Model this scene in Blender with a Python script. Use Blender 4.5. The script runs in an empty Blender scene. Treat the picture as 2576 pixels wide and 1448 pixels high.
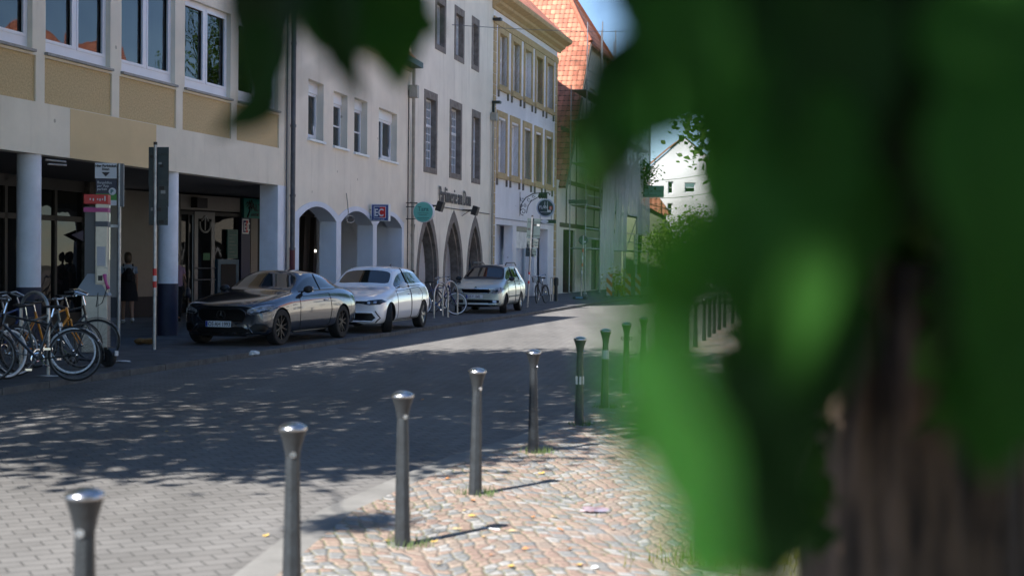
import bpy, bmesh, math, random
import numpy as np
from mathutils import Vector, Matrix, Euler
from mathutils.geometry import tessellate_polygon
from mathutils.bvhtree import BVHTree

R = math.radians
rng = random.Random(7)
sc = bpy.context.scene
col = sc.collection

# ------------------------------------------------------------------ camera
FOC, CAMZ = 3576.0, 1.70                       # focal length in reading units of the photo (2575 wide), eye height
PITCH, ROLL = math.atan((724 - 655) / FOC), R(0.6)
CM = (Euler((math.pi / 2 - PITCH, 0, 0)).to_matrix() @ Euler((0, 0, ROLL)).to_matrix())
cam_d = bpy.data.cameras.new('camera'); cam = bpy.data.objects.new('camera', cam_d); col.objects.link(cam)
cam.matrix_world = Matrix.Translation((0, 0, CAMZ)) @ CM.to_4x4()
cam_d.sensor_width = 36.0; cam_d.lens = 36.0 * FOC / 2575.0
cam_d.clip_start = 0.05; cam_d.clip_end = 2000
cam_d.dof.use_dof = True; cam_d.dof.focus_distance = 32.0; cam_d.dof.aperture_fstop = 2.3
sc.camera = cam

# ------------------------------------------------------------------ light
SUN = Vector((-0.455, -0.535, 0.712)).normalized()
w = bpy.data.worlds.new('World'); sc.world = w; w.use_nodes = True
nt = w.node_tree; bg = nt.nodes['Background']
sky = nt.nodes.new('ShaderNodeTexSky'); sky.sky_type = 'NISHITA'; sky.sun_disc = False
sky.sun_elevation = math.asin(SUN.z); sky.sun_rotation = math.atan2(SUN.x, SUN.y)
sky.air_density = 1.0; sky.dust_density = 0.0; sky.ozone_density = 4.5; sky.altitude = 800
nt.links.new(sky.outputs[0], bg.inputs[0]); bg.inputs[1].default_value = 0.080
sd = bpy.data.lights.new('sun', 'SUN'); sd.energy = 5.0; sd.angle = R(0.53); sd.color = (1.0, 0.955, 0.89)
so = bpy.data.objects.new('sun', sd); col.objects.link(so); so.location = (-10, -12, 30)
so.rotation_euler = SUN.to_track_quat('Z', 'Y').to_euler()
sc.view_settings.view_transform = 'Standard'; sc.view_settings.look = 'None'
sc.view_settings.exposure = 1.46; sc.view_settings.gamma = 1.0
sc.cycles.use_denoising = True; sc.cycles.max_bounces = 8; sc.cycles.diffuse_bounces = 4
sc.cycles.transparent_max_bounces = 12; sc.cycles.sample_clamp_indirect = 6.0
sc.cycles.caustics_reflective = False; sc.cycles.caustics_refractive = False

# ------------------------------------------------------------------ measuring helpers
def ray(x, y): return CM @ Vector((x - 1287.5, -(y - 724), -FOC))
def ground(x, y, z=0.0):
    d = ray(x, y); t = (z - CAMZ) / d.z; return Vector((d.x * t, d.y * t, z))
def at(x, y, Y):
    d = ray(x, y); t = Y / d.y; return Vector((d.x * t, Y, CAMZ + d.z * t))
class Facade:
    def __init__(s, ox, oy, vx):
        a = math.atan((vx - 1287.5) / FOC); s.o = Vector((ox, oy, 0)); s.d = Vector((math.sin(a), math.cos(a), 0))
        s.n = Vector((-s.d.y, s.d.x, 0)); s.rot = math.atan2(s.d.y, s.d.x)
    def sz(s, x, y, o=0.0):                    # photo reading -> metres along and up the wall
        p = s.o + s.n * o; d = ray(x, y)
        det = d.x * -s.d.y + d.y * s.d.x
        t = (p.x * -s.d.y + p.y * s.d.x) / det
        h = Vector((d.x * t, d.y * t, 0)) - p
        return h.dot(s.d), CAMZ + d.z * t
    def pt(s, a, o, z): return s.o + s.d * a + s.n * o + Vector((0, 0, z))
F1 = Facade(-9.0943, 21.1407, 2230)
F2 = Facade(-5.4983, 34.7844, 1930)
F3 = Facade(-3.3805, 46.5718, 2080)
F4 = Facade(-0.8557, 57.9645, 2185)

# ------------------------------------------------------------------ materials
MATS = {}
def nodes(m): m.use_nodes = True; return m.node_tree.nodes, m.node_tree.links
def pmat(name, c, rough=0.7, metal=0.0, var=0.0, scale=3.0, c2=None, bump=0.0, bscale=60.0, spec=0.5, coat=0.0, emit=0.0, ior=1.5, detail=5.0):
    if name in MATS: return MATS[name]
    m = bpy.data.materials.new(name); n, l = nodes(m); b = n['Principled BSDF']
    b.inputs['Base Color'].default_value = (*c, 1); b.inputs['Roughness'].default_value = rough
    b.inputs['Metallic'].default_value = metal; b.inputs['IOR'].default_value = ior
    b.inputs['Specular IOR Level'].default_value = spec; b.inputs['Coat Weight'].default_value = coat
    b.inputs['Coat Roughness'].default_value = 0.03
    if emit: b.inputs['Emission Color'].default_value = (*c, 1); b.inputs['Emission Strength'].default_value = emit
    tc = n.new('ShaderNodeTexCoord')
    if var or c2:
        nz = n.new('ShaderNodeTexNoise'); nz.inputs['Scale'].default_value = scale; nz.inputs['Detail'].default_value = detail
        nz.inputs['Roughness'].default_value = 0.65
        l.new(tc.outputs['Object'], nz.inputs['Vector'])
        cr = n.new('ShaderNodeValToRGB'); cr.color_ramp.elements[0].position = 0.34; cr.color_ramp.elements[1].position = 0.68
        lo = c2 if c2 else tuple(x * (1 - var) for x in c); hi = c if c2 else tuple(min(1, x * (1 + var * .6)) for x in c)
        cr.color_ramp.elements[0].color = (*lo, 1); cr.color_ramp.elements[1].color = (*hi, 1)
        l.new(nz.outputs['Fac'], cr.inputs[0]); l.new(cr.outputs[0], b.inputs['Base Color'])
    if bump:
        nb = n.new('ShaderNodeTexNoise'); nb.inputs['Scale'].default_value = bscale; nb.inputs['Detail'].default_value = 4
        l.new(tc.outputs['Object'], nb.inputs['Vector'])
        bp = n.new('ShaderNodeBump'); bp.inputs['Strength'].default_value = bump; bp.inputs['Distance'].default_value = 0.01
        l.new(nb.outputs['Fac'], bp.inputs['Height']); l.new(bp.outputs[0], b.inputs['Normal'])
    MATS[name] = m; return m

def render_wall(name, c, stain=0.25):
    """painted render: broad tone drift, fine grain, vertical rain streaks"""
    m = pmat(name, c, 0.88, var=0.10, scale=0.7, bump=0.35, bscale=90)
    n, l = nodes(m); b = n['Principled BSDF']; src = b.inputs['Base Color'].links[0].from_socket
    tc = n.new('ShaderNodeTexCoord'); mp = n.new('ShaderNodeMapping'); mp.inputs['Scale'].default_value = (1.6, 1.6, 0.12)
    nz = n.new('ShaderNodeTexNoise'); nz.inputs['Scale'].default_value = 2.2; nz.inputs['Detail'].default_value = 8
    l.new(tc.outputs['Object'], mp.inputs[0]); l.new(mp.outputs[0], nz.inputs['Vector'])
    cr = n.new('ShaderNodeValToRGB'); cr.color_ramp.elements[0].position = 0.56; cr.color_ramp.elements[1].position = 0.8
    cr.color_ramp.elements[0].color = (0, 0, 0, 1); cr.color_ramp.elements[1].color = (stain, stain, stain, 1)
    l.new(nz.outputs['Fac'], cr.inputs[0])
    mx = n.new('ShaderNodeMix'); mx.data_type = 'RGBA'; mx.inputs['B'].default_value = (c[0] * .45, c[1] * .43, c[2] * .4, 1)
    # splash grime along the foot of the wall and a scatter of small chips
    sx = n.new('ShaderNodeSeparateXYZ'); l.new(tc.outputs['Object'], sx.inputs[0])
    n2 = n.new('ShaderNodeTexNoise'); n2.inputs['Scale'].default_value = 3.5; n2.inputs['Detail'].default_value = 7; l.new(tc.outputs['Object'], n2.inputs['Vector'])
    hm = n.new('ShaderNodeMapRange'); hm.inputs['From Min'].default_value = 1.5; hm.inputs['From Max'].default_value = .1; hm.inputs['To Max'].default_value = .9; l.new(sx.outputs[2], hm.inputs['Value'])
    gm = n.new('ShaderNodeMath'); gm.operation = 'MULTIPLY'; l.new(hm.outputs[0], gm.inputs[0]); l.new(n2.outputs['Fac'], gm.inputs[1])
    vo = n.new('ShaderNodeTexVoronoi'); vo.inputs['Scale'].default_value = 1.15; l.new(tc.outputs['Object'], vo.inputs['Vector'])
    vs_ = n.new('ShaderNodeMath'); vs_.operation = 'LESS_THAN'; vs_.inputs[1].default_value = .045; l.new(vo.outputs['Distance'], vs_.inputs[0])
    vm = n.new('ShaderNodeMath'); vm.operation = 'MULTIPLY'; vm.inputs[1].default_value = .75; l.new(vs_.outputs[0], vm.inputs[0])
    m1 = n.new('ShaderNodeMath'); m1.operation = 'MAXIMUM'; l.new(gm.outputs[0], m1.inputs[0]); l.new(vm.outputs[0], m1.inputs[1])
    m2 = n.new('ShaderNodeMath'); m2.operation = 'MAXIMUM'; l.new(m1.outputs[0], m2.inputs[0]); l.new(cr.outputs[0], m2.inputs[1]); m2.use_clamp = True
    l.new(m2.outputs[0], mx.inputs['Factor']); l.new(src, mx.inputs['A']); l.new(mx.outputs['Result'], b.inputs['Base Color'])
    return m

M_cream = render_wall('cream_render', (.79, .725, .59), .38)
M_sand = render_wall('beige_render', (.80, .74, .62), 0.32)
M_ivory = render_wall('ivory_render', (.80, .755, .65), 0.5)
M_white = render_wall('white_render', (.80, .79, .82), 0.2)
M_jamb = render_wall('pale_blue_render', (.66, .72, .82), 0.12)
M_ochre = pmat('ochre_roughcast', (.66, .50, .27), .95, c2=(.46, .345, .18), scale=28, bump=1.0, bscale=45)
M_ochrep = pmat('ochre_paint', (.66, .51, .29), .9, var=.06, scale=1.2, bump=.3)
M_tan = pmat('tan_stone', (.50, .365, .19), .85, var=.18, scale=5, bump=.4, bscale=30)
M_stone = pmat('dark_sandstone', (.25, .225, .20), .92, c2=(.13, .113, .10), scale=4, bump=.7, bscale=25)
M_plastic = pmat('white_window_plastic', (.74, .76, .80), .35, var=.04)
M_metalsill = pmat('grey_sill', (.30, .29, .27), .6, var=.2, scale=8)
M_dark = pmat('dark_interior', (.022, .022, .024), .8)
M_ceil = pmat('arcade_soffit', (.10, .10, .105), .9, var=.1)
M_navy = pmat('navy_plinth_paint', (.022, .026, .055), .6, var=.25, scale=6, bump=.2)
M_zinc = pmat('weathered_zinc', (.105, .115, .13), .5, metal=.4, c2=(.06, .066, .075), scale=6)
M_zincl = pmat('painted_downpipe', (.34, .32, .27), .55, var=.2, scale=5)
M_steel = pmat('galvanised_steel', (.40, .42, .44), .38, metal=.85, c2=(.26, .27, .29), scale=14)
M_signback = pmat('sign_back_paint', (.035, .055, .062), .45, var=.15, scale=6)
M_signw = pmat('sign_white', (.62, .65, .70), .4)
M_black = pmat('black_paint', (.012, .012, .014), .45)
M_rubber = pmat('tyre_rubber', (.014, .014, .015), .85, var=.2, scale=30)
M_iron = pmat('wrought_iron', (.018, .018, .02), .55)
M_red = pmat('red_enamel', (.55, .02, .02), .4)
M_chrome = pmat('chrome', (.75, .76, .78), .12, metal=1.0)

def glass_mat(name, tint=(.012, .016, .02), wav=0.0, ior=1.9, rough=.02):
    m = pmat(name, tint, rough, ior=ior, spec=.8)
    if wav:
        n, l = nodes(m); tc = n.new('ShaderNodeTexCoord'); nz = n.new('ShaderNodeTexNoise')
        nz.inputs['Scale'].default_value = 1.3; nz.inputs['Detail'].default_value = 1
        bp = n.new('ShaderNodeBump'); bp.inputs['Strength'].default_value = wav; bp.inputs['Distance'].default_value = .05
        l.new(tc.outputs['Object'], nz.inputs['Vector']); l.new(nz.outputs['Fac'], bp.inputs['Height'])
        l.new(bp.outputs[0], n['Principled BSDF'].inputs['Normal'])
    return m
def clear_glass(name, wav):
    m = bpy.data.materials.new(name); n, l = nodes(m); n.remove(n['Principled BSDF'])
    gl = n.new('ShaderNodeBsdfGlossy'); gl.inputs['Roughness'].default_value = .02; tr = n.new('ShaderNodeBsdfTransparent'); tr.inputs[0].default_value = (.62, .66, .66, 1)
    fr = n.new('ShaderNodeFresnel'); fr.inputs[0].default_value = 1.75; ms = n.new('ShaderNodeMixShader')
    tc = n.new('ShaderNodeTexCoord'); nz = n.new('ShaderNodeTexNoise'); nz.inputs['Scale'].default_value = 1.2; nz.inputs['Detail'].default_value = 1
    bp = n.new('ShaderNodeBump'); bp.inputs['Strength'].default_value = wav; bp.inputs['Distance'].default_value = .05
    l.new(tc.outputs['Object'], nz.inputs['Vector']); l.new(nz.outputs['Fac'], bp.inputs['Height']); l.new(bp.outputs[0], gl.inputs['Normal'])
    l.new(fr.outputs[0], ms.inputs[0]); l.new(tr.outputs[0], ms.inputs[1]); l.new(gl.outputs[0], ms.inputs[2]); l.new(ms.outputs[0], n['Material Output'].inputs['Surface']); return m
M_glass = clear_glass('window_glass', .25)
M_curtain = pmat('net_curtain', (.62, .62, .60), .9, var=.08)
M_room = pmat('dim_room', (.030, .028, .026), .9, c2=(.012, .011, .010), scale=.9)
M_shop = glass_mat('shop_glass', (.010, .011, .012), .2, ior=1.38)
M_shop.node_tree.nodes['Principled BSDF'].inputs['Specular IOR Level'].default_value = .3
M_carglass = glass_mat('car_glass', (.006, .008, .009), 0, ior=1.6)
M_sideglass = glass_mat('car_side_glass', (.006, .008, .009), 0, ior=1.5)

def tile_mat(name, base=(.47, .165, .10), sx=.27, sy=.36):
    """clay pantiles: colour jitter per tile, dark laps, in roof-plane UV metres"""
    m = bpy.data.materials.new(name); n, l = nodes(m); b = n['Principled BSDF']; b.inputs['Roughness'].default_value = .75
    uv = n.new('ShaderNodeUVMap'); sp = n.new('ShaderNodeSeparateXYZ'); l.new(uv.outputs[0], sp.inputs[0])
    def mth(op, a, bb=None, c=None):
        k = n.new('ShaderNodeMath'); k.operation = op
        for i, v in enumerate((a, bb, c)):
            if v is None: continue
            if isinstance(v, (int, float)): k.inputs[i].default_value = v
            else: l.new(v, k.inputs[i])
        return k.outputs[0]
    u = mth('DIVIDE', sp.outputs[0], sx); v = mth('DIVIDE', sp.outputs[1], sy)
    fu = mth('FRACT', u); fv = mth('FRACT', v); iu = mth('FLOOR', u); iv = mth('FLOOR', v)
    cb = n.new('ShaderNodeCombineXYZ'); l.new(iu, cb.inputs[0]); l.new(iv, cb.inputs[1])
    wn = n.new('ShaderNodeTexWhiteNoise'); wn.noise_dimensions = '2D'; l.new(cb.outputs[0], wn.inputs['Vector'])
    cr = n.new('ShaderNodeValToRGB'); e = cr.color_ramp.elements
    e[0].color = (base[0] * .68, base[1] * .62, base[2] * .62, 1); e[0].position = .0; e[1].color = (base[0] * 1.15, base[1] * 1.3, base[2] * 1.3, 1)
    l.new(wn.outputs['Value'], cr.inputs[0])
    nz = n.new('ShaderNodeTexNoise'); nz.inputs['Scale'].default_value = .9; nz.inputs['Detail'].default_value = 6
    l.new(uv.outputs[0], nz.inputs['Vector'])
    c3 = n.new('ShaderNodeValToRGB'); c3.color_ramp.elements[0].position = .60; c3.color_ramp.elements[1].position = .74
    l.new(nz.outputs['Fac'], c3.inputs[0])
    mx = n.new('ShaderNodeMix'); mx.data_type = 'RGBA'; l.new(c3.outputs[0], mx.inputs['Factor']); l.new(cr.outputs[0], mx.inputs['A'])
    mx.inputs['B'].default_value = (.10, .045, .03, 1)
    edge = mth('ADD', .05, mth('MULTIPLY', mth('ABSOLUTE', mth('SUBTRACT', fu, .42)), .22))
    gap = mth('LESS_THAN', fv, edge); gap2 = mth('MULTIPLY', mth('LESS_THAN', fu, .08), .45)
    g = mth('MAXIMUM', gap, gap2)
    m2 = n.new('ShaderNodeMix'); m2.data_type = 'RGBA'; l.new(g, m2.inputs['Factor']); l.new(mx.outputs['Result'], m2.inputs['A'])
    m2.inputs['B'].default_value = (.035, .014, .01, 1); l.new(m2.outputs['Result'], b.inputs['Base Color'])
    hu = mth('SINE', mth('MULTIPLY', fu, 3.14159)); hh = mth('ADD', mth('MULTIPLY', hu, .7), mth('MULTIPLY', fv, -.6))
    bp = n.new('ShaderNodeBump'); bp.inputs['Strength'].default_value = 1; bp.inputs['Distance'].default_value = .05
    l.new(hh, bp.inputs['Height']); l.new(bp.outputs[0], b.inputs['Normal'])
    return m
M_tile = tile_mat('clay_pantiles')
M_tilefar = tile_mat('weathered_pantiles', (.30, .11, .06))

# ------------------------------------------------------------------ mesh helpers
class MB:
    def __init__(s): s.v = []; s.f = []; s.M = None
    def add(s, vs, fs):
        b = len(s.v)
        s.v += [tuple(s.M @ Vector(p)) for p in vs] if s.M else [tuple(p) for p in vs]
        s.f += [tuple(i + b for i in f) for f in fs]; return s
    def box(s, x0, y0, z0, x1, y1, z1):
        return s.add([(x0, y0, z0), (x1, y0, z0), (x1, y1, z0), (x0, y1, z0), (x0, y0, z1), (x1, y0, z1), (x1, y1, z1), (x0, y1, z1)],
                     [(0, 3, 2, 1), (4, 5, 6, 7), (0, 1, 5, 4), (1, 2, 6, 5), (2, 3, 7, 6), (3, 0, 4, 7)])
    def tube(s, pts, r, n=8, closed=False, cap=True):
        pts = [Vector(p) for p in pts]; k = len(pts); rs = r if isinstance(r, (list, tuple)) else [r] * k
        vs = []; fs = []; up = None
        for i, p in enumerate(pts):
            a = pts[(i - 1) % k] if (closed or i) else p; b = pts[(i + 1) % k] if (closed or i < k - 1) else p
            t = (b - a).normalized() if (b - a).length > 1e-9 else Vector((0, 0, 1))
            if up is None: up = Vector((0, 0, 1)) if abs(t.z) < .9 else Vector((1, 0, 0))
            x = t.cross(up)
            x = x.normalized() if x.length > 1e-6 else Vector((1, 0, 0)); y = x.cross(t).normalized(); up = y
            for j in range(n):
                q = 2 * math.pi * j / n; vs.append(p + (x * math.cos(q) + y * math.sin(q)) * rs[i])
        for i in range(k if closed else k - 1):
            for j in range(n):
                a = i * n + j; b = i * n + (j + 1) % n; c = ((i + 1) % k) * n + (j + 1) % n; d = ((i + 1) % k) * n + j
                fs.append((a, b, c, d))
        if cap and not closed: fs.append(tuple(range(n - 1, -1, -1))); fs.append(tuple((k - 1) * n + j for j in range(n)))
        return s.add(vs, fs)
    def lathe(s, prof, n=24, c=(0, 0, 0), axis='z', ph=0.0, cap=True):
        vs = []; fs = []; k = len(prof)
        for (r, h) in prof:
            for j in range(n):
                q = 2 * math.pi * j / n + ph; a, b = r * math.cos(q), r * math.sin(q)
                p = {'z': (a, b, h), 'y': (a, h, b), 'x': (h, a, b)}[axis]
                vs.append((p[0] + c[0], p[1] + c[1], p[2] + c[2]))
        for i in range(k - 1):
            for j in range(n): fs.append((i * n + j, i * n + (j + 1) % n, (i + 1) * n + (j + 1) % n, (i + 1) * n + j))
        if cap and prof[0][0] > 1e-6: fs.append(tuple(range(n - 1, -1, -1)))
        if cap and prof[-1][0] > 1e-6: fs.append(tuple((k - 1) * n + j for j in range(n)))
        return s.add(vs, fs)
    def slab(s, outer, holes=(), y0=0.0, y1=0.1):
        """polygon (x,z) with holes, thickness from y0 (front) to y1"""
        loops = [[Vector((p[0], p[1], 0)) for p in L] for L in [outer, *holes]]
        tri = tessellate_polygon(loops); flat = [p for L in loops for p in L]; n = len(flat)
        vs = [(p.x, y0, p.y) for p in flat] + [(p.x, y1, p.y) for p in flat]; fs = []
        for t in tri: fs.append(tuple(t)); fs.append(tuple(i + n for i in reversed(t)))
        b = 0
        for L in loops:
            m = len(L)
            for i in range(m): a, c = b + i, b + (i + 1) % m; fs.append((a, c, c + n, a + n))
            b += m
        return s.add(vs, fs)
    def build(s, name, mat, parent=None, smooth=False, autos=False, bev=0.0, uvf=None, recalc=True):
        me = bpy.data.meshes.new(name); me.from_pydata(s.v, [], s.f); me.update()
        if recalc:
            bm = bmesh.new(); bm.from_mesh(me); bmesh.ops.remove_doubles(bm, verts=bm.verts, dist=1e-5)
            bmesh.ops.recalc_face_normals(bm, faces=bm.faces); bm.to_mesh(me); bm.free()
        me.materials.append(mat)
        if smooth: me.shade_smooth()
        if autos: me.shade_smooth(); me.set_sharp_from_angle(angle=R(35))
        if uvf:
            uv = me.uv_layers.new(name='UVMap')
            for lp in me.loops: uv.data[lp.index].uv = uvf(me.vertices[lp.vertex_index].co)
        o = bpy.data.objects.new(name, me); col.objects.link(o)
        if parent is not None: o.parent = parent
        if bev:
            md = o.modifiers.new('bevel', 'BEVEL'); md.width = bev; md.segments = 2; md.limit_method = 'ANGLE'; md.angle_limit = R(40)
        return o
def tag(o, label=None, cat=None, group=None, kind=None):
    if label: o['label'] = label
    if cat: o['category'] = cat
    if group: o['group'] = group
    if kind: o['kind'] = kind
    return o
def empty(name, loc=(0, 0, 0), rz=0.0, label=None, cat=None, group=None):
    o = bpy.data.objects.new(name, None); col.objects.link(o); o.location = loc; o.rotation_euler = (0, 0, rz)
    o.empty_display_size = .2
    return tag(o, label, cat, group)
def copy_tree(o, parent=None, skip=()):
    c = o.copy(); col.objects.link(c)
    if parent is not None: c.parent = parent
    for ch in o.children:
        if ch.name.split('.')[0] not in skip: copy_tree(ch, c)
    return c
def text(body, size, mat, parent, mtx, name='lettering', xs=1.0, bold=0.0, ext=.004, align='LEFT'):
    cu = bpy.data.curves.new(name, 'FONT'); cu.body = body; cu.size = size; cu.offset = bold; cu.extrude = ext
    cu.align_x = align; cu.resolution_u = 3
    t = bpy.data.objects.new('tmp', cu); col.objects.link(t)
    me = bpy.data.meshes.new_from_object(t.evaluated_get(bpy.context.evaluated_depsgraph_get()))
    bpy.data.objects.remove(t); bpy.data.curves.remove(cu)
    me.transform(mtx @ Matrix.Diagonal((xs, 1, 1, 1))); me.materials.clear(); me.materials.append(mat); me.name = name
    o = bpy.data.objects.new(name, me); col.objects.link(o); o.parent = parent; return o
def on_wall(x, y, z):                          # text upright on a wall whose outside is -y
    return Matrix.Translation((x, y, z)) @ Matrix.Rotation(math.pi / 2, 4, 'X')
def on_front(x, y, z):                         # text upright facing -y rotated: reads from -x side (faces the viewer down the street)
    return Matrix.Translation((x, y, z)) @ Matrix.Rotation(-math.pi / 2, 4, 'Z') @ Matrix.Rotation(math.pi / 2, 4, 'X')
# ------------------------------------------------------------------ the ground
def ground_sheet(name, poly, z, mat, thick=0.0):
    mb = MB(); L = [Vector((p[0], p[1], 0)) for p in poly]; n = len(L)
    tri = tessellate_polygon([L]); vs = [(p.x, p.y, z) for p in L]; fs = [tuple(t) for t in tri]
    if thick:
        vs += [(p.x, p.y, z - thick) for p in L]
        fs += [(i, (i + 1) % n, (i + 1) % n + n, i + n) for i in range(n)]
    mb.add(vs, fs); return tag(mb.build(name, mat), kind='structure')

def paver_mat():
    m = bpy.data.materials.new('concrete_pavers'); n, l = nodes(m); b = n['Principled BSDF']; b.inputs['Roughness'].default_value = .9
    tc = n.new('ShaderNodeTexCoord'); mp = n.new('ShaderNodeMapping'); mp.inputs['Rotation'].default_value = (0, 0, R(-28))
    l.new(tc.outputs['Object'], mp.inputs[0])
    wv = n.new('ShaderNodeTexNoise'); wv.inputs['Scale'].default_value = 3; l.new(mp.outputs[0], wv.inputs['Vector'])
    ad = n.new('ShaderNodeMix'); ad.data_type = 'RGBA'; ad.blend_type = 'LINEAR_LIGHT'; ad.inputs['Factor'].default_value = .012
    l.new(mp.outputs[0], ad.inputs['A']); l.new(wv.outputs['Color'], ad.inputs['B'])
    br = n.new('ShaderNodeTexBrick'); br.offset = .5; br.inputs['Scale'].default_value = 1
    br.inputs['Brick Width'].default_value = .20; br.inputs['Row Height'].default_value = .135; br.inputs['Mortar Size'].default_value = .0065
    br.inputs['Mortar Smooth'].default_value = .3; br.inputs['Bias'].default_value = 0
    br.inputs['Color1'].default_value = (.142, .138, .134, 1); br.inputs['Color2'].default_value = (.178, .174, .17, 1)
    br.inputs['Mortar'].default_value = (.082, .08, .078, 1)
    l.new(ad.outputs['Result'], br.inputs['Vector'])
    nz = n.new('ShaderNodeTexNoise'); nz.inputs['Scale'].default_value = .45; nz.inputs['Detail'].default_value = 8; l.new(tc.outputs['Object'], nz.inputs['Vector'])
    cr = n.new('ShaderNodeValToRGB'); cr.color_ramp.elements[0].position = .3; cr.color_ramp.elements[0].color = (.80, .79, .78, 1); cr.color_ramp.elements[1].position = .7
    l.new(nz.outputs['Fac'], cr.inputs[0])
    mx = n.new('ShaderNodeMix'); mx.data_type = 'RGBA'; mx.blend_type = 'MULTIPLY'; mx.inputs['Factor'].default_value = 1
    l.new(br.outputs['Color'], mx.inputs['A']); l.new(cr.outputs[0], mx.inputs['B'])
    mt_ = n.new('ShaderNodeMapping'); mt_.inputs['Rotation'].default_value = (0, 0, R(13)); mt_.inputs['Scale'].default_value = (1.4, .07, 1); l.new(tc.outputs['Object'], mt_.inputs[0])
    nt2 = n.new('ShaderNodeTexNoise'); nt2.inputs['Scale'].default_value = 1; nt2.inputs['Detail'].default_value = 4; l.new(mt_.outputs[0], nt2.inputs['Vector'])
    ct = n.new('ShaderNodeValToRGB'); ct.color_ramp.elements[0].position = .38; ct.color_ramp.elements[0].color = (.80, .795, .79, 1); ct.color_ramp.elements[1].position = .62; ct.color_ramp.elements[1].color = (1.06, 1.05, 1.04, 1); l.new(nt2.outputs['Fac'], ct.inputs[0])
    vg = n.new('ShaderNodeTexVoronoi'); vg.inputs['Scale'].default_value = 2.6; l.new(tc.outputs['Object'], vg.inputs['Vector']); cg = n.new('ShaderNodeValToRGB'); cg.color_ramp.elements[0].position = .035; cg.color_ramp.elements[0].color = (.62, .62, .62, 1); cg.color_ramp.elements[1].position = .06; l.new(vg.outputs['Distance'], cg.inputs[0])
    mg = n.new('ShaderNodeMix'); mg.data_type = 'RGBA'; mg.blend_type = 'MULTIPLY'; mg.inputs['Factor'].default_value = 1; l.new(ct.outputs[0], mg.inputs['A']); l.new(cg.outputs[0], mg.inputs['B'])
    mq = n.new('ShaderNodeMix'); mq.data_type = 'RGBA'; mq.blend_type = 'MULTIPLY'; mq.inputs['Factor'].default_value = 1; l.new(mx.outputs['Result'], mq.inputs['A']); l.new(mg.outputs['Result'], mq.inputs['B']); mx = mq
    n2 = n.new('ShaderNodeTexNoise'); n2.inputs['Scale'].default_value = 120; l.new(tc.outputs['Object'], n2.inputs['Vector'])
    c2 = n.new('ShaderNodeValToRGB'); c2.color_ramp.elements[0].position = .35; c2.color_ramp.elements[0].color = (.8, .8, .8, 1); c2.color_ramp.elements[1].position = .6
    l.new(n2.outputs['Fac'], c2.inputs[0])
    m3 = n.new('ShaderNodeMix'); m3.data_type = 'RGBA'; m3.blend_type = 'MULTIPLY'; m3.inputs['Factor'].default_value = 1
    l.new(mx.outputs['Result'], m3.inputs['A']); l.new(c2.outputs[0], m3.inputs['B']); l.new(m3.outputs['Result'], b.inputs['Base Color'])
    bp = n.new('ShaderNodeBump'); bp.inputs['Strength'].default_value = 1; bp.inputs['Distance'].default_value = .008; bp.invert = True
    l.new(br.outputs['Fac'], bp.inputs['Height']); l.new(bp.outputs[0], b.inputs['Normal'])
    return m

def slab_mat(name, c, bw=.3, rh=.3, rot=14, mort=(.05, .05, .052)):
    m = bpy.data.materials.new(name); n, l = nodes(m); b = n['Principled BSDF']; b.inputs['Roughness'].default_value = .85
    tc = n.new('ShaderNodeTexCoord'); mp = n.new('ShaderNodeMapping'); mp.inputs['Rotation'].default_value = (0, 0, R(rot))
    l.new(tc.outputs['Object'], mp.inputs[0])
    br = n.new('ShaderNodeTexBrick'); br.inputs['Scale'].default_value = 1
    br.inputs['Brick Width'].default_value = bw; br.inputs['Row Height'].default_value = rh; br.inputs['Mortar Size'].default_value = .008
    br.inputs['Color1'].default_value = (c[0] * .78, c[1] * .78, c[2] * .8, 1); br.inputs['Color2'].default_value = (c[0] * 1.2, c[1] * 1.18, c[2] * 1.15, 1)
    br.inputs['Mortar'].default_value = (*mort, 1); l.new(mp.outputs[0], br.inputs['Vector'])
    nz = n.new('ShaderNodeTexNoise'); nz.inputs['Scale'].default_value = 1.5; nz.inputs['Detail'].default_value = 8; l.new(tc.outputs['Object'], nz.inputs['Vector'])
    cr = n.new('ShaderNodeValToRGB'); cr.color_ramp.elements[0].position = .35; cr.color_ramp.elements[0].color = (.62, .62, .63, 1); cr.color_ramp.elements[1].position = .65
    l.new(nz.outputs['Fac'], cr.inputs[0])
    mx = n.new('ShaderNodeMix'); mx.data_type = 'RGBA'; mx.blend_type = 'MULTIPLY'; mx.inputs['Factor'].default_value = 1
    l.new(br.outputs['Color'], mx.inputs['A']); l.new(cr.outputs[0], mx.inputs['B']); l.new(mx.outputs['Result'], b.inputs['Base Color'])
    bp = n.new('ShaderNodeBump'); bp.inputs['Distance'].default_value = .008; bp.invert = True
    l.new(br.outputs['Fac'], bp.inputs['Height']); l.new(bp.outputs[0], b.inputs['Normal'])
    return m

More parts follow.
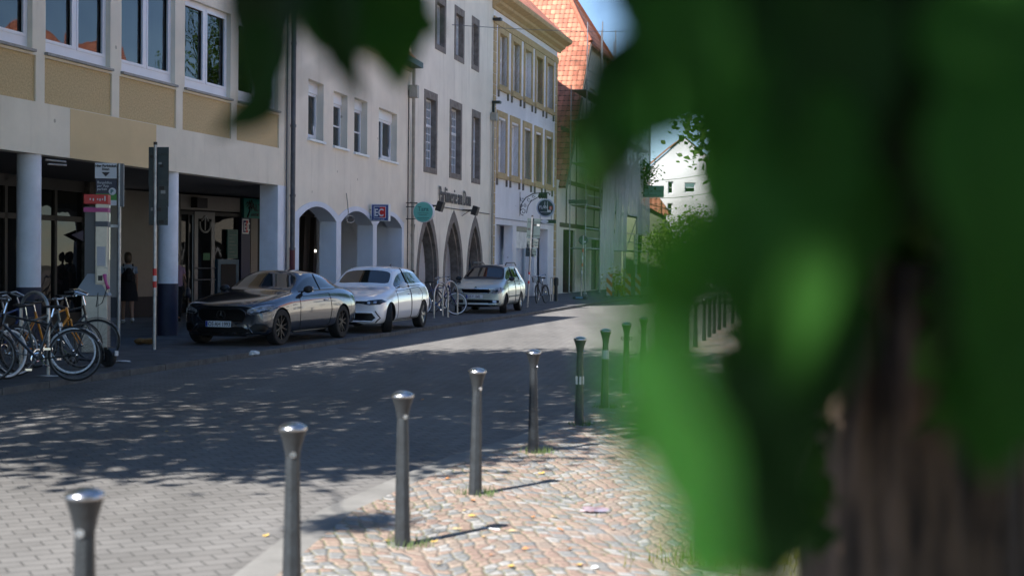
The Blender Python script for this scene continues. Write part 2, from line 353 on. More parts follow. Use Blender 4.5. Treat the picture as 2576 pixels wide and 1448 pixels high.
def cobble_mat():
    """small setts laid in segmental arcs: pink, grey and buff stones, mossy joints"""
    m = bpy.data.materials.new('cobble_setts'); n, l = nodes(m); b = n['Principled BSDF']; b.inputs['Roughness'].default_value = .8
    tc = n.new('ShaderNodeTexCoord'); mp = n.new('ShaderNodeMapping'); mp.inputs['Rotation'].default_value = (0, 0, R(-12))
    l.new(tc.outputs['Object'], mp.inputs[0]); sp = n.new('ShaderNodeSeparateXYZ'); l.new(mp.outputs[0], sp.inputs[0])
    def mth(op, a, bb=0.0):
        k = n.new('ShaderNodeMath'); k.operation = op
        for i, v in enumerate((a, bb)):
            if isinstance(v, (int, float)): k.inputs[i].default_value = v
            else: l.new(v, k.inputs[i])
        return k.outputs[0]
    arc = mth('MULTIPLY', mth('ABSOLUTE', mth('SINE', mth('MULTIPLY', sp.outputs[0], math.pi / 1.25))), .34)
    cb = n.new('ShaderNodeCombineXYZ'); l.new(sp.outputs[0], cb.inputs[0]); l.new(mth('SUBTRACT', sp.outputs[1], arc), cb.inputs[1])
    def vor(feature):
        v = n.new('ShaderNodeTexVoronoi'); v.voronoi_dimensions = '2D'; v.feature = feature; v.inputs['Scale'].default_value = 11.5
        v.inputs['Randomness'].default_value = .55; l.new(cb.outputs[0], v.inputs['Vector']); return v
    v1, v2 = vor('F1'), vor('DISTANCE_TO_EDGE')
    cr = n.new('ShaderNodeValToRGB'); cr.color_ramp.interpolation = 'CONSTANT'; e = cr.color_ramp.elements
    e[0].position = 0; e[0].color = (0.274, 0.196, 0.164, 1); e[1].position = .22; e[1].color = (0.215, 0.225, 0.232, 1)
    for p, c in ((.38, (0.304, 0.229, 0.189)), (.52, (0.181, 0.191, 0.198)), (.64, (0.319, 0.259, 0.217)), (.76, (0.251, 0.207, 0.178)), (.87, (.33, .33, .33))):
        q = e.new(p); q.color = (*c, 1)
    sx = n.new('ShaderNodeSeparateColor'); l.new(v1.outputs['Color'], sx.inputs[0]); l.new(sx.outputs[0], cr.inputs[0])
    nz = n.new('ShaderNodeTexNoise'); nz.inputs['Scale'].default_value = 35; nz.inputs['Detail'].default_value = 6; l.new(tc.outputs['Object'], nz.inputs['Vector'])
    c2 = n.new('ShaderNodeValToRGB'); c2.color_ramp.elements[0].position = .3; c2.color_ramp.elements[0].color = (.68, .66, .64, 1); c2.color_ramp.elements[1].position = .7; c2.color_ramp.elements[1].color = (1.0, .98, .96, 1)
    l.new(nz.outputs['Fac'], c2.inputs[0])
    mx = n.new('ShaderNodeMix'); mx.data_type = 'RGBA'; mx.blend_type = 'MULTIPLY'; mx.inputs['Factor'].default_value = 1
    l.new(cr.outputs[0], mx.inputs['A']); l.new(c2.outputs[0], mx.inputs['B'])
    # joints: sand in some places, moss in others
    n3 = n.new('ShaderNodeTexNoise'); n3.inputs['Scale'].default_value = 1.4; n3.inputs['Detail'].default_value = 5; l.new(tc.outputs['Object'], n3.inputs['Vector'])
    c3 = n.new('ShaderNodeValToRGB'); c3.color_ramp.elements[0].position = .42; c3.color_ramp.elements[0].color = (.20, .165, .13, 1)
    c3.color_ramp.elements[1].position = .62; c3.color_ramp.elements[1].color = (.12, .125, .06, 1); l.new(n3.outputs['Fac'], c3.inputs[0])
    ej = n.new('ShaderNodeMapRange'); ej.inputs['From Min'].default_value = .03; ej.inputs['From Max'].default_value = .085; l.new(v2.outputs['Distance'], ej.inputs['Value'])
    m3 = n.new('ShaderNodeMix'); m3.data_type = 'RGBA'; l.new(ej.outputs[0], m3.inputs['Factor']); l.new(c3.outputs[0], m3.inputs['A']); l.new(mx.outputs['Result'], m3.inputs['B'])
    l.new(m3.outputs['Result'], b.inputs['Base Color'])
    e2 = n.new('ShaderNodeMapRange'); e2.inputs['From Max'].default_value = .26; e2.interpolation_type = 'SMOOTHSTEP'; l.new(v2.outputs['Distance'], e2.inputs['Value'])
    hh = mth('ADD', e2.outputs[0], mth('MULTIPLY', nz.outputs['Fac'], .35))
    bp = n.new('ShaderNodeBump'); bp.inputs['Strength'].default_value = 1; bp.inputs['Distance'].default_value = .011
    l.new(hh, bp.inputs['Height']); l.new(bp.outputs[0], b.inputs['Normal'])
    return m
M_paver = paver_mat(); M_cob = cobble_mat()
M_walk = slab_mat('grey_pavement_slabs', (.085, .09, .095)); M_kerb = pmat('kerb_stone', (.15, .15, .15), .85, c2=(.085, .085, .088), scale=6, bump=.5)
M_strip = pmat('worn_concrete_strip', (.19, .185, .175), .9, c2=(.13, .127, .12), scale=2.5, bump=.3)
M_earth = pmat('bare_ground', (.14, .12, .09), .95, c2=(.07, .075, .04), scale=.6)

tag(MB().add([(-400, -400, -.03), (400, -400, -.03), (400, 700, -.03), (-400, 700, -.03)], [(0, 1, 2, 3)]).build('ground', M_earth), kind='structure')
# kerb line on the left, read off the photograph
KL = [(-14.8, -18), (-11.5, -4), (-8.6, 8), (-6.19, 17.27), (-5.45, 20.3), (-4.41, 24.41), (-3.35, 28.74), (-1.84, 34.9), (1.53, 48.3), (5.1, 63.5), (12, 92), (22, 130)]
KR = [(-3.9, -8), (-3.0, -1), (-1.75, 4.5), (-1.46, 7.6), (-1.28, 9.47), (-.9, 10.9), (-.54, 12.14), (.06, 13.6), (.62, 15.6), (1.15, 18.2), (1.75, 21), (2.6, 24.6), (3.8, 30.4), (5.2, 37), (8.0, 49), (11.6, 64), (19, 92), (30, 130)]
def off(P, d):
    out = []
    for i, p in enumerate(P):
        a = Vector(P[max(i - 1, 0)]); b = Vector(P[min(i + 1, len(P) - 1)]); t = (b - a).normalized()
        out.append((p[0] + t.y * d, p[1] - t.x * d))
    return out
ground_sheet('road', KL + KR[::-1], 0.0, M_paver)
def densify(P, step=1.0):
    out = []
    for a, b in zip(P[:-1], P[1:]):
        k = max(1, int(math.dist(a, b) / step))
        out += [(a[0] + (b[0] - a[0]) * i / k, a[1] + (b[1] - a[1]) * i / k) for i in range(k)]
    return out + [P[-1]]
def ribbon(name, P, d0, d1, z, mat, drop):
    Q = densify(P); a, b = off(Q, d0), off(Q, d1); mb = MB(); n = len(Q)
    prof = [(0, z - drop), (.012, z - .015), (.03, z), (1, z)]
    vs = []; fs = []
    for p, q in zip(a, b):
        for t, zz in prof: vs.append((p[0] + (q[0] - p[0]) * t, p[1] + (q[1] - p[1]) * t, zz))
    for i in range(n - 1):
        for j in range(3): fs.append((i * 4 + j, (i + 1) * 4 + j, (i + 1) * 4 + j + 1, i * 4 + j + 1))
    mb.add(vs, fs); return tag(mb.build(name, mat), kind='structure')
# joints in the kerb: stones of one metre
def kerb_mat():
    m = pmat('kerb_stone_jointed', (.11, .11, .112), .85, c2=(.06, .06, .063), scale=5, bump=.5)
    return m
ribbon('kerb', KL, 0, -.16, .085, kerb_mat(), .12)
jm = MB()
for p, q in zip(densify(off(KL, .003), 1.0), densify(off(KL, -.163), 1.0)):
    if 10 < p[1] < 70: jm.tube([(p[0], p[1], .0), (p[0], p[1], .0865), (q[0], q[1], .0865)], .004, 4)
tag(jm.build('kerb_joint', pmat('joint_dark', (.03, .03, .03), .9)), kind='structure')
LO = off(KL, -.16)
ground_sheet('pavement', LO + [(10, 130), (-26, 130), (-40, -18)], .078, M_walk, .1)
ribbon('kerb_strip', KR, 0, .24, .020, M_strip, .03)
RO = off(KR, .24)
ground_sheet('cobbled_pavement', [(60, -8)] + RO + [(60, 130)], .026, M_cob, .05)
# iron covers and drain
M_cast = pmat('cast_iron_cover', (.05, .05, .052), .55, metal=.5, var=.3, scale=20)
for nm, (x, y), lab in (('manhole_cover', (-3.0, 27.1), 'round iron cover in the road below the grey car'), ('manhole_cover', (.3, 41.0), 'far iron cover in the road near the silver car')):
    g_ = MB().lathe([(.0, .010), (.27, .010), (.30, .006), (.31, .001)], 28, (x, y, 0)); tag(g_.build(nm, M_cast), lab, 'manhole cover')
# ------------------------------------------------------------------ windows
WR = random.Random(4)
def rect(a, z0, b, z1): return [(a, z0), (b, z0), (b, z1), (a, z1)]
def frame_window(par, a, z0, b, z1, y, mat=None, fw=.07, cols=2, rows=1, mun=.03, dep=.06, bars=(), glass=None, lowrail=0.0, name='window', curtain=True):
    """one window: frame with mullions is the part, pane its sub-part; y = front face of the frame"""
    mat = mat or M_plastic; m = MB(); zl = z0 + fw + lowrail
    m.slab(rect(a, z0, b, z1), [rect(a + fw, zl, b - fw, z1 - fw)], y, y + dep)
    iw = (b - a - 2 * fw); ih = z1 - fw - zl
    for i in range(1, cols):
        x = a + fw + iw * i / cols; t = mun * (2.1 if i * 2 == cols else 1)
        m.box(x - t / 2, y - .006, zl, x + t / 2, y + dep - .01, z1 - fw)
    for i in range(1, rows):
        z = zl + ih * i / rows; m.box(a + fw, y + .012, z - mun / 2, b - fw, y + dep - .02, z + mun / 2)
    for z in bars: m.box(a + fw * .5, y - .02, z - .045, b - fw * .5, y + dep - .015, z + .045)
    w_ = m.build(name, mat, par)
    MB().box(a + fw - .01, y + dep - .016, zl - .01, b - fw + .01, y + dep - .006, z1 - fw + .01).build('pane', glass or M_glass, w_)
    k = WR.random()
    if curtain and k < .75:                    # net curtains hang in most rooms
        sides = ((0, 1.0),) if k < .28 else ((0, WR.uniform(.25, .4)), (1 - WR.uniform(.2, .35), 1.0))
        for s0_, s1_ in sides:
            vs = []; nx = 18; top, bot = z1 - fw, zl + (0 if k > .28 else ih * WR.choice((0, .0, .35)))
            for i in range(nx + 1):
                xx = a + fw + iw * (s0_ + (s1_ - s0_) * i / nx); yy = y + dep + .12 + .025 * math.sin(i * 1.9 + k * 9)
                vs += [(xx, yy, bot), (xx, yy * 1.0, top)]
            MB().add(vs, [(2 * i, 2 * i + 2, 2 * i + 3, 2 * i + 1) for i in range(nx)]).build('curtain', M_curtain, w_, smooth=True)
    return w_
def house(name, F, label, cat='building'):
    return empty(name, F.o, F.rot, label, cat)
def arc_pts(a, b, zs, za, n=12):               # segmental arch, springing zs, crown za
    w_ = (b - a) / 2; h = za - zs; r = (w_ * w_ + h * h) / (2 * h); c = za - r; t = math.asin(w_ / r)
    return [((a + b) / 2 + r * math.sin(-t + 2 * t * i / n), c + r * math.cos(-t + 2 * t * i / n)) for i in range(n + 1)]
def gothic_pts(a, b, zs, za, n=9):             # two-centred pointed arch
    h = za - zs; w_ = (b - a) / 2; r = (h * h + w_ * w_) / (2 * w_); out = []
    t1 = math.asin(min(1, h / r))
    for i in range(n + 1): t = t1 * i / n; out.append((a + r - r * math.cos(t), zs + r * math.sin(t)))
    return out + [(a + b - x, z) for x, z in out[-2::-1]]
G = .078

# ------------------------------------------------------------------ building 1: ochre panelled block over an arcade on round columns
b1 = house('arcade_building', F1, 'cream rendered block with ochre panels above white round arcade columns')
bays = [(1.27, 3.35), (3.74, 5.87), (6.27, 8.38), (8.80, 10.93), (11.32, 13.50)]
pan = [(1.25, 3.45), (3.72, 5.93), (6.20, 8.44), (8.72, 10.98), (11.26, 13.56)]
bays = [(-3.8, -1.7), (-1.27, .83)] + bays; pan = [(-3.8, -1.65), (-1.3, .88)] + pan
W0, W1, P0, P1 = 5.24, 7.10, 4.34, 5.13
holes = [rect(a, W0, b, W1) for a, b in bays] + [rect(a, P0, b, P1) for a, b in pan] + [rect(a, W0 + 2.95, b, W1 + 2.95) for a, b in bays]
wl = MB().slab(rect(-16, 3.45, 14.10, 11.35), holes, 0, .26)
wl.box(-16, .26, 3.45, 14.10, .30, 4.30); wl.box(14.06, .30, 7.0, 14.10, 11.0, 11.35)
wl.build('wall', M_cream, b1)
MB().box(4.52, -.005, 3.452, 7.62, .001, 4.33).build('painted_patch', M_ochrep, b1)
for a, b in pan: MB().box(a - .01, .035, P0 - .01, b + .01, .09, P1 + .01).build('wall_panel', M_ochre, b1)
for lv in (0, 2.95):
    for a, b in bays:
        w_ = frame_window(b1, a, W0 + lv, b, W1 + lv, .10, fw=.085, cols=2, mun=.06, lowrail=.10)
        sash = MB()
        m_ = (a + b) / 2
        for p, q in ((a + .085, m_ - .055), (m_ + .055, b - .085)):
            sash.slab(rect(p, W0 + lv + .185, q, W1 + lv - .085), [rect(p + .05, W0 + lv + .24, q - .05, W1 + lv - .135)], .085, .125)
        sash.build('sash', M_plastic, w_)
        MB().box(a - .03, -.07, W0 + lv - .065, b + .03, .10, W0 + lv - .02).build('sill', M_metalsill, w_)
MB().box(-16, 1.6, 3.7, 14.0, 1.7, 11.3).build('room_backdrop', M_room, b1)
MB().box(-16, -.15, 11.35, 14.12, 11, 11.6).build('flat_roof', M_zinc, b1)
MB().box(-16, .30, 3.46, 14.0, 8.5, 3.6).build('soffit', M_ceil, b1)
ccol = MB()
for s_ in (-6.27, -1.32, 3.63, 8.58):
    c_ = MB().lathe([(.205, 1.15), (.205, 3.45)], 28, (s_, .24, 0)).build('column', pmat('white_column_paint', (.70, .75, .84), .6, var=.10, scale=2.5, bump=.2), b1, autos=True)
    MB().lathe([(.212, G), (.212, 1.15)], 28, (s_, .24, 0)).build('plinth', M_navy, c_, autos=True)
pier = MB().box(13.52, 0, G, 14.06, .47, 3.45).build('pier', pmat('white_column_paint', (.6, .66, .76)), b1)
MB().box(13.50, -.012, G, 14.07, .48, 1.05).build('plinth', M_navy, pier)
# back wall of the arcade with shopfronts
BO = 4.2
def b1s(x, o=BO): return F1.sz(x, 640, o)[0]
SE = 11.9                                      # where the shopfront turns into the passage
sf = MB(); gl = MB(); s_ = -14.0
while s_ < SE - .2:
    e_ = min(s_ + 1.9, SE); sf.box(s_ - .05, BO + .02, G, s_ + .05, BO + .12, 3.46); gl.box(s_ + .05, BO + .07, .35, e_ - .05, BO + .085, 3.2); s_ += 1.9
sf.box(-14, BO + .02, G, SE, BO + .12, .38); sf.box(-14, BO + .02, 2.50, SE, BO + .12, 2.62); sf.box(-14, BO + .02, 3.2, SE, BO + .14, 3.46)
f_ = sf.build('shopfront', pmat('dark_bronze_frame', (.022, .02, .018), .5), b1); gl.build('pane', M_shop, f_)
MB().box(-14, BO + 1.9, G, 14.06, BO + 1.95, 3.46).build('shop_interior', pmat('dim_shop_interior', (.16, .14, .10), .9, c2=(.03, .028, .022), scale=1.1), b1)
MB().box(-14, BO + .12, G, SE, BO + 1.9, .1).build('shop_floor', M_dark, b1)
st_ = MB().box(SE + .02, BO - .1, G, SE + .3, BO + 3.9, 3.46); st_.build('passage_wall', pmat('rubble_wall', (.12, .11, .10), .95, c2=(.035, .033, .03), scale=6, bump=1, bscale=6), b1)
dsp = MB()
for i, (a_, z_, w__, h__) in enumerate(((5.2, 1.2, .5, .9), (7.6, .5, .9, .8), (8.9, .4, 1.0, .55), (9.9, 1.1, .5, .5), (10.8, .5, .5, 1.4))): dsp.box(a_, BO + .5 + .1 * i, G, a_ + w__, BO + .9, z_ + h__)
dsp.build('shop_display', pmat('dim_display', (.30, .26, .18), .8, var=.4, scale=2), b1)
bf_ = F1.sz(206, 594, BO); MB().slab([(bf_[0] - .5, bf_[1] + .02), (bf_[0], bf_[1] + .14), (bf_[0], bf_[1] - .12)], [], BO - .04, BO - .01).build('blue_pointer_sign', pmat('deep_blue_pointer', (.01, .015, .10), .5), b1)
MB().tube([(3.84, .05, 3.37), (4.35, -.02, 3.37), (4.37, -.02, 3.31), (3.9, .04, 3.30)], .018, 6).build('flag_holder', M_metalsill, b1)

# ------------------------------------------------------------------ recessed office front set obliquely at the end of the arcade
FO = Facade(-9.9, 38.6, 3157)
bo = house('recessed_office', FO, 'recessed office entrance with anchor emblem door and cash machine under the arcade')
def fs_(x, y=640): return FO.sz(x, y, 0)[0]
def fz_(x, y): return FO.sz(x, y, 0)[1]
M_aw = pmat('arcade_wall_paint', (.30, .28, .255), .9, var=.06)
o0, o1 = fs_(318), fs_(452)
MB().slab(rect(o0 - .3, .62, o1, 3.5), [], 0, .3).build('wall', M_aw, bo)
MB().box(o0 - .3, -.012, G, o1 + .01, .3, .62).build('wall_plinth', pmat('grey_plinth', (.03, .03, .035), .8), bo)
MB().box(o1, -.02, fz_(500, 528), fs_(601), .3, 3.46).build('fascia', pmat('fascia_paint', (.33, .31, .285), .85, var=.05), bo)
q0, q1 = fs_(487), fs_(538); zt_ = fz_(500, 532)
sf = MB(); gl = MB()
sf.box(o1, 0, zt_ - .1, fs_(640), .1, zt_); sf.box(o1, 0, G, o1 + .06, .1, zt_)
sf.box(o1 + (q0 - o1) * .6, 0, G, o1 + (q0 - o1) * .6 + .05, .1, zt_)
gl.box(o1, .05, G + .05, q0 - .04, .06, zt_ - .1); gl.box(q1 + .04, .05, G + .05, fs_(596), .06, zt_ - .1)
f_ = sf.build('office_front', pmat('dark_bronze_frame', (.022, .02, .018)), bo); gl.build('pane', M_shop, f_)
MB().box(o1, .9, G, fs_(640), .95, 3.4).build('office_interior', M_dark, bo)
dm = pmat('brushed_door_frame', (.17, .17, .17), .45, metal=.3); th = (q1 - q0) * .17
d_ = MB().slab(rect(q0, G, q1, zt_), [rect(q0 + th, G + .2, q1 - th, zt_ - .2)], -.03, .05).build('door', dm, bo)
MB().box(q0 + th, .0, G + .15, q1 - th, .01, zt_ - .18).build('pane', M_shop, d_)
cx, rr_e, cz = (q0 + q1) / 2, (q1 - q0) * .27, fz_(512, 563); em = MB()
em.tube([(cx + rr_e * math.cos(t), -.04, cz + rr_e * math.sin(t)) for t in [R(165 + 210 * i / 18) for i in range(19)]], .028, 6)
em.box(cx - .02, -.05, cz - rr_e * .75, cx + .02, -.03, cz + rr_e * .85)
for sg in (-1, 1): em.tube([(cx, -.04, cz + rr_e * .95), (cx + sg * rr_e * .62, -.04, cz + rr_e * .35)], .024, 6)
em.build('door_emblem', pmat('frosted_film', (.30, .30, .29), .6), d_)
hb = MB()
for y in (674, 703): z = fz_(512, y); hb.tube([(q0 + .04, -.10, z), (q1 - .04, -.10, z)], .016, 8)
hb.build('push_bar', M_steel, d_)
MB().box(cx - .05, -.012, 1.62, cx + .25, -.008, 1.82).build('green_notice', pmat('green_print', (.03, .14, .06), .6), d_)
a0, a1 = fs_(541), fs_(594)
ba = MB().box(a0, -.10, G, a1, .1, fz_(560, 652)).build('cash_machine', pmat('atm_blue', (.012, .075, .14), .45), bo)
MB().box(a0 + .14, -.11, .5, a1 - .14, -.09, fz_(560, 652) - .14).build('screen_recess', M_dark, ba)
n0, n1 = fs_(568), fs_(594)
nb_ = MB().box(n0, -.06, fz_(580, 650), n1, .0, fz_(580, 577)).build('notice_board', pmat('teal_board', (.008, .085, .075), .5), bo)
mm = MB()
for i in range(7): mm.box(n0 + .07, -.066, 1.75 + i * .1, n1 - .07 - .1 * (i % 3), -.061, 1.775 + i * .1)
mm.build('printed_lines', pmat('dim_grey_print', (.10, .14, .14), .6), nb_)
t0, t1, z0_, z1_ = fs_(605), fs_(660), fz_(630, 549), fz_(630, 500)
tb = MB().box(t0, -.12, z0_, t1, -.02, z1_).build('shop_board', pmat('teal_sign', (.0, .20, .17), .5, var=.1), bo)
pl = MB(); px_, pz_ = t0 + .28, z0_ + (z1_ - z0_) * .66
pl.tube([(t0 + .15, -.13, z0_ + .02), (px_ - .03, -.13, z0_ + .2), (px_, -.13, pz_)], [.028, .02, .015], 6)
for k in range(8):
    a_ = R(20 + 45 * k); L_ = .25 if k % 2 else .2
    pl.tube([(px_, -.13, pz_), (px_ + L_ * .6 * math.cos(a_), -.13, pz_ + .5 * L_ * math.sin(a_) + .03), (px_ + L_ * math.cos(a_), -.13, pz_ + .4 * L_ * math.sin(a_) - .04)], [.012, .022, .004], 5)
pl.build('palm_emblem', M_black, tb)
text('ALT', .30, M_black, tb, on_wall(fs_(622), -.13, z0_ + .22), xs=1.0); text('ANTIK', .12, M_black, tb, on_wall(fs_(622), -.13, z0_ + .06), xs=1.1)
e0, e1 = fs_(600), fs_(622)
eb = MB().box(e0, -.10, 1.0, e1, .1, fz_(612, 548)).build('cash_sign', pmat('deep_blue', (.018, .024, .07), .5), bo)
ez0, ez1 = fz_(612, 588), fz_(612, 551)
MB().box(e0 + .03, -.11, ez0, e1 - .08, -.10, ez1).build('sign_face', M_signw, eb)
MB().box(e0 + .07, -.115, ez0 + .04, (e0 + e1) / 2 - .02, -.11, ez1 - .04).build('sign_blue_half', pmat('ec_blue', (.01, .03, .16), .5), eb)
MB().box((e0 + e1) / 2 - .02, -.115, ez0 + .04, e1 - .12, -.11, ez1 - .04).build('sign_red_half', M_red, eb)
text('EC', (ez1 - ez0) * .8, M_signw, eb, on_wall(e0 + .09, -.118, ez0 + .09), xs=.7)
MB().box(fs_(628), -.04, G, fs_(645), .3, fz_(635, 549)).build('door_pier', M_aw, bo)
MB().box(fs_(600), .0, G, fs_(670), .3, 3.46).build('rear_wall', M_dark, bo)
MB().box(fs_(478), -.25, fz_(491, 523), fs_(504), -.02, fz_(491, 498)).build('wall_speaker', M_black, bo)
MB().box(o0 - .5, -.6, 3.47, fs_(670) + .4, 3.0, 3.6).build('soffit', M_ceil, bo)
# the passage ceiling between the two fronts
MB().add([(x, y, z) for z in (3.47, 3.58) for x, y in ((14.0, .3), (14.0, 8.5), (24.0, 8.5), (24.0, 1.4))], [(0, 3, 2, 1), (4, 5, 6, 7), (0, 1, 5, 4), (1, 2, 6, 5), (2, 3, 7, 6), (3, 0, 4, 7)]).build('passage_soffit', M_ceil, b1)

# rainwater pipes at the joint with the next house
m = MB().tube([(14.17, -.10, 1.3), (14.17, -.10, 11.3)], .062, 10)
for z in (1.9, 3.2, 4.9, 6.9): m.lathe([(.074, 0), (.074, .06)], 12, (14.17, -.10, z))
dp = m.build('downpipe', M_zinc, b1, autos=True)
MB().lathe([(.07, G), (.07, 1.95)], 12, (14.17, -.10, 0)).build('pipe_foot', pmat('oxide_red_pipe', (.11, .02, .025), .6), dp, autos=True)
MB().tube([(13.93, -.04, .2), (13.93, -.04, 11.2)], .022, 8).build('cable_conduit', M_zinc, b1)

# ------------------------------------------------------------------ building 2: beige house over three segmental arches
b2 = house('arched_house', F2, 'beige rendered house with three white segmental arches and small white windows')
L2 = 11.97
ar = [(.80, 3.93, 2.88, 3.03), (4.36, 7.56, 2.88, 3.04), (7.98, 10.95, 2.88, 3.03)]
ar = [(a, b, zs - .18, za + .02) for a, b, zs, za in ar]
w2 = [(1.51, 2.77, 4.76, 6.27, 'tilt'), (3.63, 4.93, 4.74, 6.22, ''), (5.60, 6.92, 4.72, 6.27, ''), (8.17, 10.30, 4.74, 6.26, 'double')]
outer = [(0, G), (.80, G)]
loop = [(.22, G)]
for a, b, zs, za in ar: loop += [(a, G)] + arc_pts(a, b, zs, za) + [(b, G)]
loop += [(L2, G), (L2, 7.92), (.22, 7.92)]
# beige wall above, white arcade surround below
wh_top = [(.26, 2.90)]
for a, b, zs, za in ar:
    wh_top += [p for p in arc_pts(a - .2, b + .2, 2.86, za + .13)]
wh_top += [(11.22, 2.90)]
MB().slab([(.0, G), (.26, G)] + wh_top + [(11.22, G), (L2, G), (L2, 7.92), (.0, 7.92)], [rect(a, z0, b, z1) for a, b, z0, z1, _ in w2], 0, .40).build('wall', M_sand, b2)
lw = [(.26, G)]
for a, b, zs, za in ar: lw += [(a, G)] + arc_pts(a, b, zs, za) + [(b, G)]
lw += [(11.22, G)] + wh_top[::-1]
MB().slab(lw, [], -.02, .46).build('arcade', M_jamb, b2)
for a, b, z0, z1, kind in w2:
    MB().box(a, .20, z0 - .02, b, .30, z0 + .0).build('reveal_sill', M_plastic, b2)
    w_ = frame_window(b2, a, z0, b, z1 - .28, .20, fw=.07, cols=2 if kind == 'double' else 1, rows=1 if kind else 2, mun=.04)
    MB().box(a, .17, z1 - .28, b, .36, z1).build('shutter_box', M_plastic, w_)
    MB().box(a - .05, -.07, z0 - .06, b + .05, .22, z0).build('sill', M_plastic, w_)
    if kind:                                   # sash tilted inwards at the top
        p, q = (a + .07, b - .07) if kind == 'tilt' else ((a + b) / 2 + .03, b - .07)
        sm = MB(); sm.M = Matrix.Translation((0, .25, z0 + .07)) @ Matrix.Rotation(R(-9), 4, 'X')
        h_ = z1 - .42 - z0; sm.slab(rect(p, 0, q, h_), [rect(p + .08, .08, q - .08, h_ - .08)], -.06, 0)
        s__ = sm.build('tilted_sash', M_plastic, w_)
        sm = MB(); sm.M = Matrix.Translation((0, .25, z0 + .07)) @ Matrix.Rotation(R(-9), 4, 'X')
        sm.box(p + .07, -.03, .07, q - .07, -.02, h_ - .07).build('sash_pane', M_glass, s__)
# roof with gutter and skylight
def roof(par, a, b, z, o0, run, pitch, mat, over=.35, name='roof', cutl=0, cutr=0):
    c, s_ = math.cos(R(pitch)), math.sin(R(pitch)); L = run / c
    vs = [(a, o0 - over, z), (b, o0 - over, z), (b - cutr, o0 - over + run, z + run * math.tan(R(pitch))), (a + cutl, o0 - over + run, z + run * math.tan(R(pitch)))]
    m = MB().add(vs + [(x, y + .12 * s_, zz - .12 * c) for x, y, zz in vs], [(0, 1, 2, 3), (7, 6, 5, 4), (0, 4, 5, 1), (1, 5, 6, 2), (2, 6, 7, 3), (3, 7, 4, 0)])
    return m.build(name, mat, par, uvf=lambda p: (p.x, (p.y - o0 + over) / c))
rf = roof(b2, -.02, L2, 8.06, 0, 5.2, 47, M_tile)
roof_back = MB().add([(0, 4.85, 13.55), (L2, 4.85, 13.55), (L2, 10, 7.9), (0, 10, 7.9)], [(0, 1, 2, 3)]).build('rear_roof', M_tile, b2, uvf=lambda p: (p.x, p.y))
MB().add([(0, 0, 7.9), (0, 4.85, 13.4), (0, 10, 7.9), (L2, 0, 7.9), (L2, 4.85, 13.4), (L2, 10, 7.9)], [(0, 1, 2), (3, 5, 4)]).build('gable_wall', M_sand, b2)
MB().box(0, -.06, 7.80, L2, -.001, 7.92).build('eaves_board', pmat('eaves_cream', (.5, .46, .34), .7), b2)
MB().box(0, -.42, 7.92, L2, -.28, 8.10).box(0, -.28, 7.92, L2, .02, 7.95).build('gutter', pmat('slate_grey_gutter', (.035, .06, .062), .5), b2)
sk = MB(); sk.M = Matrix.Translation((2.1, .05, 8.5)) @ Matrix.Rotation(R(47 + 34), 4, 'X')
sk.slab(rect(-.55, 0, .55, 1.0), [rect(-.48, .07, .48, .93)], -.04, .03); s_ = sk.build('skylight', M_plastic, b2)
sk2 = MB(); sk2.M = sk.M; sk2.box(-.5, -.01, .05, .5, 0, .95).build('pane', M_glass, s_)
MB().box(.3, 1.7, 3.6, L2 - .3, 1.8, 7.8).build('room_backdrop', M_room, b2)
# arcade interior
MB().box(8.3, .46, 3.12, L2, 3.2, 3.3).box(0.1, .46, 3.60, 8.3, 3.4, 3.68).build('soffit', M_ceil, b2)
MB().box(8.3, 2.9, G, L2 - .9, 3.1, 3.2).build('shop_wall', pmat('brown_shop_wall', (.035, .028, .022), .7, var=.3, scale=1.2), b2)
MB().box(10.96, .46, G, L2, 3.2, 3.2).build('end_wall', M_jamb, b2)
lm = MB()
for i in range(2): lm.slab([(8.8 + i * 1.0, G), (8.98 + i * 1.0, G), (9.3 + i * 1.0, 1.6), (9.22 + i * 1.0, 3.0), (9.1 + i * 1.0, 3.0)], [], 2.6, 2.75)
lm.build('timber_brace', pmat('dark_timber', (.02, .015, .012), .7), b2)
sp_ = F2.o + F2.d * F2.sz(792, 631, 2.7)[0] + F2.n * 2.7
lb_ = MB().lathe([(0, -.045), (.035, -.03), (.045, 0), (.035, .03), (0, .045)], 14, F2.pt(F2.sz(792, 631, 2.6)[0], 2.6, F2.sz(792, 631, 2.6)[1]))
tag(lb_.build('pendant_lamp', pmat('lit_bulb', (1, .93, .8), emit=2.2)), 'small lit round bulb hanging in the dark of the first arch', 'lamp')
# cable loop left hanging on the wall
cp = [F2.sz(x, y, -.03) for x, y in ((871, 486), (874, 510), (876, 535), (874, 552), (872, 560))]
ring = [(F2.sz(880 + 11 * math.cos(t), 551 + 9 * math.sin(t), -.05)) for t in [2 * math.pi * i / 16 for i in range(15)]]
cb_ = MB().tube([(s, -.03, z) for s, z in cp] + [(s, -.06, z) for s, z in ring[8:] + ring[:8]], .012, 6)
o_ = cb_.build('cable_loop', pmat('grey_cable', (.30, .29, .28), .6)); o_.location = F2.o; o_.rotation_euler = (0, 0, F2.rot)
tag(o_, 'loose grey cable hanging in a loop over the second arch', 'cable')
# drain pipe between houses 2 and 3, with offset
m = MB().tube([(L2 - .2, -.16, 7.9), (L2 - .2, -.16, 6.55), (L2 + .05, -.10, 6.15), (L2 + .05, -.10, 1.3)], .055, 10)
m.box(L2 - .33, -.3, 6.95, L2 - .07, -.02, 7.35)
dp = m.build('downpipe', M_zincl, b2, autos=True); MB().lathe([(.075, G), (.075, 1.35)], 12, (L2 + .05, -.1, 0)).build('pipe_foot', M_black, dp, autos=True)
MB().tube([(L2 - .32, -.03, 1.4), (L2 - .32, -.03, 7.2)], .018, 6).build('cable_conduit', M_black, b2)

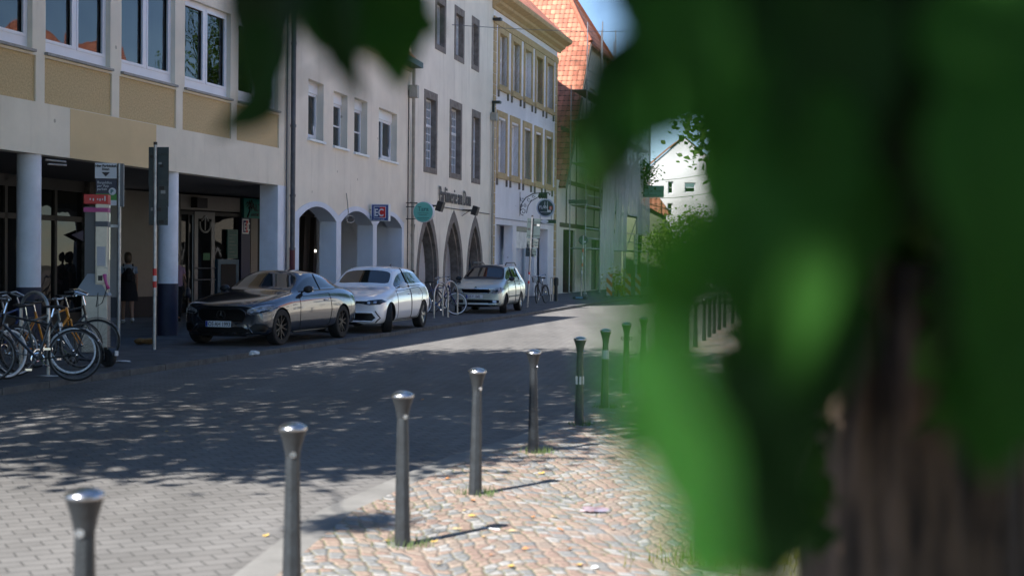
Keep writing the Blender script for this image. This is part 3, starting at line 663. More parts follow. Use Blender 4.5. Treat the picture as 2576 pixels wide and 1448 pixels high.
# cash point light box on its bracket
x_, z_ = F2.sz(959, 535, -.35)
lbx = empty('light_box_sign', F2.pt(x_, 0, z_), F2.rot, 'small blue and red EC cash sign box sticking out above the third arch', 'sign')
hw = .30; hh = .30; lbx.scale = (.84, .84, .84)
MB().box(-.12, -.72, -hh, .12, -.08, hh).build('case', M_signw, lbx, bev=.015)
MB().box(-.13, -.69, -hh + .03, -.121, -.11, hh - .03).build('face', pmat('ec_face_blue', (.015, .05, .22), .4), lbx)
MB().box(-.136, -.62, -.19, -.131, -.18, .22).build('white_border', M_signw, lbx)
MB().box(-.141, -.40, -.17, -.137, -.20, .20).build('blue_square', pmat('ec_letter_blue', (.01, .04, .17), .4), lbx)
MB().box(-.141, -.60, -.17, -.137, -.40, .20).build('red_square', M_red, lbx)
text('EC', .36, M_signw, lbx, on_front(-.145, -.20, -.12), xs=.78, bold=.008)
text('electronic cash', .07, M_signw, lbx, on_front(-.134, -.14, -.26), xs=1.0)
MB().tube([(0, 0, .1), (0, -.1, .1)], .02, 6).tube([(0, 0, -.15), (0, -.1, -.15)], .02, 6).build('bracket', M_steel, lbx)

# ------------------------------------------------------------------ building 3: ivory house over pointed stone arches
b3 = house('gothic_arcade_house', F3, 'tall ivory house with dark stone pointed arches and stone framed lattice windows')
L3 = 11.66
ga = [(.85, 3.66, 1.05, 3.5), (4.21, 7.08, 1.05, 3.52), (7.58, 10.22, 1.05, 3.46)]
w3 = [(1.60, 3.25, 4.66, 7.46), (4.93, 6.66, 4.66, 7.49), (8.20, 9.58, 4.66, 7.48)]
w3u = [(2.88, 4.28, 9.0, 10.92), (5.48, 6.9, 9.0, 10.98), (8.05, 9.22, 9.0, 11.02)]
loop = [(0, G)]
for a, b, zs, za in ga: loop += [(a, G)] + gothic_pts(a, b, zs, za) + [(b, G)]
loop += [(L3, G), (L3, 12.6), (0, 12.6)]
MB().slab(loop, [rect(*[w[0], w[2], w[1], w[3]]) for w in w3 + w3u], 0, .36).build('wall', M_ivory, b3)
MB().box(-.02, .5, 6, .25, 9, 12.6).build('party_wall', M_ivory, b3)
for a, b, zs, za in ga:
    o_, i_ = gothic_pts(a, b, zs, za), gothic_pts(a + .26, b - .26, zs, za - .42)
    MB().slab([(a, G)] + o_ + [(b, G), (b - .26, G)] + i_[::-1] + [(a + .26, G)], [], -.012, .22).build('stone_arch', M_stone, b3)
    i2 = gothic_pts(a + .36, b - .36, zs, za - .58)
    MB().slab([(a + .26, G)] + i_ + [(b - .26, G), (b - .36, G)] + i2[::-1] + [(a + .36, G)], [], .10, .39).build('inner_arch', M_stone, b3)
for (a, b, z0, z1), up in [(w, 0) for w in w3] + [(w, 1) for w in w3u]:
    st = .2; s_ = MB().slab(rect(a, z0, b, z1), [rect(a + st, z0 + st, b - st, z1 - st * 1.3)], -.02, .26).build('window_surround', M_stone, b3)
    zt = z1 - st * 1.3; fr = frame_window(b3, a + st, z0 + st, b - st, zt, .17, fw=.055, cols=4, rows=4 if up else 8, mun=.034, curtain=False, bars=() if up else ((z0 + st) + (zt - z0 - st) * .62,))
MB().box(0, .4, 3.45, L3, 3.0, 3.6).build('soffit', M_jamb, b3)
MB().box(.0, 1.25, G, L3, 1.4, 3.45).box(L3 - .3, .4, G, L3, 1.3, 3.45).build('arcade_wall', M_jamb, b3)
roof(b3, 0, L3, 12.6, 0, 5, 50, M_tile)
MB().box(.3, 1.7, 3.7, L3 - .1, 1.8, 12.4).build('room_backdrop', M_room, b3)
# lettering and lamps
x_, z_ = F3.sz(1101, 497); x2_, _ = F3.sz(1180, 500)
t_ = text('Parfümerie am Dom', .78, pmat('old_iron_letters', (.10, .095, .09), .7), b3, on_wall(x_, -.05, F3.sz(1106, 507)[1]), xs=1.0, bold=.003, ext=.012)
wd = max(v.co.x for v in t_.data.vertices) - min(v.co.x for v in t_.data.vertices)
for v in t_.data.vertices: v.co.x = x_ + (v.co.x - x_) * (x2_ - x_) / wd
MB().tube([(0.05, -.02, F3.sz(1040, 512)[1] + .02), (L3 - .5, -.02, F3.sz(1040, 512)[1] + .02)], .018, 6).build('cable_run', M_black, b3)
for i, (x, y) in enumerate(((1107, 519), (1195, 530))):
    s_, z_ = F3.sz(x, y, -.5)
    fl = empty('floodlight', F3.pt(s_, 0, z_), F3.rot, ('black wall floodlight between round teal sign and blackletter name', 'black wall floodlight above the third pointed arch')[i], 'lamp')
    m = MB(); m.M = Matrix.Translation((0, -.5, 0)) @ Matrix.Rotation(R(18), 4, 'X')
    m.box(-.17, -.10, -.17, .17, .10, .17).build('lamp_head', M_black, fl, bev=.012)
    MB().tube([(-.05, 0, .02), (-.05, -.42, .02)], .03, 6).tube([(-.05, 0, -.2), (-.05, -.3, 0)], .012, 6).build('bracket', M_black, fl)
# round teal hanging sign
s_, z_ = F3.sz(1066, 533.5, -.62)
rs = empty('round_sign', F3.pt(s_, 0, z_), F3.rot, 'round teal hanging sign with curly lettering by the grey downpipe', 'sign')
rad = .335
MB().lathe([(0, -.09), (rad, -.09), (rad, .09), (0, .09)], 40, (0, -.62, 0), 'x').build('case', M_signw, rs, autos=True)
MB().lathe([(0, -.101), (rad * .955, -.101), (rad * .955, -.09), (0, -.09)], 40, (0, -.62, 0), 'x').build('face', pmat('teal_face', (.12, .44, .38), .4), rs, autos=True)
M_tealink = pmat('dark_teal_ink', (.02, .11, .105), .5)
text('Tara', .21, M_tealink, rs, on_front(-.106, -.44, .03), xs=.95)
for i, (wd, z) in enumerate(((.36, -.04), (.26, -.10), (.40, -.19), (.30, -.24))): MB().box(-.105, -.62 - wd / 2, z - .008, -.102, -.62 + wd / 2, z + .008).build('small_print_line', M_tealink, rs)
bk = MB()
for z in (.17, .30, -.22): bk.tube([(0, 0, z), (0, -.40, z)], .014, 6)
bk.build('bracket', M_iron, rs)
# house number
s_, z_ = F3.sz(1034.5, 596); nb_ = text('37', .62, M_black, b3, on_wall(.12, -.012, z_), 'house_number', xs=.8, bold=.01)
# broken downpipe at the right end
m = MB().tube([(11.35, -.10, 1.3), (11.35, -.10, 7.4)], .05, 10); m.box(11.2, -.25, 7.35, 11.52, -.02, 7.65)
dp = m.build('downpipe', M_zincl, b3, autos=True); MB().lathe([(.07, G), (.07, 1.4)], 12, (11.35, -.1, 0)).build('pipe_foot', M_black, dp, autos=True)
MB().box(11.42, -.35, 8.05, 11.7, -.02, 8.15).box(11.42, -.35, 11.4, 11.7, -.02, 11.5).box(11.5, -.1, 7.7, 11.62, -.02, 8.1).build('pipe_bracket', M_black, b3)

# ------------------------------------------------------------------ building 4: white house with ochre stone dressings
b4 = house('white_townhouse', F4, 'white town house with ochre stone window frames and deep moulded cornice')
L4 = 12.17
cu = [(.70, 2.42), (2.94, 4.66), (5.2, 6.88), (7.38, 9.12), (9.64, 11.36)]
cl = [(.59, 2.33), (2.82, 4.58), (5.14, 6.82), (7.38, 8.98), (9.56, 11.24)]
op = [(.74, 3.54), (4.22, 7.62), (8.2, 10.42)]
hol = [rect(a + .22, 8.98, b - .22, 11.1) for a, b in cu] + [rect(a + .22, 5.32, b - .22, 7.55) for a, b in cl]
MB().slab([(0, G)] + sum([[(a, G), (a, 3.2), (b, 3.2), (b, G)] for a, b in op], []) + [(L4, G), (L4, 11.7), (0, 11.7)], hol, 0, .4).build('wall', M_white, b4)
MB().box(0, .4, G, .3, 8, 11.7).box(L4 - .3, .4, G, L4, 8, 11.7).build('side_wall', M_white, b4)
M_mull = pmat('window_white_paint', (.86, .86, .88), .5)
for k, (lst, z0, z1) in enumerate(((cu, 8.85, 11.32), (cl, 5.22, 7.88))):
    for a, b in lst:
        i0, i1 = z0 + .13, z1 - .22 if k == 0 else z1 - .33
        w_ = frame_window(b4, a + .22, i0, b - .22, z1 - .24, .22, M_mull, fw=.15, cols=2, rows=4, mun=.075, curtain=False, bars=(i0 + (z1 - .24 - i0) * .52,))
        MB().slab(rect(a, z0, b, z1), [rect(a + .22, i0, b - .22, z1 - .24)], -.045, .22).build('window_surround', M_tan, b4)
        s_ = MB().box(a - .03, -.11, z0 - .14, b + .03, .0, z0 + .02)
        s_.build('sill', M_tan, w_)
        for q_ in (a + .03, b - .12): MB().box(q_, -.075, z0 - .42, q_ + .09, 0, z0 - .14).build('sill_bracket', pmat('bracket_stone', (.17, .15, .13), .8), w_)
MB().box(-.04, -.06, 11.34, L4 + .05, 0, 11.62).build('frieze_band', M_tan, b4)
cn = MB(); pr = [(0, 11.9), (-.08, 11.9), (-.12, 12.0), (-.30, 12.10), (-.34, 12.2), (-.62, 12.32), (-.66, 12.42), (-.66, 12.5), (0, 12.5)]
vs = [(-.25, y, z) for y, z in pr] + [(L4 + .4, y, z) for y, z in pr]; n_ = len(pr)
cn.add(vs, [(i, (i + 1) % n_, (i + 1) % n_ + n_, i + n_) for i in range(n_)] + [tuple(range(n_)), tuple(range(2 * n_ - 1, n_ - 1, -1))]).build('cornice', M_tan, b4)
MB().box(0, 0, 11.7, L4, .4, 12.1).build('upper_wall_band', M_white, b4)
qm = MB(); z = G
while z < 11.3:
    for a, b in ((0, .42), (L4 - .42, L4)):
        qm.box(a, -.03, z, b, .05, z + .415)
    z += .44
qm.build('quoins', M_tan, b4, bev=.012)
MB().box(-.03, .0, G, -.005, .6, 12.0).build('side_quoins', M_tan, b4)
roof(b4, -.25, L4 + .4, 12.5, 0, 6, 44, M_tile, over=.6)
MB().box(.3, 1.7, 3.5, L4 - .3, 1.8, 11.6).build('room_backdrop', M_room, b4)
MB().box(.42, .6, G, L4 - .42, .7, 3.3).build('recess_wall', M_jamb, b4)
MB().box(.42, .4, 3.2, L4 - .42, .7, 3.3).build('soffit', M_jamb, b4)
for a, b in op[1:]: MB().box(a, .56, G, b, .6, .62).build('plinth', M_tan, b4)
pm = MB().box(4.25, .1, 2.25, 6.75, .16, 2.98).build('shop_picture_board', pmat('grey_photo_print', (.36, .36, .38), .5, c2=(.72, .72, .74), scale=2.2), b4)
MB().box(4.25, .08, 3.0, 7.6, .3, 3.19).build('blind_box', M_black, b4)
MB().box(.42, -.02, 3.42, L4 - .42, .0, 3.46).build('string_line', pmat('string_line_grey', (.3, .3, .33), .8), b4)  # thin grey line along the wall over the openings
gr = MB()
for (sx, sz), sc_ in (((8.6, 1.95), .22), ((5.0, 1.6), .2)):
    pts = [(sx + sc_ * (i * .45 + .3 * math.sin(i * 2.3)), .592, sz + sc_ * .9 * math.sin(i * 1.7)) for i in range(14)]
    gr.tube(pts, .014, 4)
gr.tube([(8.4, .592, 1.25), (8.8, .592, 1.18), (9.3, .592, 1.05)], .035, 4)
gr.build('graffiti_scrawl', pmat('spray_red', (.35, .12, .13), .7), b4)
# ------------------------------------------------------------------ wrought-iron bracket sign on building 4
s0_, z0_ = F4.sz(1307, 520, 0)
ws = empty('bracket_sign', F4.pt(s0_, 0, z0_), F4.rot, 'round dark blue pub sign under a curly wrought iron bracket', 'sign')
# sign stands out from the wall toward the street (local -y)
SC = 49.0 / 3576 * 1.39
def bs(x, y, dx=0.0): return (dx, -(x - 1307) * .0178, (y - 520) * -.0178)
im = MB()
im.tube([bs(1307, 484), bs(1307, 542)], .02, 6)
im.tube([bs(1307, 536), bs(1312, 512), bs(1322, 498), bs(1340, 488), bs(1358, 486), bs(1378, 486), bs(1384, 489), bs(1381, 492)], .02, 6)
im.tube([bs(1324, 536), bs(1328, 518), bs(1336, 506), bs(1350, 498), bs(1358, 494)], .016, 6)
def spiral(cx, cy, r, t0, turns, k=1):
    return [bs(cx + r * (1 - i / 26) * math.cos(t0 + k * turns * 2 * math.pi * i / 22), cy + r * (1 - i / 26) * math.sin(t0 + k * turns * 2 * math.pi * i / 22)) for i in range(23)]
im.tube(spiral(1316, 532, 9, 1.5, 1.4), .013, 5); im.tube(spiral(1314, 502, 6, 4, 1.3, -1), .012, 5); im.tube(spiral(1330, 502, 6.5, 0, 1.0), .011, 5)
im.tube(spiral(1341, 494, 4.5, 0, 1.0), .011, 5); im.tube(spiral(1312, 518, 4.5, 2, 1.2), .011, 5); im.tube(spiral(1321, 517, 4.5, 5, 1.2, -1), .011, 5)
im.build('iron_bracket', M_iron, ws)
rb = MB()
for x in (1358, 1364, 1369, 1374): rb.tube([bs(x, 487), bs(x - 1.5, 494), bs(x + 1, 500)], [.05, .075, .03], 6)
rb.build('iron_ornament', M_iron, ws)
cy_, cz_ = bs(1373, 523)[1:]; rd = .345
MB().lathe([(0, -.05), (rd + .06, -.05), (rd + .06, .05), (0, .05)], 40, (0, cy_, cz_), 'x').build('sign_rim', pmat('pale_blue_rim', (.42, .46, .58), .4), ws, autos=True)
MB().lathe([(0, -.062), (rd, -.062), (rd, -.05), (0, -.05)], 40, (0, cy_, cz_), 'x').build('sign_face', pmat('night_blue', (.010, .012, .055), .35), ws, autos=True)
text('PLAN', .20, M_signw, ws, on_front(-.066, cy_ + .29, cz_ - .03), xs=.78)
MB().box(-.070, cy_ - .30, cz_ - .07, -.064, cy_ - .17, cz_ + .07).build('red_badge', M_red, ws)
text('B', .14, M_signw, ws, on_front(-.073, cy_ - .20, cz_ - .05), xs=.8)
MB().box(-.066, cy_ - .24, cz_ - .19, -.063, cy_ + .22, cz_ - .175).box(-.066, cy_ - .24, cz_ - .17, -.063, cy_ - .08, cz_ - .09).box(-.066, cy_ + .02, cz_ - .02, -.063, cy_ + .04, cz_ + .28).box(-.066, cy_ - .1, cz_ - .1, -.063, cy_ - .08, cz_ + .28).build('white_print', M_signw, ws)
MB().box(-.04, cy_ - .46, cz_ - .67, .04, cy_ + .36, cz_ - .51).build('lower_board', pmat('bottle_green_board', (.01, .022, .018), .5), ws)
MB().lathe([(0, -.05), (.5, -.05), (.5, -.04), (0, -.04)], 24, (0, cy_ + .04, cz_ - .59), 'x').build('tmp', M_signw, ws)
e_ = bpy.data.objects['tmp']
for v in e_.data.vertices: v.co.y = cy_ + .04 + (v.co.y - cy_ - .04) * .34; v.co.z = cz_ - .59 + (v.co.z - cz_ + .59) * .16
e_.name = 'white_oval'; e_.data.name = 'white_oval'
MB().tube([(0, cy_ - .25, cz_ - .30), (0, cy_ - .25, cz_ - .52)], .012, 6).tube([(0, cy_ + .25, cz_ - .30), (0, cy_ + .25, cz_ - .52)], .012, 6).tube([(0, cy_, cz_ + .39), (0, cy_, cz_ + .6)], .015, 6).build('hanger', M_iron, ws)

# ------------------------------------------------------------------ building 5: steep gable house, scaffolded
F5 = Facade(F4.pt(L4 + .25, 0, 0).x, F4.pt(L4 + .25, 0, 0).y, 2185)
b5 = house('gabled_house', F5, 'half timbered house with steep orange tiled roof behind scaffolding')
def s5(v): return v - 12.42
GE, GP = s5(13.0), s5(22.2); ze = 5.7; zt = 14.0; tanp = 1.33
GR = 2 * GP - GE; zp = ze + (GP - GE) * tanp; zh = 13.5; hx = GE + (zh - ze) / tanp
MB().slab([(s5(12.45), G), (GR, G), (GR, ze), (GR - (zh - ze) / tanp, zh), (hx, zh), (GE, ze), (s5(12.45), ze)],
          [rect(s5(17.6), 9.3, s5(18.9), 10.9), rect(s5(20.6), 9.3, s5(22.4), 11.2), rect(s5(14.0), G + .02, s5(17.0), 3.3), rect(s5(21.5), G + .02, s5(24.5), 2.9)], 0, .35).build('wall', M_ivory, b5)
MB().box(s5(12.45), .35, G, s5(12.75), 12, ze).build('side_wall', M_white, b5)
for a, b, z0, z1 in ((17.6, 18.9, 9.3, 10.9), (20.6, 22.4, 9.3, 11.2)): frame_window(b5, s5(a), z0, s5(b), z1, .15, cols=2, rows=4)
MB().box(s5(14.0), .3, G, s5(17), .4, 3.3).build('doorway', pmat('old_door_brown', (.035, .03, .028), .7), b5)
MB().box(s5(21.5), .3, G, s5(24.5), .4, 2.9).build('doorway', pmat('old_door_brown', (.035, .03, .028)), b5)
mt = MB()
for s_ in (15.3, 16.2): mt.box(s5(s_), -.02, G, s5(s_) + .14, .30, 3.3)
for z in (3.4, 5.6, 8.2): mt.box(s5(13.1), -.03, z, GR - max(0, (z - ze)) / tanp - .2, .0, z + .22)
for s_ in (14.5, 17.0, 19.5, 22, 24.5, 27, 29.5): mt.box(s5(s_), -.025, 3.6, s5(s_) + .2, .0, min(8.2, ze + (s5(s_) - GE) * tanp - .4) if s_ < 22 else min(8.2, ze + (GR - s5(s_)) * tanp - .4))
mt.build('timber_frame', pmat('weathered_timber', (.10, .075, .055), .85, var=.25, scale=6), b5)
# roof planes: left slope, right slope, half hip over the street gable
D = 13.0; ov = .35; cs = math.cos(math.atan(tanp))
def slope(x0, z0, x1, z1, poly):               # poly of (along-depth y, fraction up) -> roof sheet with thickness
    vs = [(x0 + (x1 - x0) * f, y, z0 + (z1 - z0) * f) for y, f in poly]; n = len(vs)
    nx, nz = (z1 - z0), -(x1 - x0); L = math.hypot(nx, nz); k = .12
    if nz > 0: nx, nz = nx, nz
    lo = [(x + nx / L * k * (1 if nz < 0 else -1), y, z + nz / L * k * (1 if nz < 0 else -1)) for x, y, z in vs]
    return MB().add(vs + lo, [tuple(range(n)), tuple(range(2 * n - 1, n - 1, -1))] + [(i, (i + 1) % n, (i + 1) % n + n, i + n) for i in range(n)])
fh = (zh - ze) / (zp - ze); hipd = 2.3
for x0, name in ((GE - .25, 'roof_slope'), (GR + .25, 'roof_slope')):
    z0 = ze - .33; f0 = fh
    m = slope(x0, z0, GP, zp, [(-ov, 0), (-ov, fh), (hipd, 1), (D, 1), (D, 0)])
    m.build(name, M_tile, b5, uvf=lambda p, x0=x0, z0=z0: (p.y, math.hypot(p.x - x0, p.z - z0)))
hl = GE - .25 + (GP - GE + .25) * fh; hz = ze - .33 + (zp - ze + .33) * fh
MB().add([(hl, -ov, hz), (2 * GP - hl, -ov, hz), (GP, hipd, zp), (hl, -ov + .05, hz - .12), (2 * GP - hl, -ov + .05, hz - .12), (GP, hipd, zp - .12)],
         [(0, 1, 2), (5, 4, 3), (0, 3, 4, 1), (1, 4, 5, 2), (2, 5, 3, 0)]).build('half_hip_roof', M_tile, b5, uvf=lambda p: (p.x, p.y * 1.6))
rt = MB()
rt.tube([(hl, -ov, hz + .03), (GP, hipd, zp + .04)], .12, 8).tube([(2 * GP - hl, -ov, hz + .03), (GP, hipd, zp + .04)], .12, 8).tube([(GP, hipd, zp + .04), (GP, D, zp + .04)], .12, 8)
rt.build('ridge_tiles', pmat('ridge_clay', (.36, .12, .07), .8, var=.3, scale=9), b5)
bg_ = MB()
for sg in (1, -1):
    xa = GE - .25 if sg == 1 else GR + .25; xb = hl if sg == 1 else 2 * GP - hl
    bg_.add([(xa, -ov - .05, ze - .45), (xb, -ov - .05, hz - .1), (xb, -ov - .05, hz - .48), (xa + sg * .28, -ov - .05, ze - .45), (xa, -ov, ze - .45), (xb, -ov, hz - .1), (xb, -ov, hz - .48), (xa + sg * .28, -ov, ze - .45)],
            [(0, 1, 2, 3), (7, 6, 5, 4), (0, 4, 5, 1), (1, 5, 6, 2), (2, 6, 7, 3), (3, 7, 4, 0)])
bg_.build('barge_board', pmat('grey_barge_board', (.22, .20, .18), .8, var=.2, scale=4), b5)

# scaffolding in front of it
scf = empty('scaffolding', F5.o, F5.rot, 'galvanised tube scaffolding with grey netting on the gabled house', 'scaffolding')
S_ = [s5(v) for v in (13.4, 17.4, 21.4, 25.4, 29.6, 34.2)]; lev = [2.35, 4.5, 6.6, 8.7, 10.2]
def ztop(i): return (10.4, 14.2, 14.4, 14.4, 13.0, 11.0)[i]
st = MB()
for i, s_ in enumerate(S_):
    for y in (-1.25, -.45): st.tube([(s_, y, .12), (s_, y, ztop(i))], .03, 6)
st.build('standards', M_steel, scf)
lg = MB(); dk = MB()
for i in range(5):
    for z in lev:
        if z > min(ztop(i), ztop(i + 1)): continue
        for dz in (0, .5, 1.0): lg.tube([(S_[i], -1.25, z + dz), (S_[i + 1], -1.25, z + dz)], .022, 5)
        lg.tube([(S_[i], -1.25, z), (S_[i], -.45, z)], .022, 5)
        dk.box(S_[i] + .05, -1.2, z - .05, S_[i + 1] - .05, -.5, z)
lg.build('guard_rails', M_steel, scf)
for i, z in ((1, 2.35), (2, 4.5), (3, 2.35)): MB().tube([(S_[i], -1.27, z), (S_[i + 1], -1.27, z + 2.1)], .022, 5).build('brace', M_steel, scf)
dk.build('deck_boards', pmat('deck_boards', (.14, .13, .12), .8, var=.3, scale=6), scf)
MB().box(S_[0] - .1, -1.33, 4.55, S_[0] + .0, -.4, 4.75).build('console', M_zinc, scf)
nm = bpy.data.materials.new('scaffold_netting'); n, l = nodes(nm); b = n['Principled BSDF']; b.inputs['Base Color'].default_value = (.55, .56, .55, 1); b.inputs['Roughness'].default_value = .9
tr = n.new('ShaderNodeBsdfTransparent'); ms = n.new('ShaderNodeMixShader'); nz = n.new('ShaderNodeTexNoise'); nz.inputs['Scale'].default_value = 1.6; nz.inputs['Detail'].default_value = 6
tc = n.new('ShaderNodeTexCoord'); mp = n.new('ShaderNodeMapping'); mp.inputs['Scale'].default_value = (2.6, 1, .35); l.new(tc.outputs['Object'], mp.inputs[0]); l.new(mp.outputs[0], nz.inputs['Vector'])
mr = n.new('ShaderNodeMapRange'); mr.inputs['From Min'].default_value = .3; mr.inputs['From Max'].default_value = .7; mr.inputs['To Min'].default_value = .62; mr.inputs['To Max'].default_value = .95
l.new(nz.outputs['Fac'], mr.inputs['Value']); l.new(mr.outputs[0], ms.inputs[0]); l.new(tr.outputs[0], ms.inputs[1]); l.new(b.outputs[0], ms.inputs[2]); l.new(ms.outputs[0], n['Material Output'].inputs['Surface'])
MATS['net'] = nm
def netting(a, b, z0, z1, y=-1.31, par=scf, name='netting'):
    m = MB(); nx, nz_ = max(2, int((b - a) / .22)), max(2, int((z1 - z0) / .3)); vs = []; fs = []
    for j in range(nz_ + 1):
        for i in range(nx + 1):
            x = a + (b - a) * i / nx; z = z0 + (z1 - z0) * j / nz_
            vs.append((x, y + .05 * math.sin(x * 5.1 + z * .6) + .03 * math.sin(x * 11 + 1.3 * z), z))
    for j in range(nz_):
        for i in range(nx): fs.append((j * (nx + 1) + i, j * (nx + 1) + i + 1, (j + 1) * (nx + 1) + i + 1, (j + 1) * (nx + 1) + i))
    return m.add(vs, fs).build(name, nm, par, smooth=True)
netting(S_[1], S_[2] - .1, .75, 8.6); netting(S_[2], S_[3] - .05, 2.3, 8.6); netting(S_[3], S_[4], 4.4, 11.5); netting(S_[4], S_[5], 3.4, 10.8)
for s_ in S_[:5]: MB().lathe([(.0, .14), (.09, .14), (.10, G + .002), (0, G + .002)], 4, (s_, -1.25, 0), ph=.78).build('base_plate', M_steel, scf)
bn = MB().box(s5(27.4), -1.45, 1.55, s5(28.7), -1.41, 3.35).build('banner', pmat('banner_yellow', (.45, .40, .07), .6, c2=(.40, .44, .42), scale=1.2), scf)
mt2 = MB()
for i in range(6): mt2.box(s5(27.55), -1.456, 1.75 + i * .24, s5(28.5 - .15 * (i % 2)), -1.452, 1.83 + i * .24)
mt2.build('printed_lines', pmat('dim_green_print', (.03, .12, .06), .6), bn)

# ------------------------------------------------------------------ far end of the street
wh = empty('white_gable_house', (9.15, 98, 0), 0, 'plain white gabled house closing the street behind the green trees', 'building')
wh.scale = (1.065, 1.065, 1.065)
MB().slab([(-1.2, 0), (4.55, 0), (4.55, 7.9), (2.4, 9.65), (-1.2, 6.5)], [rect(1.42, 6.02, 1.76, 6.82), rect(2.5, 6.1, 3.2, 6.75), rect(1.4, 4.65, 1.74, 5.4)], 0, .3).box(-1.2, .3, 0, 4.55, 9, 6.4).build('wall', pmat('bright_white_render', (.72, .74, .75), .85, var=.05), wh)
for a, z0, b, z1 in ((1.42, 6.02, 1.76, 6.82), (2.5, 6.1, 3.2, 6.75), (1.4, 4.65, 1.74, 5.4)): frame_window(wh, a, z0, b, z1, .12, fw=.06, cols=1, rows=2)
MB().add([(-1.4, -.1, 6.42), (2.4, -.1, 9.75), (2.4, 9, 9.75), (-1.4, 9, 6.42), (4.75, -.1, 7.84), (4.75, 9, 7.84)], [(0, 1, 2, 3), (1, 4, 5, 2)]).build('roof', M_tilefar, wh, uvf=lambda p: (p.y, p.x * 2))
lowh = empty('low_house', (7.15, 93.5, 0), 0, 'low green grey house with a brown tiled roof edge before the white gable', 'building')
lowh.scale = (1.2, 1, 1.16)
MB().slab([(.2, 0), (2.45, 0), (2.45, 4.4), (1.0, 6.4), (.85, 6.6), (.2, 5.9)], [], 0, 6).build('wall', pmat('green_grey_render', (.13, .16, .10), .9, var=.2), lowh)
MB().slab([(2.72, 4.15), (.85, 6.75), (.2, 6.05), (.2, 5.85), (.82, 6.4), (1.25, 5.5), (1.05, 4.75), (2.3, 4.1)], [], -.3, 6).build('roof', M_tilefar, lowh, uvf=lambda p: (p.x, p.z * 1.3))
# green board sign jutting out over the street
gs = empty('shop_board_sign', (8.14, 88, 6.05), R(0), 'pale green shop board jutting over the street before the white house', 'sign')
gs.scale = (1.46, 1.46, 1.46)
MB().box(-.05, 0, -.25, .82, .08, .25).build('board', pmat('pale_green_board', (.15, .30, .21), .5), gs, bev=.03)
text('Hotel Dom', .15, pmat('board_ink', (.02, .05, .035), .5), gs, on_wall(.04, -.004, -.02), xs=.95); text('Restaurant', .10, pmat('board_ink', (.02, .05, .035)), gs, on_wall(.08, -.004, -.17), xs=1.0)
MB().tube([(-.9, .04, .2), (-.04, .04, .2)], .02, 6).tube([(-.9, .04, -.2), (-.04, .04, -.2)], .02, 6).build('bracket', M_iron, gs)
# overhead span wires
wm = pmat('wire', (.05, .05, .055), .5)
def wire(p, q, sag, r, lab):
    pts = [p.lerp(q, i / 16) - Vector((0, 0, sag * 4 * (i / 16) * (1 - i / 16))) for i in range(17)]
    tag(MB().tube(pts, r, 5).build('span_wire', wm), lab, 'wire')
pA = F3.pt(*[F3.sz(1136, 63)[0], -.02, F3.sz(1136, 63)[1]]); pB = at(1640, 78, 78)
wire(pA, pB, .12, .012, 'thin span wire from the ivory house across the orange roofs')
wire(F4.pt(L4 + 24, -.1, 7.0), Vector((13.2, 92, 7.6)), .2, .02, 'upper thin wire crossing in front of the white gable')
wire(F4.pt(L4 + 24, -.1, 5.9), Vector((13.2, 92, 6.3)), .2, .02, 'lower thin wire crossing in front of the white gable')

# opposite side of the street (off to the right of the picture; seen in the windows and car paint)
def far_house(x, y, rz, wdt, dpt, h, rh, wall, lab, timber=False):
    H = empty('opposite_house', (x, y, 0), rz, lab, 'building')
    hs = [rect(-wdt / 2 + .8 + i * 2.1, z, -wdt / 2 + 1.9 + i * 2.1, z + 1.5) for i in range(int((wdt - 1) / 2.1)) for z in (1.2, 4.2, 7.2) if z + 1.7 < h]
    MB().slab(rect(-wdt / 2, 0, wdt / 2, h), hs, 0, .3).box(-wdt / 2, .3, 0, wdt / 2, dpt, h).build('wall', wall, H)
    for q in hs: frame_window(H, q[0][0], q[0][1], q[1][0], q[2][1], .1, cols=2, rows=2)
    MB().add([(-wdt / 2 - .2, -.4, h), (wdt / 2 + .2, -.4, h), (wdt / 2 + .2, dpt / 2, h + rh), (-wdt / 2 - .2, dpt / 2, h + rh), (-wdt / 2 - .2, dpt + .4, h), (wdt / 2 + .2, dpt + .4, h)], [(0, 1, 2, 3), (3, 2, 5, 4), (0, 3, 4), (1, 5, 2)]).build('roof', M_tile, H, uvf=lambda p: (p.x, p.y * 1.4))
    if timber:
        t = MB()
        for z in (3.2, 6.3, h - .2): t.box(-wdt / 2, -.03, z, wdt / 2, 0, z + .2)
        for i in range(int(wdt / 1.05)): t.box(-wdt / 2 + i * 1.05, -.028, 0, -wdt / 2 + i * 1.05 + .18, 0, h)
        t.build('timber_frame', pmat('black_timber', (.03, .022, .018), .8), H)
Mlim = pmat('limestone_facade', (.78, .73, .63), .85, var=.1)
far_house(18.0, 30, R(-90), 11, 9, 7.4, 4.0, Mlim, 'cream house on the right side of the street, nearest')
far_house(19.5, 42, R(-88), 11, 9, 7.0, 4.6, pmat('white_infill', (.80, .79, .76), .85), 'timber framed white house on the right side', True)
far_house(22.5, 54, R(-84), 12, 9, 8.0, 4.5, Mlim, 'cream house on the right side of the street, farthest')
far_house(16.5, 18, R(-95), 12, 9, 7.2, 4.0, pmat('white_infill', (.72, .7, .66)), 'white house on the right side nearest the viewer')
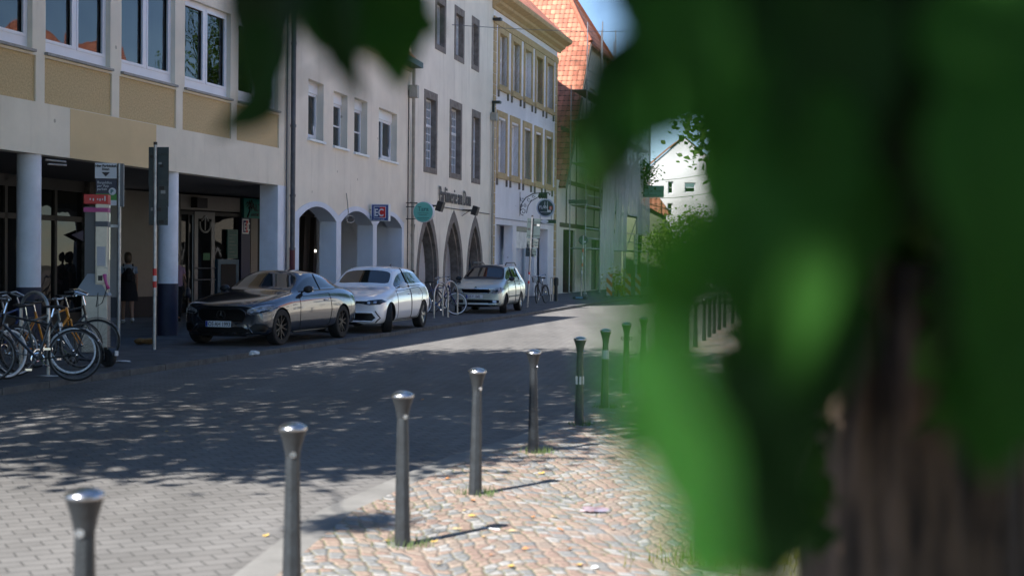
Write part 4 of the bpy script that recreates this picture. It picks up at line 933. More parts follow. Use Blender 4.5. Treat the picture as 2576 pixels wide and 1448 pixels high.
# ------------------------------------------------------------------ bollards
M_boll = pmat('anthracite_bollard_paint', (.026, .031, .036), .45, c2=(.014, .016, .018), scale=11, bump=.25, bscale=70)
M_cap = pmat('worn_steel_cap', (.62, .63, .65), .27, metal=1.0, c2=(.36, .36, .37), scale=18, bump=.3, bscale=40)
def make_bollard():
    r = empty('bollard', (0, 0, 0))
    MB().lathe([(.052, -.02), (.050, .0), (.049, .02), (.0345, .72), (.034, .745)], 8, ph=R(22.5)).build('post', M_boll, r, bev=.003)
    hd = MB().lathe([(.034, .745), (.0365, .765), (.043, .80), (.052, .832), (.060, .856), (.065, .868)], 16).build('flared_head', M_boll, r, autos=True)
    MB().lathe([(.064, .868), (.0675, .873), (.068, .880), (.060, .889), (.044, .899), (.022, .905), (0, .907)], 20).build('steel_cap', M_cap, r, smooth=True)
    nt_ = MB().lathe([(.0, .0), (.016, .0), (.016, .006), (.0, .006)], 10, (-.006, -.0375, .757), 'y'); nt_.build('chain_stud', M_cap, hd)
    return r
bp = [(215, 1235, 5.0, 'nearest bollard, out of focus at the lower left corner'), (740, 1070, 0, 'second nearest bollard, at the pale kerb strip, its foot below the frame'),
      (1012, 1370, 1, 'bollard beside the dark leaf shadow on the cobbles'), (1195, 1242, 1, 'bollard on sunlit cobbles with an orange leaf at its foot'),
      (1341, 1137, 1, 'slightly leaning bollard at the edge of the tree shade'), (1456, 1068, 1, 'bollard with pale sticker halfway up, left of the green leaf blur'),
      (1520, 1024, 1, 'bollard with pale grey band, first behind the green blur'), (1573, 988, 1, 'bollard with small chain rings, seen through green blur'),
      (1615, 960, 1, 'second ringed bollard, seen through green blur'), (1652, 938, 1, 'bollard just left of the bright blurred leaf')]
bpos = [(-1.415, 4.72), (-1.015, 6.62)] + [tuple(ground(x, y, .026).xy) for x, y, *_ in bp[2:]]
far = [(2.75, 23.6, None), (3.2, 25.9, None), (3.65, 28.2, None), (4.13, 30.46, 0), (4.45, 31.95, 1), (4.79, 33.59, 2), (5.18, 35.42, 3), (5.54, 36.98, 4), (6.1, 39.2, None)]
proto = make_bollard(); lean = [0, 0, -.6, .5, -3.6, -1.0, -.5, -.3, -.6, .0]
fl = ['leftmost bollard of the far row seen through the leaf gap', 'second bollard of the far row seen through the leaf gap', 'middle bollard of the far row seen through the leaf gap', 'fourth bollard of the far row seen through the leaf gap', 'rightmost bollard of the far row in the leaf gap']
M_grass = pmat('weed_green', (.065, .10, .028), .8, var=.4, scale=9)
for i, (x, y) in enumerate(bpos + [(a, b) for a, b, _ in far]):
    o = proto if i == 0 else copy_tree(proto)
    o.location = (x, y, .026); o.rotation_euler = (R(.2 * rng.uniform(-1, 1)), R(lean[i] if i < 10 else 0), R(20 * i))
    if i == 1: o.location.z = .03
    k = far[i - 10][2] if i >= 10 else None
    tag(o, bp[i][3] if i < 10 else (fl[k] if k is not None else 'bollard of the far row hidden behind the blurred leaves'), 'bollard', 'anthracite bollards along the kerb')
    if i in (7, 8):
        for sg in (-1, 1):
            q = [(sg * (.052 + .016 * math.cos(t)), 0, .70 + .02 * math.sin(t)) for t in [2 * math.pi * j / 12 for j in range(12)]]
            rg_ = MB().tube(q, .005, 5, closed=True).build('chain_ring', M_boll, o); rg_.rotation_euler = (0, 0, -R(20 * i))
    if i in (5,): MB().lathe([(.0465, .42), (.0445, .50)], 5, ph=R(-110)).build('sticker', pmat('torn_sticker', (.5, .5, .46), .7), o).scale = (.99, .99, 1)
    if i == 6: MB().lathe([(.0425, .56), (.0405, .66)], 8, ph=R(22.5)).build('reflective_band', pmat('pale_band', (.35, .37, .38), .4), o)
    if 1 < i < 7:
        wd = MB()
        for _ in range(70):
            a, rr = rng.uniform(0, 6.28), rng.uniform(.045, .15) * (1 if rng.random() < .8 else 1.4); h = rng.uniform(.02, .07)
            px_, py_ = rr * math.cos(a), rr * math.sin(a); d = rng.uniform(-.02, .02)
            wd.add([(px_ - .004, py_, 0), (px_ + .004, py_, 0), (px_ + d, py_ + d, h)], [(0, 1, 2)])
        wo = wd.build('weed_tuft', M_grass); wo.location = (x + .03, y + .01, .026); tag(wo, 'small green weeds at the foot of ' + ('the bollard beside the leaf shadow', 'the bollard with the orange leaf', 'the leaning bollard', 'the stickered bollard', 'the banded bollard')[i - 2], 'weeds', kind='stuff')

# ------------------------------------------------------------------ traffic sign poles seen from behind
M_white_st = pmat('sticker_white', (.30, .31, .32), .5)
def sign_pole(P, H, panels, lab, lean=(0, 0), bands=(), scale=1.0, seed=1, lowtape=True):
    r_ = random.Random(seed); r = empty('sign_pole', P, R(-6), lab, 'sign pole'); r.rotation_euler = (R(lean[0]), R(lean[1]), R(-6))
    MB().lathe([(.031, 0), (.031, H)], 14).build('pole', M_steel, r, autos=True); MB().lathe([(.034, H), (.034, H + .05), (0, H + .055)], 12).build('pole_cap', M_black, r, autos=True)
    for k, (x0, x1, z0, z1, y) in enumerate(panels):
        p = MB().box(x0, y, z0, x1, y + .004, z1).build('sign_plate', M_signback if k % 2 == 0 else pmat('sign_back_grey', (.06, .075, .08), .5, var=.2, scale=7), r, bev=.002)
        for q_ in (z1 - .12, z0 + .09): MB().box(x0 + .02, y - .018, q_, x1 - .02, y, q_ + .03).build('clamp_rail', M_signback, p)
        for j in range(3):
            sx, sz, q = r_.uniform(x0 + .06, x1 - .06), r_.uniform(z0 + .05, z1 - .08), r_.uniform(.025, .05)
            if abs(sx) < .05: sx = .1
            MB().box(sx - q, y - .003, sz - q * .7, sx + q, y - .001, sz + q * .7).build('sticker', M_white_st if j % 2 else M_black, p)
    for z0, z1, c in bands: MB().lathe([(.034, z0), (.034, z1)], 14).build('band', c, r, autos=True)
    return r
p2 = ground(388, 879, .08); k2 = p2.y / FOC
def zt2(y): return (880 - y) * k2
sign_pole(p2, zt2(366), [(-.135, .23, zt2(468), zt2(371), .035), (-.13, .225, zt2(520), zt2(440), .045), (-.125, .22, zt2(567), zt2(505), .035)],
          'grey pole with dark sign backs and a red and white band near the white column', bands=[(zt2(694), zt2(676), M_red), (zt2(708), zt2(694), M_signw), (zt2(724), zt2(708), M_red)], seed=3)
p3 = ground(1326, 772, .08); k3 = p3.y / FOC
def zt3(y): return (772 - y) * k3
sign_pole(p3, zt3(545), [(-.17, .30, zt3(598), zt3(549), .035), (-.15, .26, zt3(622), zt3(600), .045), (-.17, .20, zt3(645), zt3(623), .035)],
          'leaning thin pole with dark sign backs before the white town house', lean=(0, 2.6), bands=[(zt3(690), zt3(684), M_red), (zt3(706), zt3(690), M_signw), (zt3(713), zt3(706), M_red)], seed=5)
p4 = ground(1461, 748, .08); k4 = p4.y / FOC
r4 = empty('sign_pole', p4, 0, 'thin pole carrying the back of a round road sign in front of the netting', 'sign pole'); r4.rotation_euler = (0, R(1.6), 0)
MB().lathe([(.03, 0), (.03, 156 * k4)], 12).build('pole', M_steel, r4, autos=True)
MB().lathe([(0, .03), (.21, .03), (.21, .036), (0, .036)], 28, (0, 0, 144 * k4), 'y').build('round_plate', M_signback, r4, autos=True)
MB().box(-.012, -.035, 134 * k4, .012, -.03, 156 * k4).box(.04, .02, 138 * k4, .12, .026, 142 * k4).build('clamp', M_signw, r4)
for i in range(4): MB().lathe([(.034, (60 + i * 18) * k4), (.034, (68 + i * 18) * k4)], 10).build('band', M_signw if i % 2 == 0 else M_red, r4, autos=True)

# parking-ticket sign on its own pole
p1 = ground(298, 868, .08); k1 = p1.y / FOC
def zt1(y): return (868 - y) * k1
r1 = empty('parking_sign', p1, R(4), 'white and navy parking ticket sign with black arrow on a grey pole', 'sign')
MB().lathe([(.036, 0), (.036, zt1(411))], 14).build('pole', M_steel, r1, autos=True)
xa, xb = (240 - 300) * k1, (294 - 300) * k1
pa = MB().box(xa, -.02, zt1(450), xb, -.012, zt1(411)).build('upper_plate', M_signw, r1, bev=.004)
ink = pmat('black_ink', (.012, .012, .02), .5)
text('Hier Parkticket', .062, ink, pa, on_wall((xa + xb) / 2, -.026, zt1(421)), align='CENTER', xs=.98, bold=.002); text('lösen', .062, ink, pa, on_wall((xa + xb) / 2, -.026, zt1(429)), align='CENTER', bold=.002)
MB().slab([((xa + xb) / 2 - .075, zt1(434)), ((xa + xb) / 2 + .075, zt1(434)), ((xa + xb) / 2, zt1(445))], [], -.026, -.02).build('arrow', ink, pa)
pb = MB().box(xa + .02, -.02, zt1(517), xb, -.012, zt1(452)).build('lower_plate', pmat('navy_plate', (.012, .018, .05), .4), r1, bev=.004)
for i, s_ in enumerate(('Bargeldlos', 'per App', 'parken')): text(s_, .066, M_signw, pb, on_wall(xa + .045, -.026, zt1(463 + i * 8)), xs=.95)
MB().box(xa + .02, -.023, zt1(504), xb, -.0205, zt1(488)).build('green_stripe', pmat('sign_green', (.05, .26, .03), .4), pb)
MB().box(xa + .02, -.023, zt1(517), xb, -.0205, zt1(504)).build('white_stripe', M_signw, pb)
MB().lathe([(0, -.03), (.066, -.03), (.066, -.024), (0, -.024)], 24, (xb - .075, 0, zt1(482)), 'y').build('white_disc', M_signw, pb)
text('P', .10, pmat('teal_ink', (.02, .16, .16), .5), pb, on_wall(xb - .108, -.034, zt1(487)), bold=.004)
bx = MB().box(.0, -.03, zt1(520), .08, .05, zt1(412)).build('cable_box', pmat('grey_box', (.16, .17, .18), .5), r1)
MB().box(xa * .85, -.03, zt1(572), 0, .03, zt1(565)).build('cross_arm', M_steel, r1)

# stainless telephone pillar
pp = ground(243, 884, .08); kp = pp.y / FOC
def zp_(y): return (884 - y) * kp
ph = empty('phone_pillar', pp, R(8), 'stainless steel telephone pillar with red head, magenta band and handset', 'telephone')
M_inox = pmat('brushed_steel_panel', (.48, .44, .38), .38, metal=.55, var=.15, scale=4)
M_inoxd = pmat('dark_grey_panel', (.10, .10, .105), .5)  # darker grey for the side panel of the pillar
MB().box(-.01, -.16, zp_(745), .19, .14, zp_(490)).build('column', M_inox, ph, bev=.01)
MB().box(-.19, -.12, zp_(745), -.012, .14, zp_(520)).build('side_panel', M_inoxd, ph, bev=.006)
MB().box(-.20, -.17, zp_(514), .20, .15, zp_(490)).build('red_head', M_red, ph, bev=.008)
wm_ = MB()
for i, x in enumerate((-.1, -.05, .02, .06, .1, .14)): wm_.box(x, -.176, zp_(504 + (i % 2) * 2), x + .018, -.171, zp_(500 - (i == 5) * 6))
wm_.build('white_marks', M_signw, ph)
MB().box(-.20, -.165, zp_(534), .195, .145, zp_(523)).build('magenta_band', pmat('magenta', (.40, .05, .22), .45), ph)
MB().box(-.01, -.18, zp_(570), .20, .14, zp_(557)).build('grey_band', pmat('slate_band', (.08, .09, .11), .5), ph)
MB().box(.02, -.168, zp_(668), .16, -.161, zp_(620)).build('notice', pmat('pale_notice', (.45, .45, .50), .5), ph)
MB().add([(-.36, -.2, zp_(742)), (.22, -.2, zp_(742)), (.22, .2, zp_(742)), (-.36, .2, zp_(742)), (-.14, -.12, zp_(688)), (.0, -.12, zp_(688)), (.0, .1, zp_(688)), (-.14, .1, zp_(688))],
         [(0, 1, 5, 4), (1, 2, 6, 5), (2, 3, 7, 6), (3, 0, 4, 7), (4, 5, 6, 7), (3, 2, 1, 0)]).build('sloping_hood', pmat('hood_grey', (.26, .28, .31), .4, metal=.3), ph)
MB().box(-.22, -.2, 0, .20, .2, zp_(743)).build('base', M_inox, ph, bev=.008); MB().box(.045, -.204, .0, .052, -.2, zp_(745)).build('panel_seam', M_black, ph)
MB().box(.02, -.22, zp_(712), .21, -.16, zp_(672)).build('phone_unit', M_inox, ph, bev=.008); MB().box(.05, -.225, zp_(705), .12, -.22, zp_(692)).build('keypad', M_black, ph)
hs_ = MB().tube([(.16, -.25, zp_(690)), (.17, -.28, zp_(700)), (.20, -.28, zp_(715)), (.22, -.25, zp_(724))], [.035, .024, .024, .035], 8); hs_.build('handset', pmat('magenta_handset', (.50, .08, .26), .4), ph, smooth=True)
MB().tube([(.2, -.25, zp_(724)), (.12, -.24, zp_(760)), (.02, -.23, zp_(770)), (.05, -.21, zp_(735))], .006, 5).build('cord', M_black, ph)

# ------------------------------------------------------------------ cycle stands
M_hoop = pmat('stainless_hoop', (.50, .50, .49), .33, metal=.8, c2=(.33, .33, .33), scale=12)
def hoop(a, b, H, lab, grp):
    a, b = Vector(a), Vector(b); L = (b - a).length; rz = math.atan2(b.y - a.y, b.x - a.x); r = L / 2
    pts = [(-r, 0, 0), (-r, 0, H - r)] + [(-r * math.cos(t), 0, H - r + r * math.sin(t)) for t in [math.pi * i / 12 for i in range(1, 12)]] + [(r, 0, H - r), (r, 0, 0)]
    m = MB().tube(pts, .024, 10)
    for sx in (-r, r): m.lathe([(.05, .0), (.05, .006)], 12, (sx, 0, .0))
    o = m.build('cycle_stand', M_hoop, autos=True); o.location = ((a + b) / 2).to_3d() + Vector((0, 0, .08)); o.rotation_euler = (0, 0, rz); return tag(o, lab, 'cycle stand', grp)
hoop(ground(1091, 799, .08).xy, ground(1126, 797, .08).xy, .98, 'steel hoop cycle stand nearest the white hatchback', 'hoop cycle stands between the parked cars')
hoop(ground(1113, 794, .08).xy, ground(1150, 792, .08).xy, 1.0, 'steel hoop cycle stand in front of the blue bicycle wheel', 'hoop cycle stands between the parked cars')
hoop(ground(1384, 757, .08).xy, ground(1389.5, 757, .08).xy, .95, 'narrow looking hoop cycle stand right of the bicycle with basket', 'hoop cycle stands')
hoop(ground(52, 940, .08).xy, ground(121, 944, .08).xy, 1.12, 'steel hoop cycle stand among the parked bicycles', 'hoop cycle stands')
gp = MB().lathe([(.07, 0), (.07, .62), (.10, .64), (.10, .9), (.07, .95), (0, .96)], 12).build('litter_bin', pmat('bin_green_black', (.012, .022, .02), .5)); gp.location = ground(1398, 757, .08); tag(gp, 'slim dark litter bin beside the narrow cycle stand', 'litter bin')

# ------------------------------------------------------------------ bicycles
M_spoke = pmat('spoke_steel', (.13, .135, .14), .4, metal=.7)
def bicycle(P, heading, lab, frame, steer=0, fender=None, rimc=None, wr=.335, basket=False, bars='flat', lean=0, saddle=True, light=False, barcol=None, whitewall=False, frontsusp=False):
    """origin under the bottom bracket; +x is forward"""
    r = empty('bicycle', P, heading, lab, 'bicycle', 'parked bicycles'); r.rotation_euler = (R(lean), 0, heading)
    rimc = rimc or M_spoke; xr, xf = -.46, .60
    def wheel(name, loc, rz):
        t = MB().lathe([(wr - .028, -.012), (wr - .016, -.02), (wr, -.012), (wr + .004, 0), (wr, .012), (wr - .016, .02), (wr - .028, .012)], 40, (0, 0, 0), 'y', cap=False)
        o = t.build(name, M_rubber, r, smooth=True); o.location = loc; o.rotation_euler = (0, 0, rz)
        k = .048 if whitewall else .036
        MB().lathe([(wr - k, -.014), (wr - .022, -.0175), (wr - .022, .0175), (wr - k, .014), (wr - k, -.014)], 40, (0, 0, 0), 'y', cap=False).build('rim', rimc, o, smooth=True)
        s = MB()
        for i in range(24):
            a = 2 * math.pi * i / 24; b = a + (.5 if i % 2 else -.5)
            s.tube([(.025 * math.cos(b), .028 * (-1) ** (i // 2), .025 * math.sin(b)), ((wr - .035) * math.cos(a), 0, (wr - .035) * math.sin(a))], .0017, 3, cap=False)
        s.build('spokes', M_spoke, o); MB().lathe([(.018, -.045), (.028, -.03), (.014, -.02), (.014, .02), (.028, .03), (.018, .045)], 12, axis='y').build('hub', M_chrome, o, smooth=True)
        return o
    wheel('rear_wheel', (xr, 0, wr), 0)
    BB, ST, HT, HB = Vector((0, 0, .29)), Vector((-.17, 0, .83)), Vector((.38, 0, .88)), Vector((.42, 0, .74))
    f = MB(); f.tube([BB, ST], .016, 8); f.tube([BB, HB], .019, 8); f.tube([ST + Vector((.03, 0, -.1)), HT + Vector((.0, 0, -.03))], .015, 8); f.tube([HT, HB], .02, 8)
    for s in (-1, 1):
        f.tube([BB + Vector((0, .02 * s, 0)), (xr, .055 * s, wr)], .010, 6); f.tube([ST + Vector((.02, .015 * s, -.08)), (xr, .055 * s, wr)], .008, 6)
    f.build('frame', frame, r, autos=True)
    # steered assembly
    ax = Vector((HT.x, 0, 0)); sub = MB(); cr_, sr_ = math.cos(steer), math.sin(steer); sub.M = Matrix.Translation(ax) @ Matrix.Rotation(steer, 4, 'Z')
    fx = xf - HT.x
    for s in (-1, 1): sub.tube([(.045, .05 * s, .70), (.06, .055 * s, .60), (fx, .055 * s, wr)], [.016 if frontsusp else .012, .014, .008], 8)
    sub.tube([(.045, -.06, .70), (.045, .06, .70)], .015, 6)
    sub.build('fork', barcol or frame, r, autos=True)
    hbm = MB(); hbm.M = sub.M; top = 1.02
    hbm.tube([(.03, 0, .88), (-.01, 0, top), (.05, 0, top + .02)], .013, 8)
    if bars == 'flat': q = [(.0, -.31, top + .03), (.05, -.1, top + .02), (.05, .1, top + .02), (.0, .31, top + .03)]
    else: q = [(-.24, -.29, top + .06), (-.10, -.27, top + .08), (.05, -.12, top + .02), (.05, .12, top + .02), (-.10, .27, top + .08), (-.24, .29, top + .06)]
    hbm.tube(q, .012, 8); hb_ = hbm.build('handlebar', barcol or M_chrome, r, autos=True)
    for a, b in ((q[0], q[1]), (q[-1], q[-2])):
        gm = MB(); gm.M = sub.M; a, b = Vector(a), Vector(b); gm.tube([a, a.lerp(b, .42)], .018, 8); gm.build('grip', M_black, hb_)
    w_ = wheel('front_wheel', tuple(sub.M @ Vector((fx, 0, wr))), steer)
    if saddle:
        s = MB().tube([ST, (-.20, 0, .95)], .013, 8); s.build('seat_post', M_chrome, r)
        sd_ = MB().add([(-.34, -.075, .965), (-.34, .075, .965), (-.26, .085, .985), (-.16, .04, .98), (-.05, .018, .975), (-.05, -.018, .975), (-.16, -.04, .98), (-.26, -.085, .985),
                        (-.33, -.06, .93), (-.33, .06, .93), (-.25, .06, .94), (-.15, .025, .945), (-.06, .012, .95), (-.06, -.012, .95), (-.15, -.025, .945), (-.25, -.06, .94)],
                       [(0, 1, 2, 7), (7, 2, 3, 6), (6, 3, 4, 5), (9, 8, 15, 10), (10, 15, 14, 11), (11, 14, 13, 12)] + [(i, (i + 1) % 8 if i < 7 else 0, 8 + ((i + 1) % 8), 8 + i) for i in range(8)])
        so_ = sd_.build('saddle', M_black, r, smooth=True)
    MB().lathe([(.075, -.006), (.085, -.004), (.085, .004), (.075, .006), (.075, -.006)], 24, (0, -.05, .29), 'y', cap=False).tube([(0, -.05, .29), (.11, -.08, .16)], .009, 6).tube([(0, .05, .29), (-.11, .08, .42)], .009, 6).box(.07, -.15, .14, .15, -.07, .165).box(-.15, .07, .41, -.07, .15, .435).build('crankset', M_chrome, r)
    if fender:
        fm = MB(); pts = lambda a0, a1, rad: [(rad * math.cos(R(a)), rad * math.sin(R(a))) for a in np.linspace(a0, a1, 16)]
        def fend(M_, a0, a1):
            m = MB(); m.M = M_; P_ = pts(a0, a1, wr + .03); vs = []
            for x, z in P_: vs += [(x, -.028, z - .01), (x, 0, z), (x, .028, z - .01)]
            fs = []
            for i in range(15):
                for j in range(2): fs.append((i * 3 + j, i * 3 + j + 1, i * 3 + j + 4, i * 3 + j + 3))
            m.add(vs, fs); return m.build('mudguard', fender, r, smooth=True)
        fend(Matrix.Translation((xr, 0, wr)), 20, 190); fend(sub.M @ Matrix.Translation((fx, 0, wr)), 15, 150)
        MB().tube([(-.22, -.05, .70), (-.60, -.05, .70), (xr, -.05, wr)], .006, 5).tube([(-.22, .05, .70), (-.60, .05, .70), (xr, .05, wr)], .006, 5).box(-.60, -.05, .695, -.25, .05, .705).build('carrier', M_black, r)
    if basket:
        b = MB(); b.M = sub.M
        for z, k in ((.80, .8), (.87, .87), (.94, .93), (1.01, 1.0)):
            b.tube([(.12, -.16 * k, z), (.12 + .26 * k, -.16 * k, z), (.12 + .26 * k, .16 * k, z), (.12, .16 * k, z)], .005, 4, closed=True)
        for i in range(7):
            y = -.15 + .05 * i; b.tube([(.38, y, 1.01), (.33, y * .8, .80), (.12, y * .8, .80), (.12, y, 1.01)], .004, 4)
        for sg in (-1, 1):
            for i in range(5): b.tube([(.14 + .05 * i, sg * .16, 1.01), (.14 + .04 * i, sg * .13, .80)], .004, 4)
        b.build('basket', M_iron, r)
    if light: lm_ = MB(); lm_.M = sub.M; lm_.lathe([(.0, .02), (.03, .03), (.035, .08), (0, .085)], 12, (.04, 0, .78), 'x').build('headlamp', M_chrome, r)
    return r
M_fgrey = pmat('grey_green_frame', (.12, .14, .14), .35, metal=.4); M_forange = pmat('orange_frame', (.60, .22, .01), .35, coat=.5); M_fblue = pmat('deep_blue_frame', (.01, .03, .12), .35, coat=.4)
M_fblack = pmat('black_frame', (.012, .012, .014), .35, coat=.3); M_fsilver = pmat('silver_frame', (.42, .44, .48), .3, metal=.6); M_white_rim = pmat('pale_tyre_rim', (.80, .83, .88), .5)
def bike_at(px, py, wheel_heading, hd, **k):    # put the front wheel's foot on the photo's spot
    g_ = ground(px, py, .08); st = k.get('steer', 0)
    fx, fy = .38 + .22 * math.cos(st), .22 * math.sin(st)
    c, s = math.cos(hd), math.sin(hd)
    return Vector((g_.x - (fx * c - fy * s), g_.y - (fx * s + fy * c), .08))
def bk(px, py, hd, lab, frame, **k): return bicycle(bike_at(px, py, 0, hd, **k), hd, lab, frame, **k)
bk(181, 942, R(62), 'grey framed bicycle with pale front rim turned towards the street', M_fgrey, steer=R(-56), rimc=M_white_rim, whitewall=True, bars='flat', barcol=M_fsilver, frontsusp=True, lean=2)
bk(205, 925, R(58), 'orange framed bicycle with green lamp behind the grey one', M_forange, steer=R(-14), bars='flat', lean=-2)
bk(243, 912, R(40), 'black bicycle with dark mudguards in front of the telephone pillar', M_fblack, steer=R(-30), fender=M_fblack, bars='city', lean=3)
bk(88, 925, R(70), 'blue bicycle with wide white handlebar beside the steel hoop', M_fblue, steer=R(-35), fender=M_fsilver, bars='city', barcol=M_fsilver, lean=-2)
bk(-30, 962, R(200), 'bicycle with white mudguard cut off by the left frame edge', M_fblack, fender=pmat('white_mudguard', (.55, .57, .62), .4), steer=R(5), bars='flat', lean=2)
bk(40, 945, R(80), 'dark city bicycle standing left of the hoop stand', M_fblack, steer=R(-30), bars='city', rimc=M_white_rim, barcol=M_fsilver, lean=1)
bk(1147, 792, R(20), 'blue bicycle with pale rims leaning at the hoops before the silver car', M_fblue, steer=R(-12), rimc=M_white_rim, whitewall=True, bars='flat', lean=-3)
bk(1086, 786, R(200), 'dark bicycle behind the white hatchback, beside the first hoop', M_fblack, steer=R(10), bars='city', lean=3)
bk(1350, 763, R(-112), 'black bicycle with wire basket facing the viewer at the white wall', M_fblack, steer=R(12), basket=True, bars='city', fender=M_fblack, lean=2, light=True)

# kick scooter with fat wheel
g_ = ground(272, 922, .08); ks = empty('kick_scooter', g_, R(150), 'small black wheeled scooter with white reflector beside the bicycles', 'scooter')
MB().lathe([(.06, -.05), (.115, -.055), (.13, -.03), (.132, 0), (.13, .03), (.115, .055), (.06, .05)], 28, (0, 0, .132), 'y', cap=False).build('wheel', M_rubber, ks, smooth=True)
MB().lathe([(0, -.035), (.062, -.03), (.062, .03), (0, .035)], 16, (0, 0, .132), 'y').build('hub', M_black, ks)
fm = MB(); vs = []
for i in range(12):
    a = R(10 + 14 * i); vs += [(.16 * math.cos(a), -.07, .132 + .16 * math.sin(a)), (.16 * math.cos(a), .07, .132 + .16 * math.sin(a))]
fm.add(vs, [(2 * i, 2 * i + 1, 2 * i + 3, 2 * i + 2) for i in range(11)]).build('mudguard', M_black, ks, smooth=True)
MB().box(.10, -.07, .07, .62, .07, .10).build('deck', M_black, ks, bev=.01); MB().box(-.175, -.03, .17, -.16, .03, .24).build('reflector', M_signw, ks)
MB().tube([(.62, 0, .10), (.70, 0, .30), (.68, 0, .42)], .018, 8).lathe([(.06, -.02), (.09, -.02), (.09, .02), (.06, .02)], 20, (.72, 0, .09), 'y', cap=False).build('folded_stem', M_black, ks)

# ------------------------------------------------------------------ warning beacons and barrier feet at the scaffold
def stripe_mat():
    m = bpy.data.materials.new('red_white_stripes'); n, l = nodes(m); b = n['Principled BSDF']; tc = n.new('ShaderNodeTexCoord'); sp = n.new('ShaderNodeSeparateXYZ'); l.new(tc.outputs['Object'], sp.inputs[0])
    a = n.new('ShaderNodeMath'); a.operation = 'ADD'; l.new(sp.outputs[0], a.inputs[0]); l.new(sp.outputs[2], a.inputs[1])
    d = n.new('ShaderNodeMath'); d.operation = 'DIVIDE'; l.new(a.outputs[0], d.inputs[0]); d.inputs[1].default_value = .42
    f = n.new('ShaderNodeMath'); f.operation = 'FRACT'; l.new(d.outputs[0], f.inputs[0]); g = n.new('ShaderNodeMath'); g.operation = 'GREATER_THAN'; l.new(f.outputs[0], g.inputs[0]); g.inputs[1].default_value = .5
    mx = n.new('ShaderNodeMix'); mx.data_type = 'RGBA'; mx.inputs['A'].default_value = (.55, .56, .58, 1); mx.inputs['B'].default_value = (.50, .08, .03, 1); l.new(g.outputs[0], mx.inputs['Factor']); l.new(mx.outputs['Result'], b.inputs['Base Color']); return m
M_str = stripe_mat()
bl = ['red and white warning beacon before the doorway of the netted house', 'second red and white warning beacon, veiled by green blur', 'third red and white warning beacon, deepest in the green blur']
for i, (x, y) in enumerate(((1532, 750), (1579, 749), (1604, 748))):
    r = empty('warning_beacon', ground(x, y, .001), R(-4), bl[i], 'warning beacon', 'red and white beacons at the building site')
    MB().box(-.13, -.03, .12, .13, .03, 1.12).build('striped_panel', M_str, r, bev=.02); MB().box(-.22, -.30, 0, .22, .30, .12).build('foot', pmat('recycled_foot', (.05, .06, .07), .8), r, bev=.015)
    MB().box(-.08, -.305, .03, .08, -.30, .09).build('foot_label', pmat('foot_blue', (.18, .34, .45), .5), r)
r = empty('barrier_foot', ground(1459, 752, .08), R(-20), 'dark barrier foot with pale blue label below the netting', 'barrier foot')
MB().box(-.30, -.15, 0, .30, .15, .12).build('block', pmat('recycled_foot', (.05, .06, .07)), r, bev=.015); MB().box(-.16, -.156, .03, .16, -.15, .10).build('label', pmat('foot_blue', (.18, .34, .45)), r)

# ------------------------------------------------------------------ litter
def crumple(name, px, py, z, s, mat, lab, cat, seed):
    r_ = random.Random(seed); bm = bmesh.new(); bmesh.ops.create_icosphere(bm, subdivisions=2, radius=1)
    for v in bm.verts: v.co *= r_.uniform(.6, 1.15); v.co.x *= s[0]; v.co.y *= s[1]; v.co.z *= s[2]
    mn = min(v.co.z for v in bm.verts)
    for v in bm.verts: v.co.z -= mn
    me = bpy.data.meshes.new(name); bm.to_mesh(me); bm.free(); me.materials.append(mat); o = bpy.data.objects.new(name, me); col.objects.link(o); o.location = ground(px, py, z); return tag(o, lab, cat)
M_paper = pmat('white_paper', (.65, .65, .66), .8)
crumple('crumpled_paper', 638, 894, .086, (.10, .09, .045), M_paper, 'crumpled white paper on the kerb below the grey car', 'litter', 1)
crumple('paper_scrap', 308, 910, .08, (.14, .10, .012), M_paper, 'flat white paper scrap right of the scooter', 'litter', 2)
crumple('paper_scrap', 122, 946, .08, (.16, .06, .008), M_paper, 'flat white paper strip under the parked bicycles', 'litter', 3)
crumple('dry_leaf_heap', 362, 866, .08, (.20, .14, .07), pmat('brown_leaves', (.20, .11, .04), .9, var=.4, scale=30), 'small heap of brown leaves beside the grey sign pole', 'leaf heap', 4)
crumple('snack_wrapper', 1493, 1287, .03, (.10, .05, .02), pmat('foil_wrapper', (.35, .36, .45), .3, metal=.5, c2=(.5, .3, .3), scale=30), 'crushed blue and silver wrapper on the cobbles', 'litter', 5)
crumple('bottle_cap', 1496, 1428, .03, (.022, .022, .008), M_paper, 'small white bottle cap low on the cobbles', 'litter', 6)
tag(MB().tube([ground(1212, 1325, .03), ground(1258, 1331, .032)], .004, 5).build('drinking_straw', M_paper), 'white straw at the tip of a bollard shadow', 'litter')
M_fl = [pmat('fallen_leaf_yellow', (.52, .34, .08), .8), pmat('fallen_leaf_orange', (.50, .20, .05), .8), pmat('fallen_leaf_buff', (.42, .33, .18), .8)]
lp = [(1188, 1258, 1), (1167, 1284, 2), (1188, 1297, 0), (1218, 1350, 0), (1092, 1362, 0), (971, 1360, 0), (1285, 1424, 0), (668, 1347, 0), (1323, 1380, 1), (1410, 1332, 1), (1395, 1300, 2), (1262, 1303, 2), (1102, 1418, 2), (1432, 1380, 1), (1300, 1250, 2), (1150, 1330, 2), (1420, 1250, 2), (1340, 1300, 1), (1234, 1395, 1), (860, 1385, 2), (1455, 1420, 0), (1540, 1330, 2), (1361, 1190, 0), (1290, 1335, 2), (1125, 1203, 1), (420, 1085, 0), (1062, 1005, 1)]
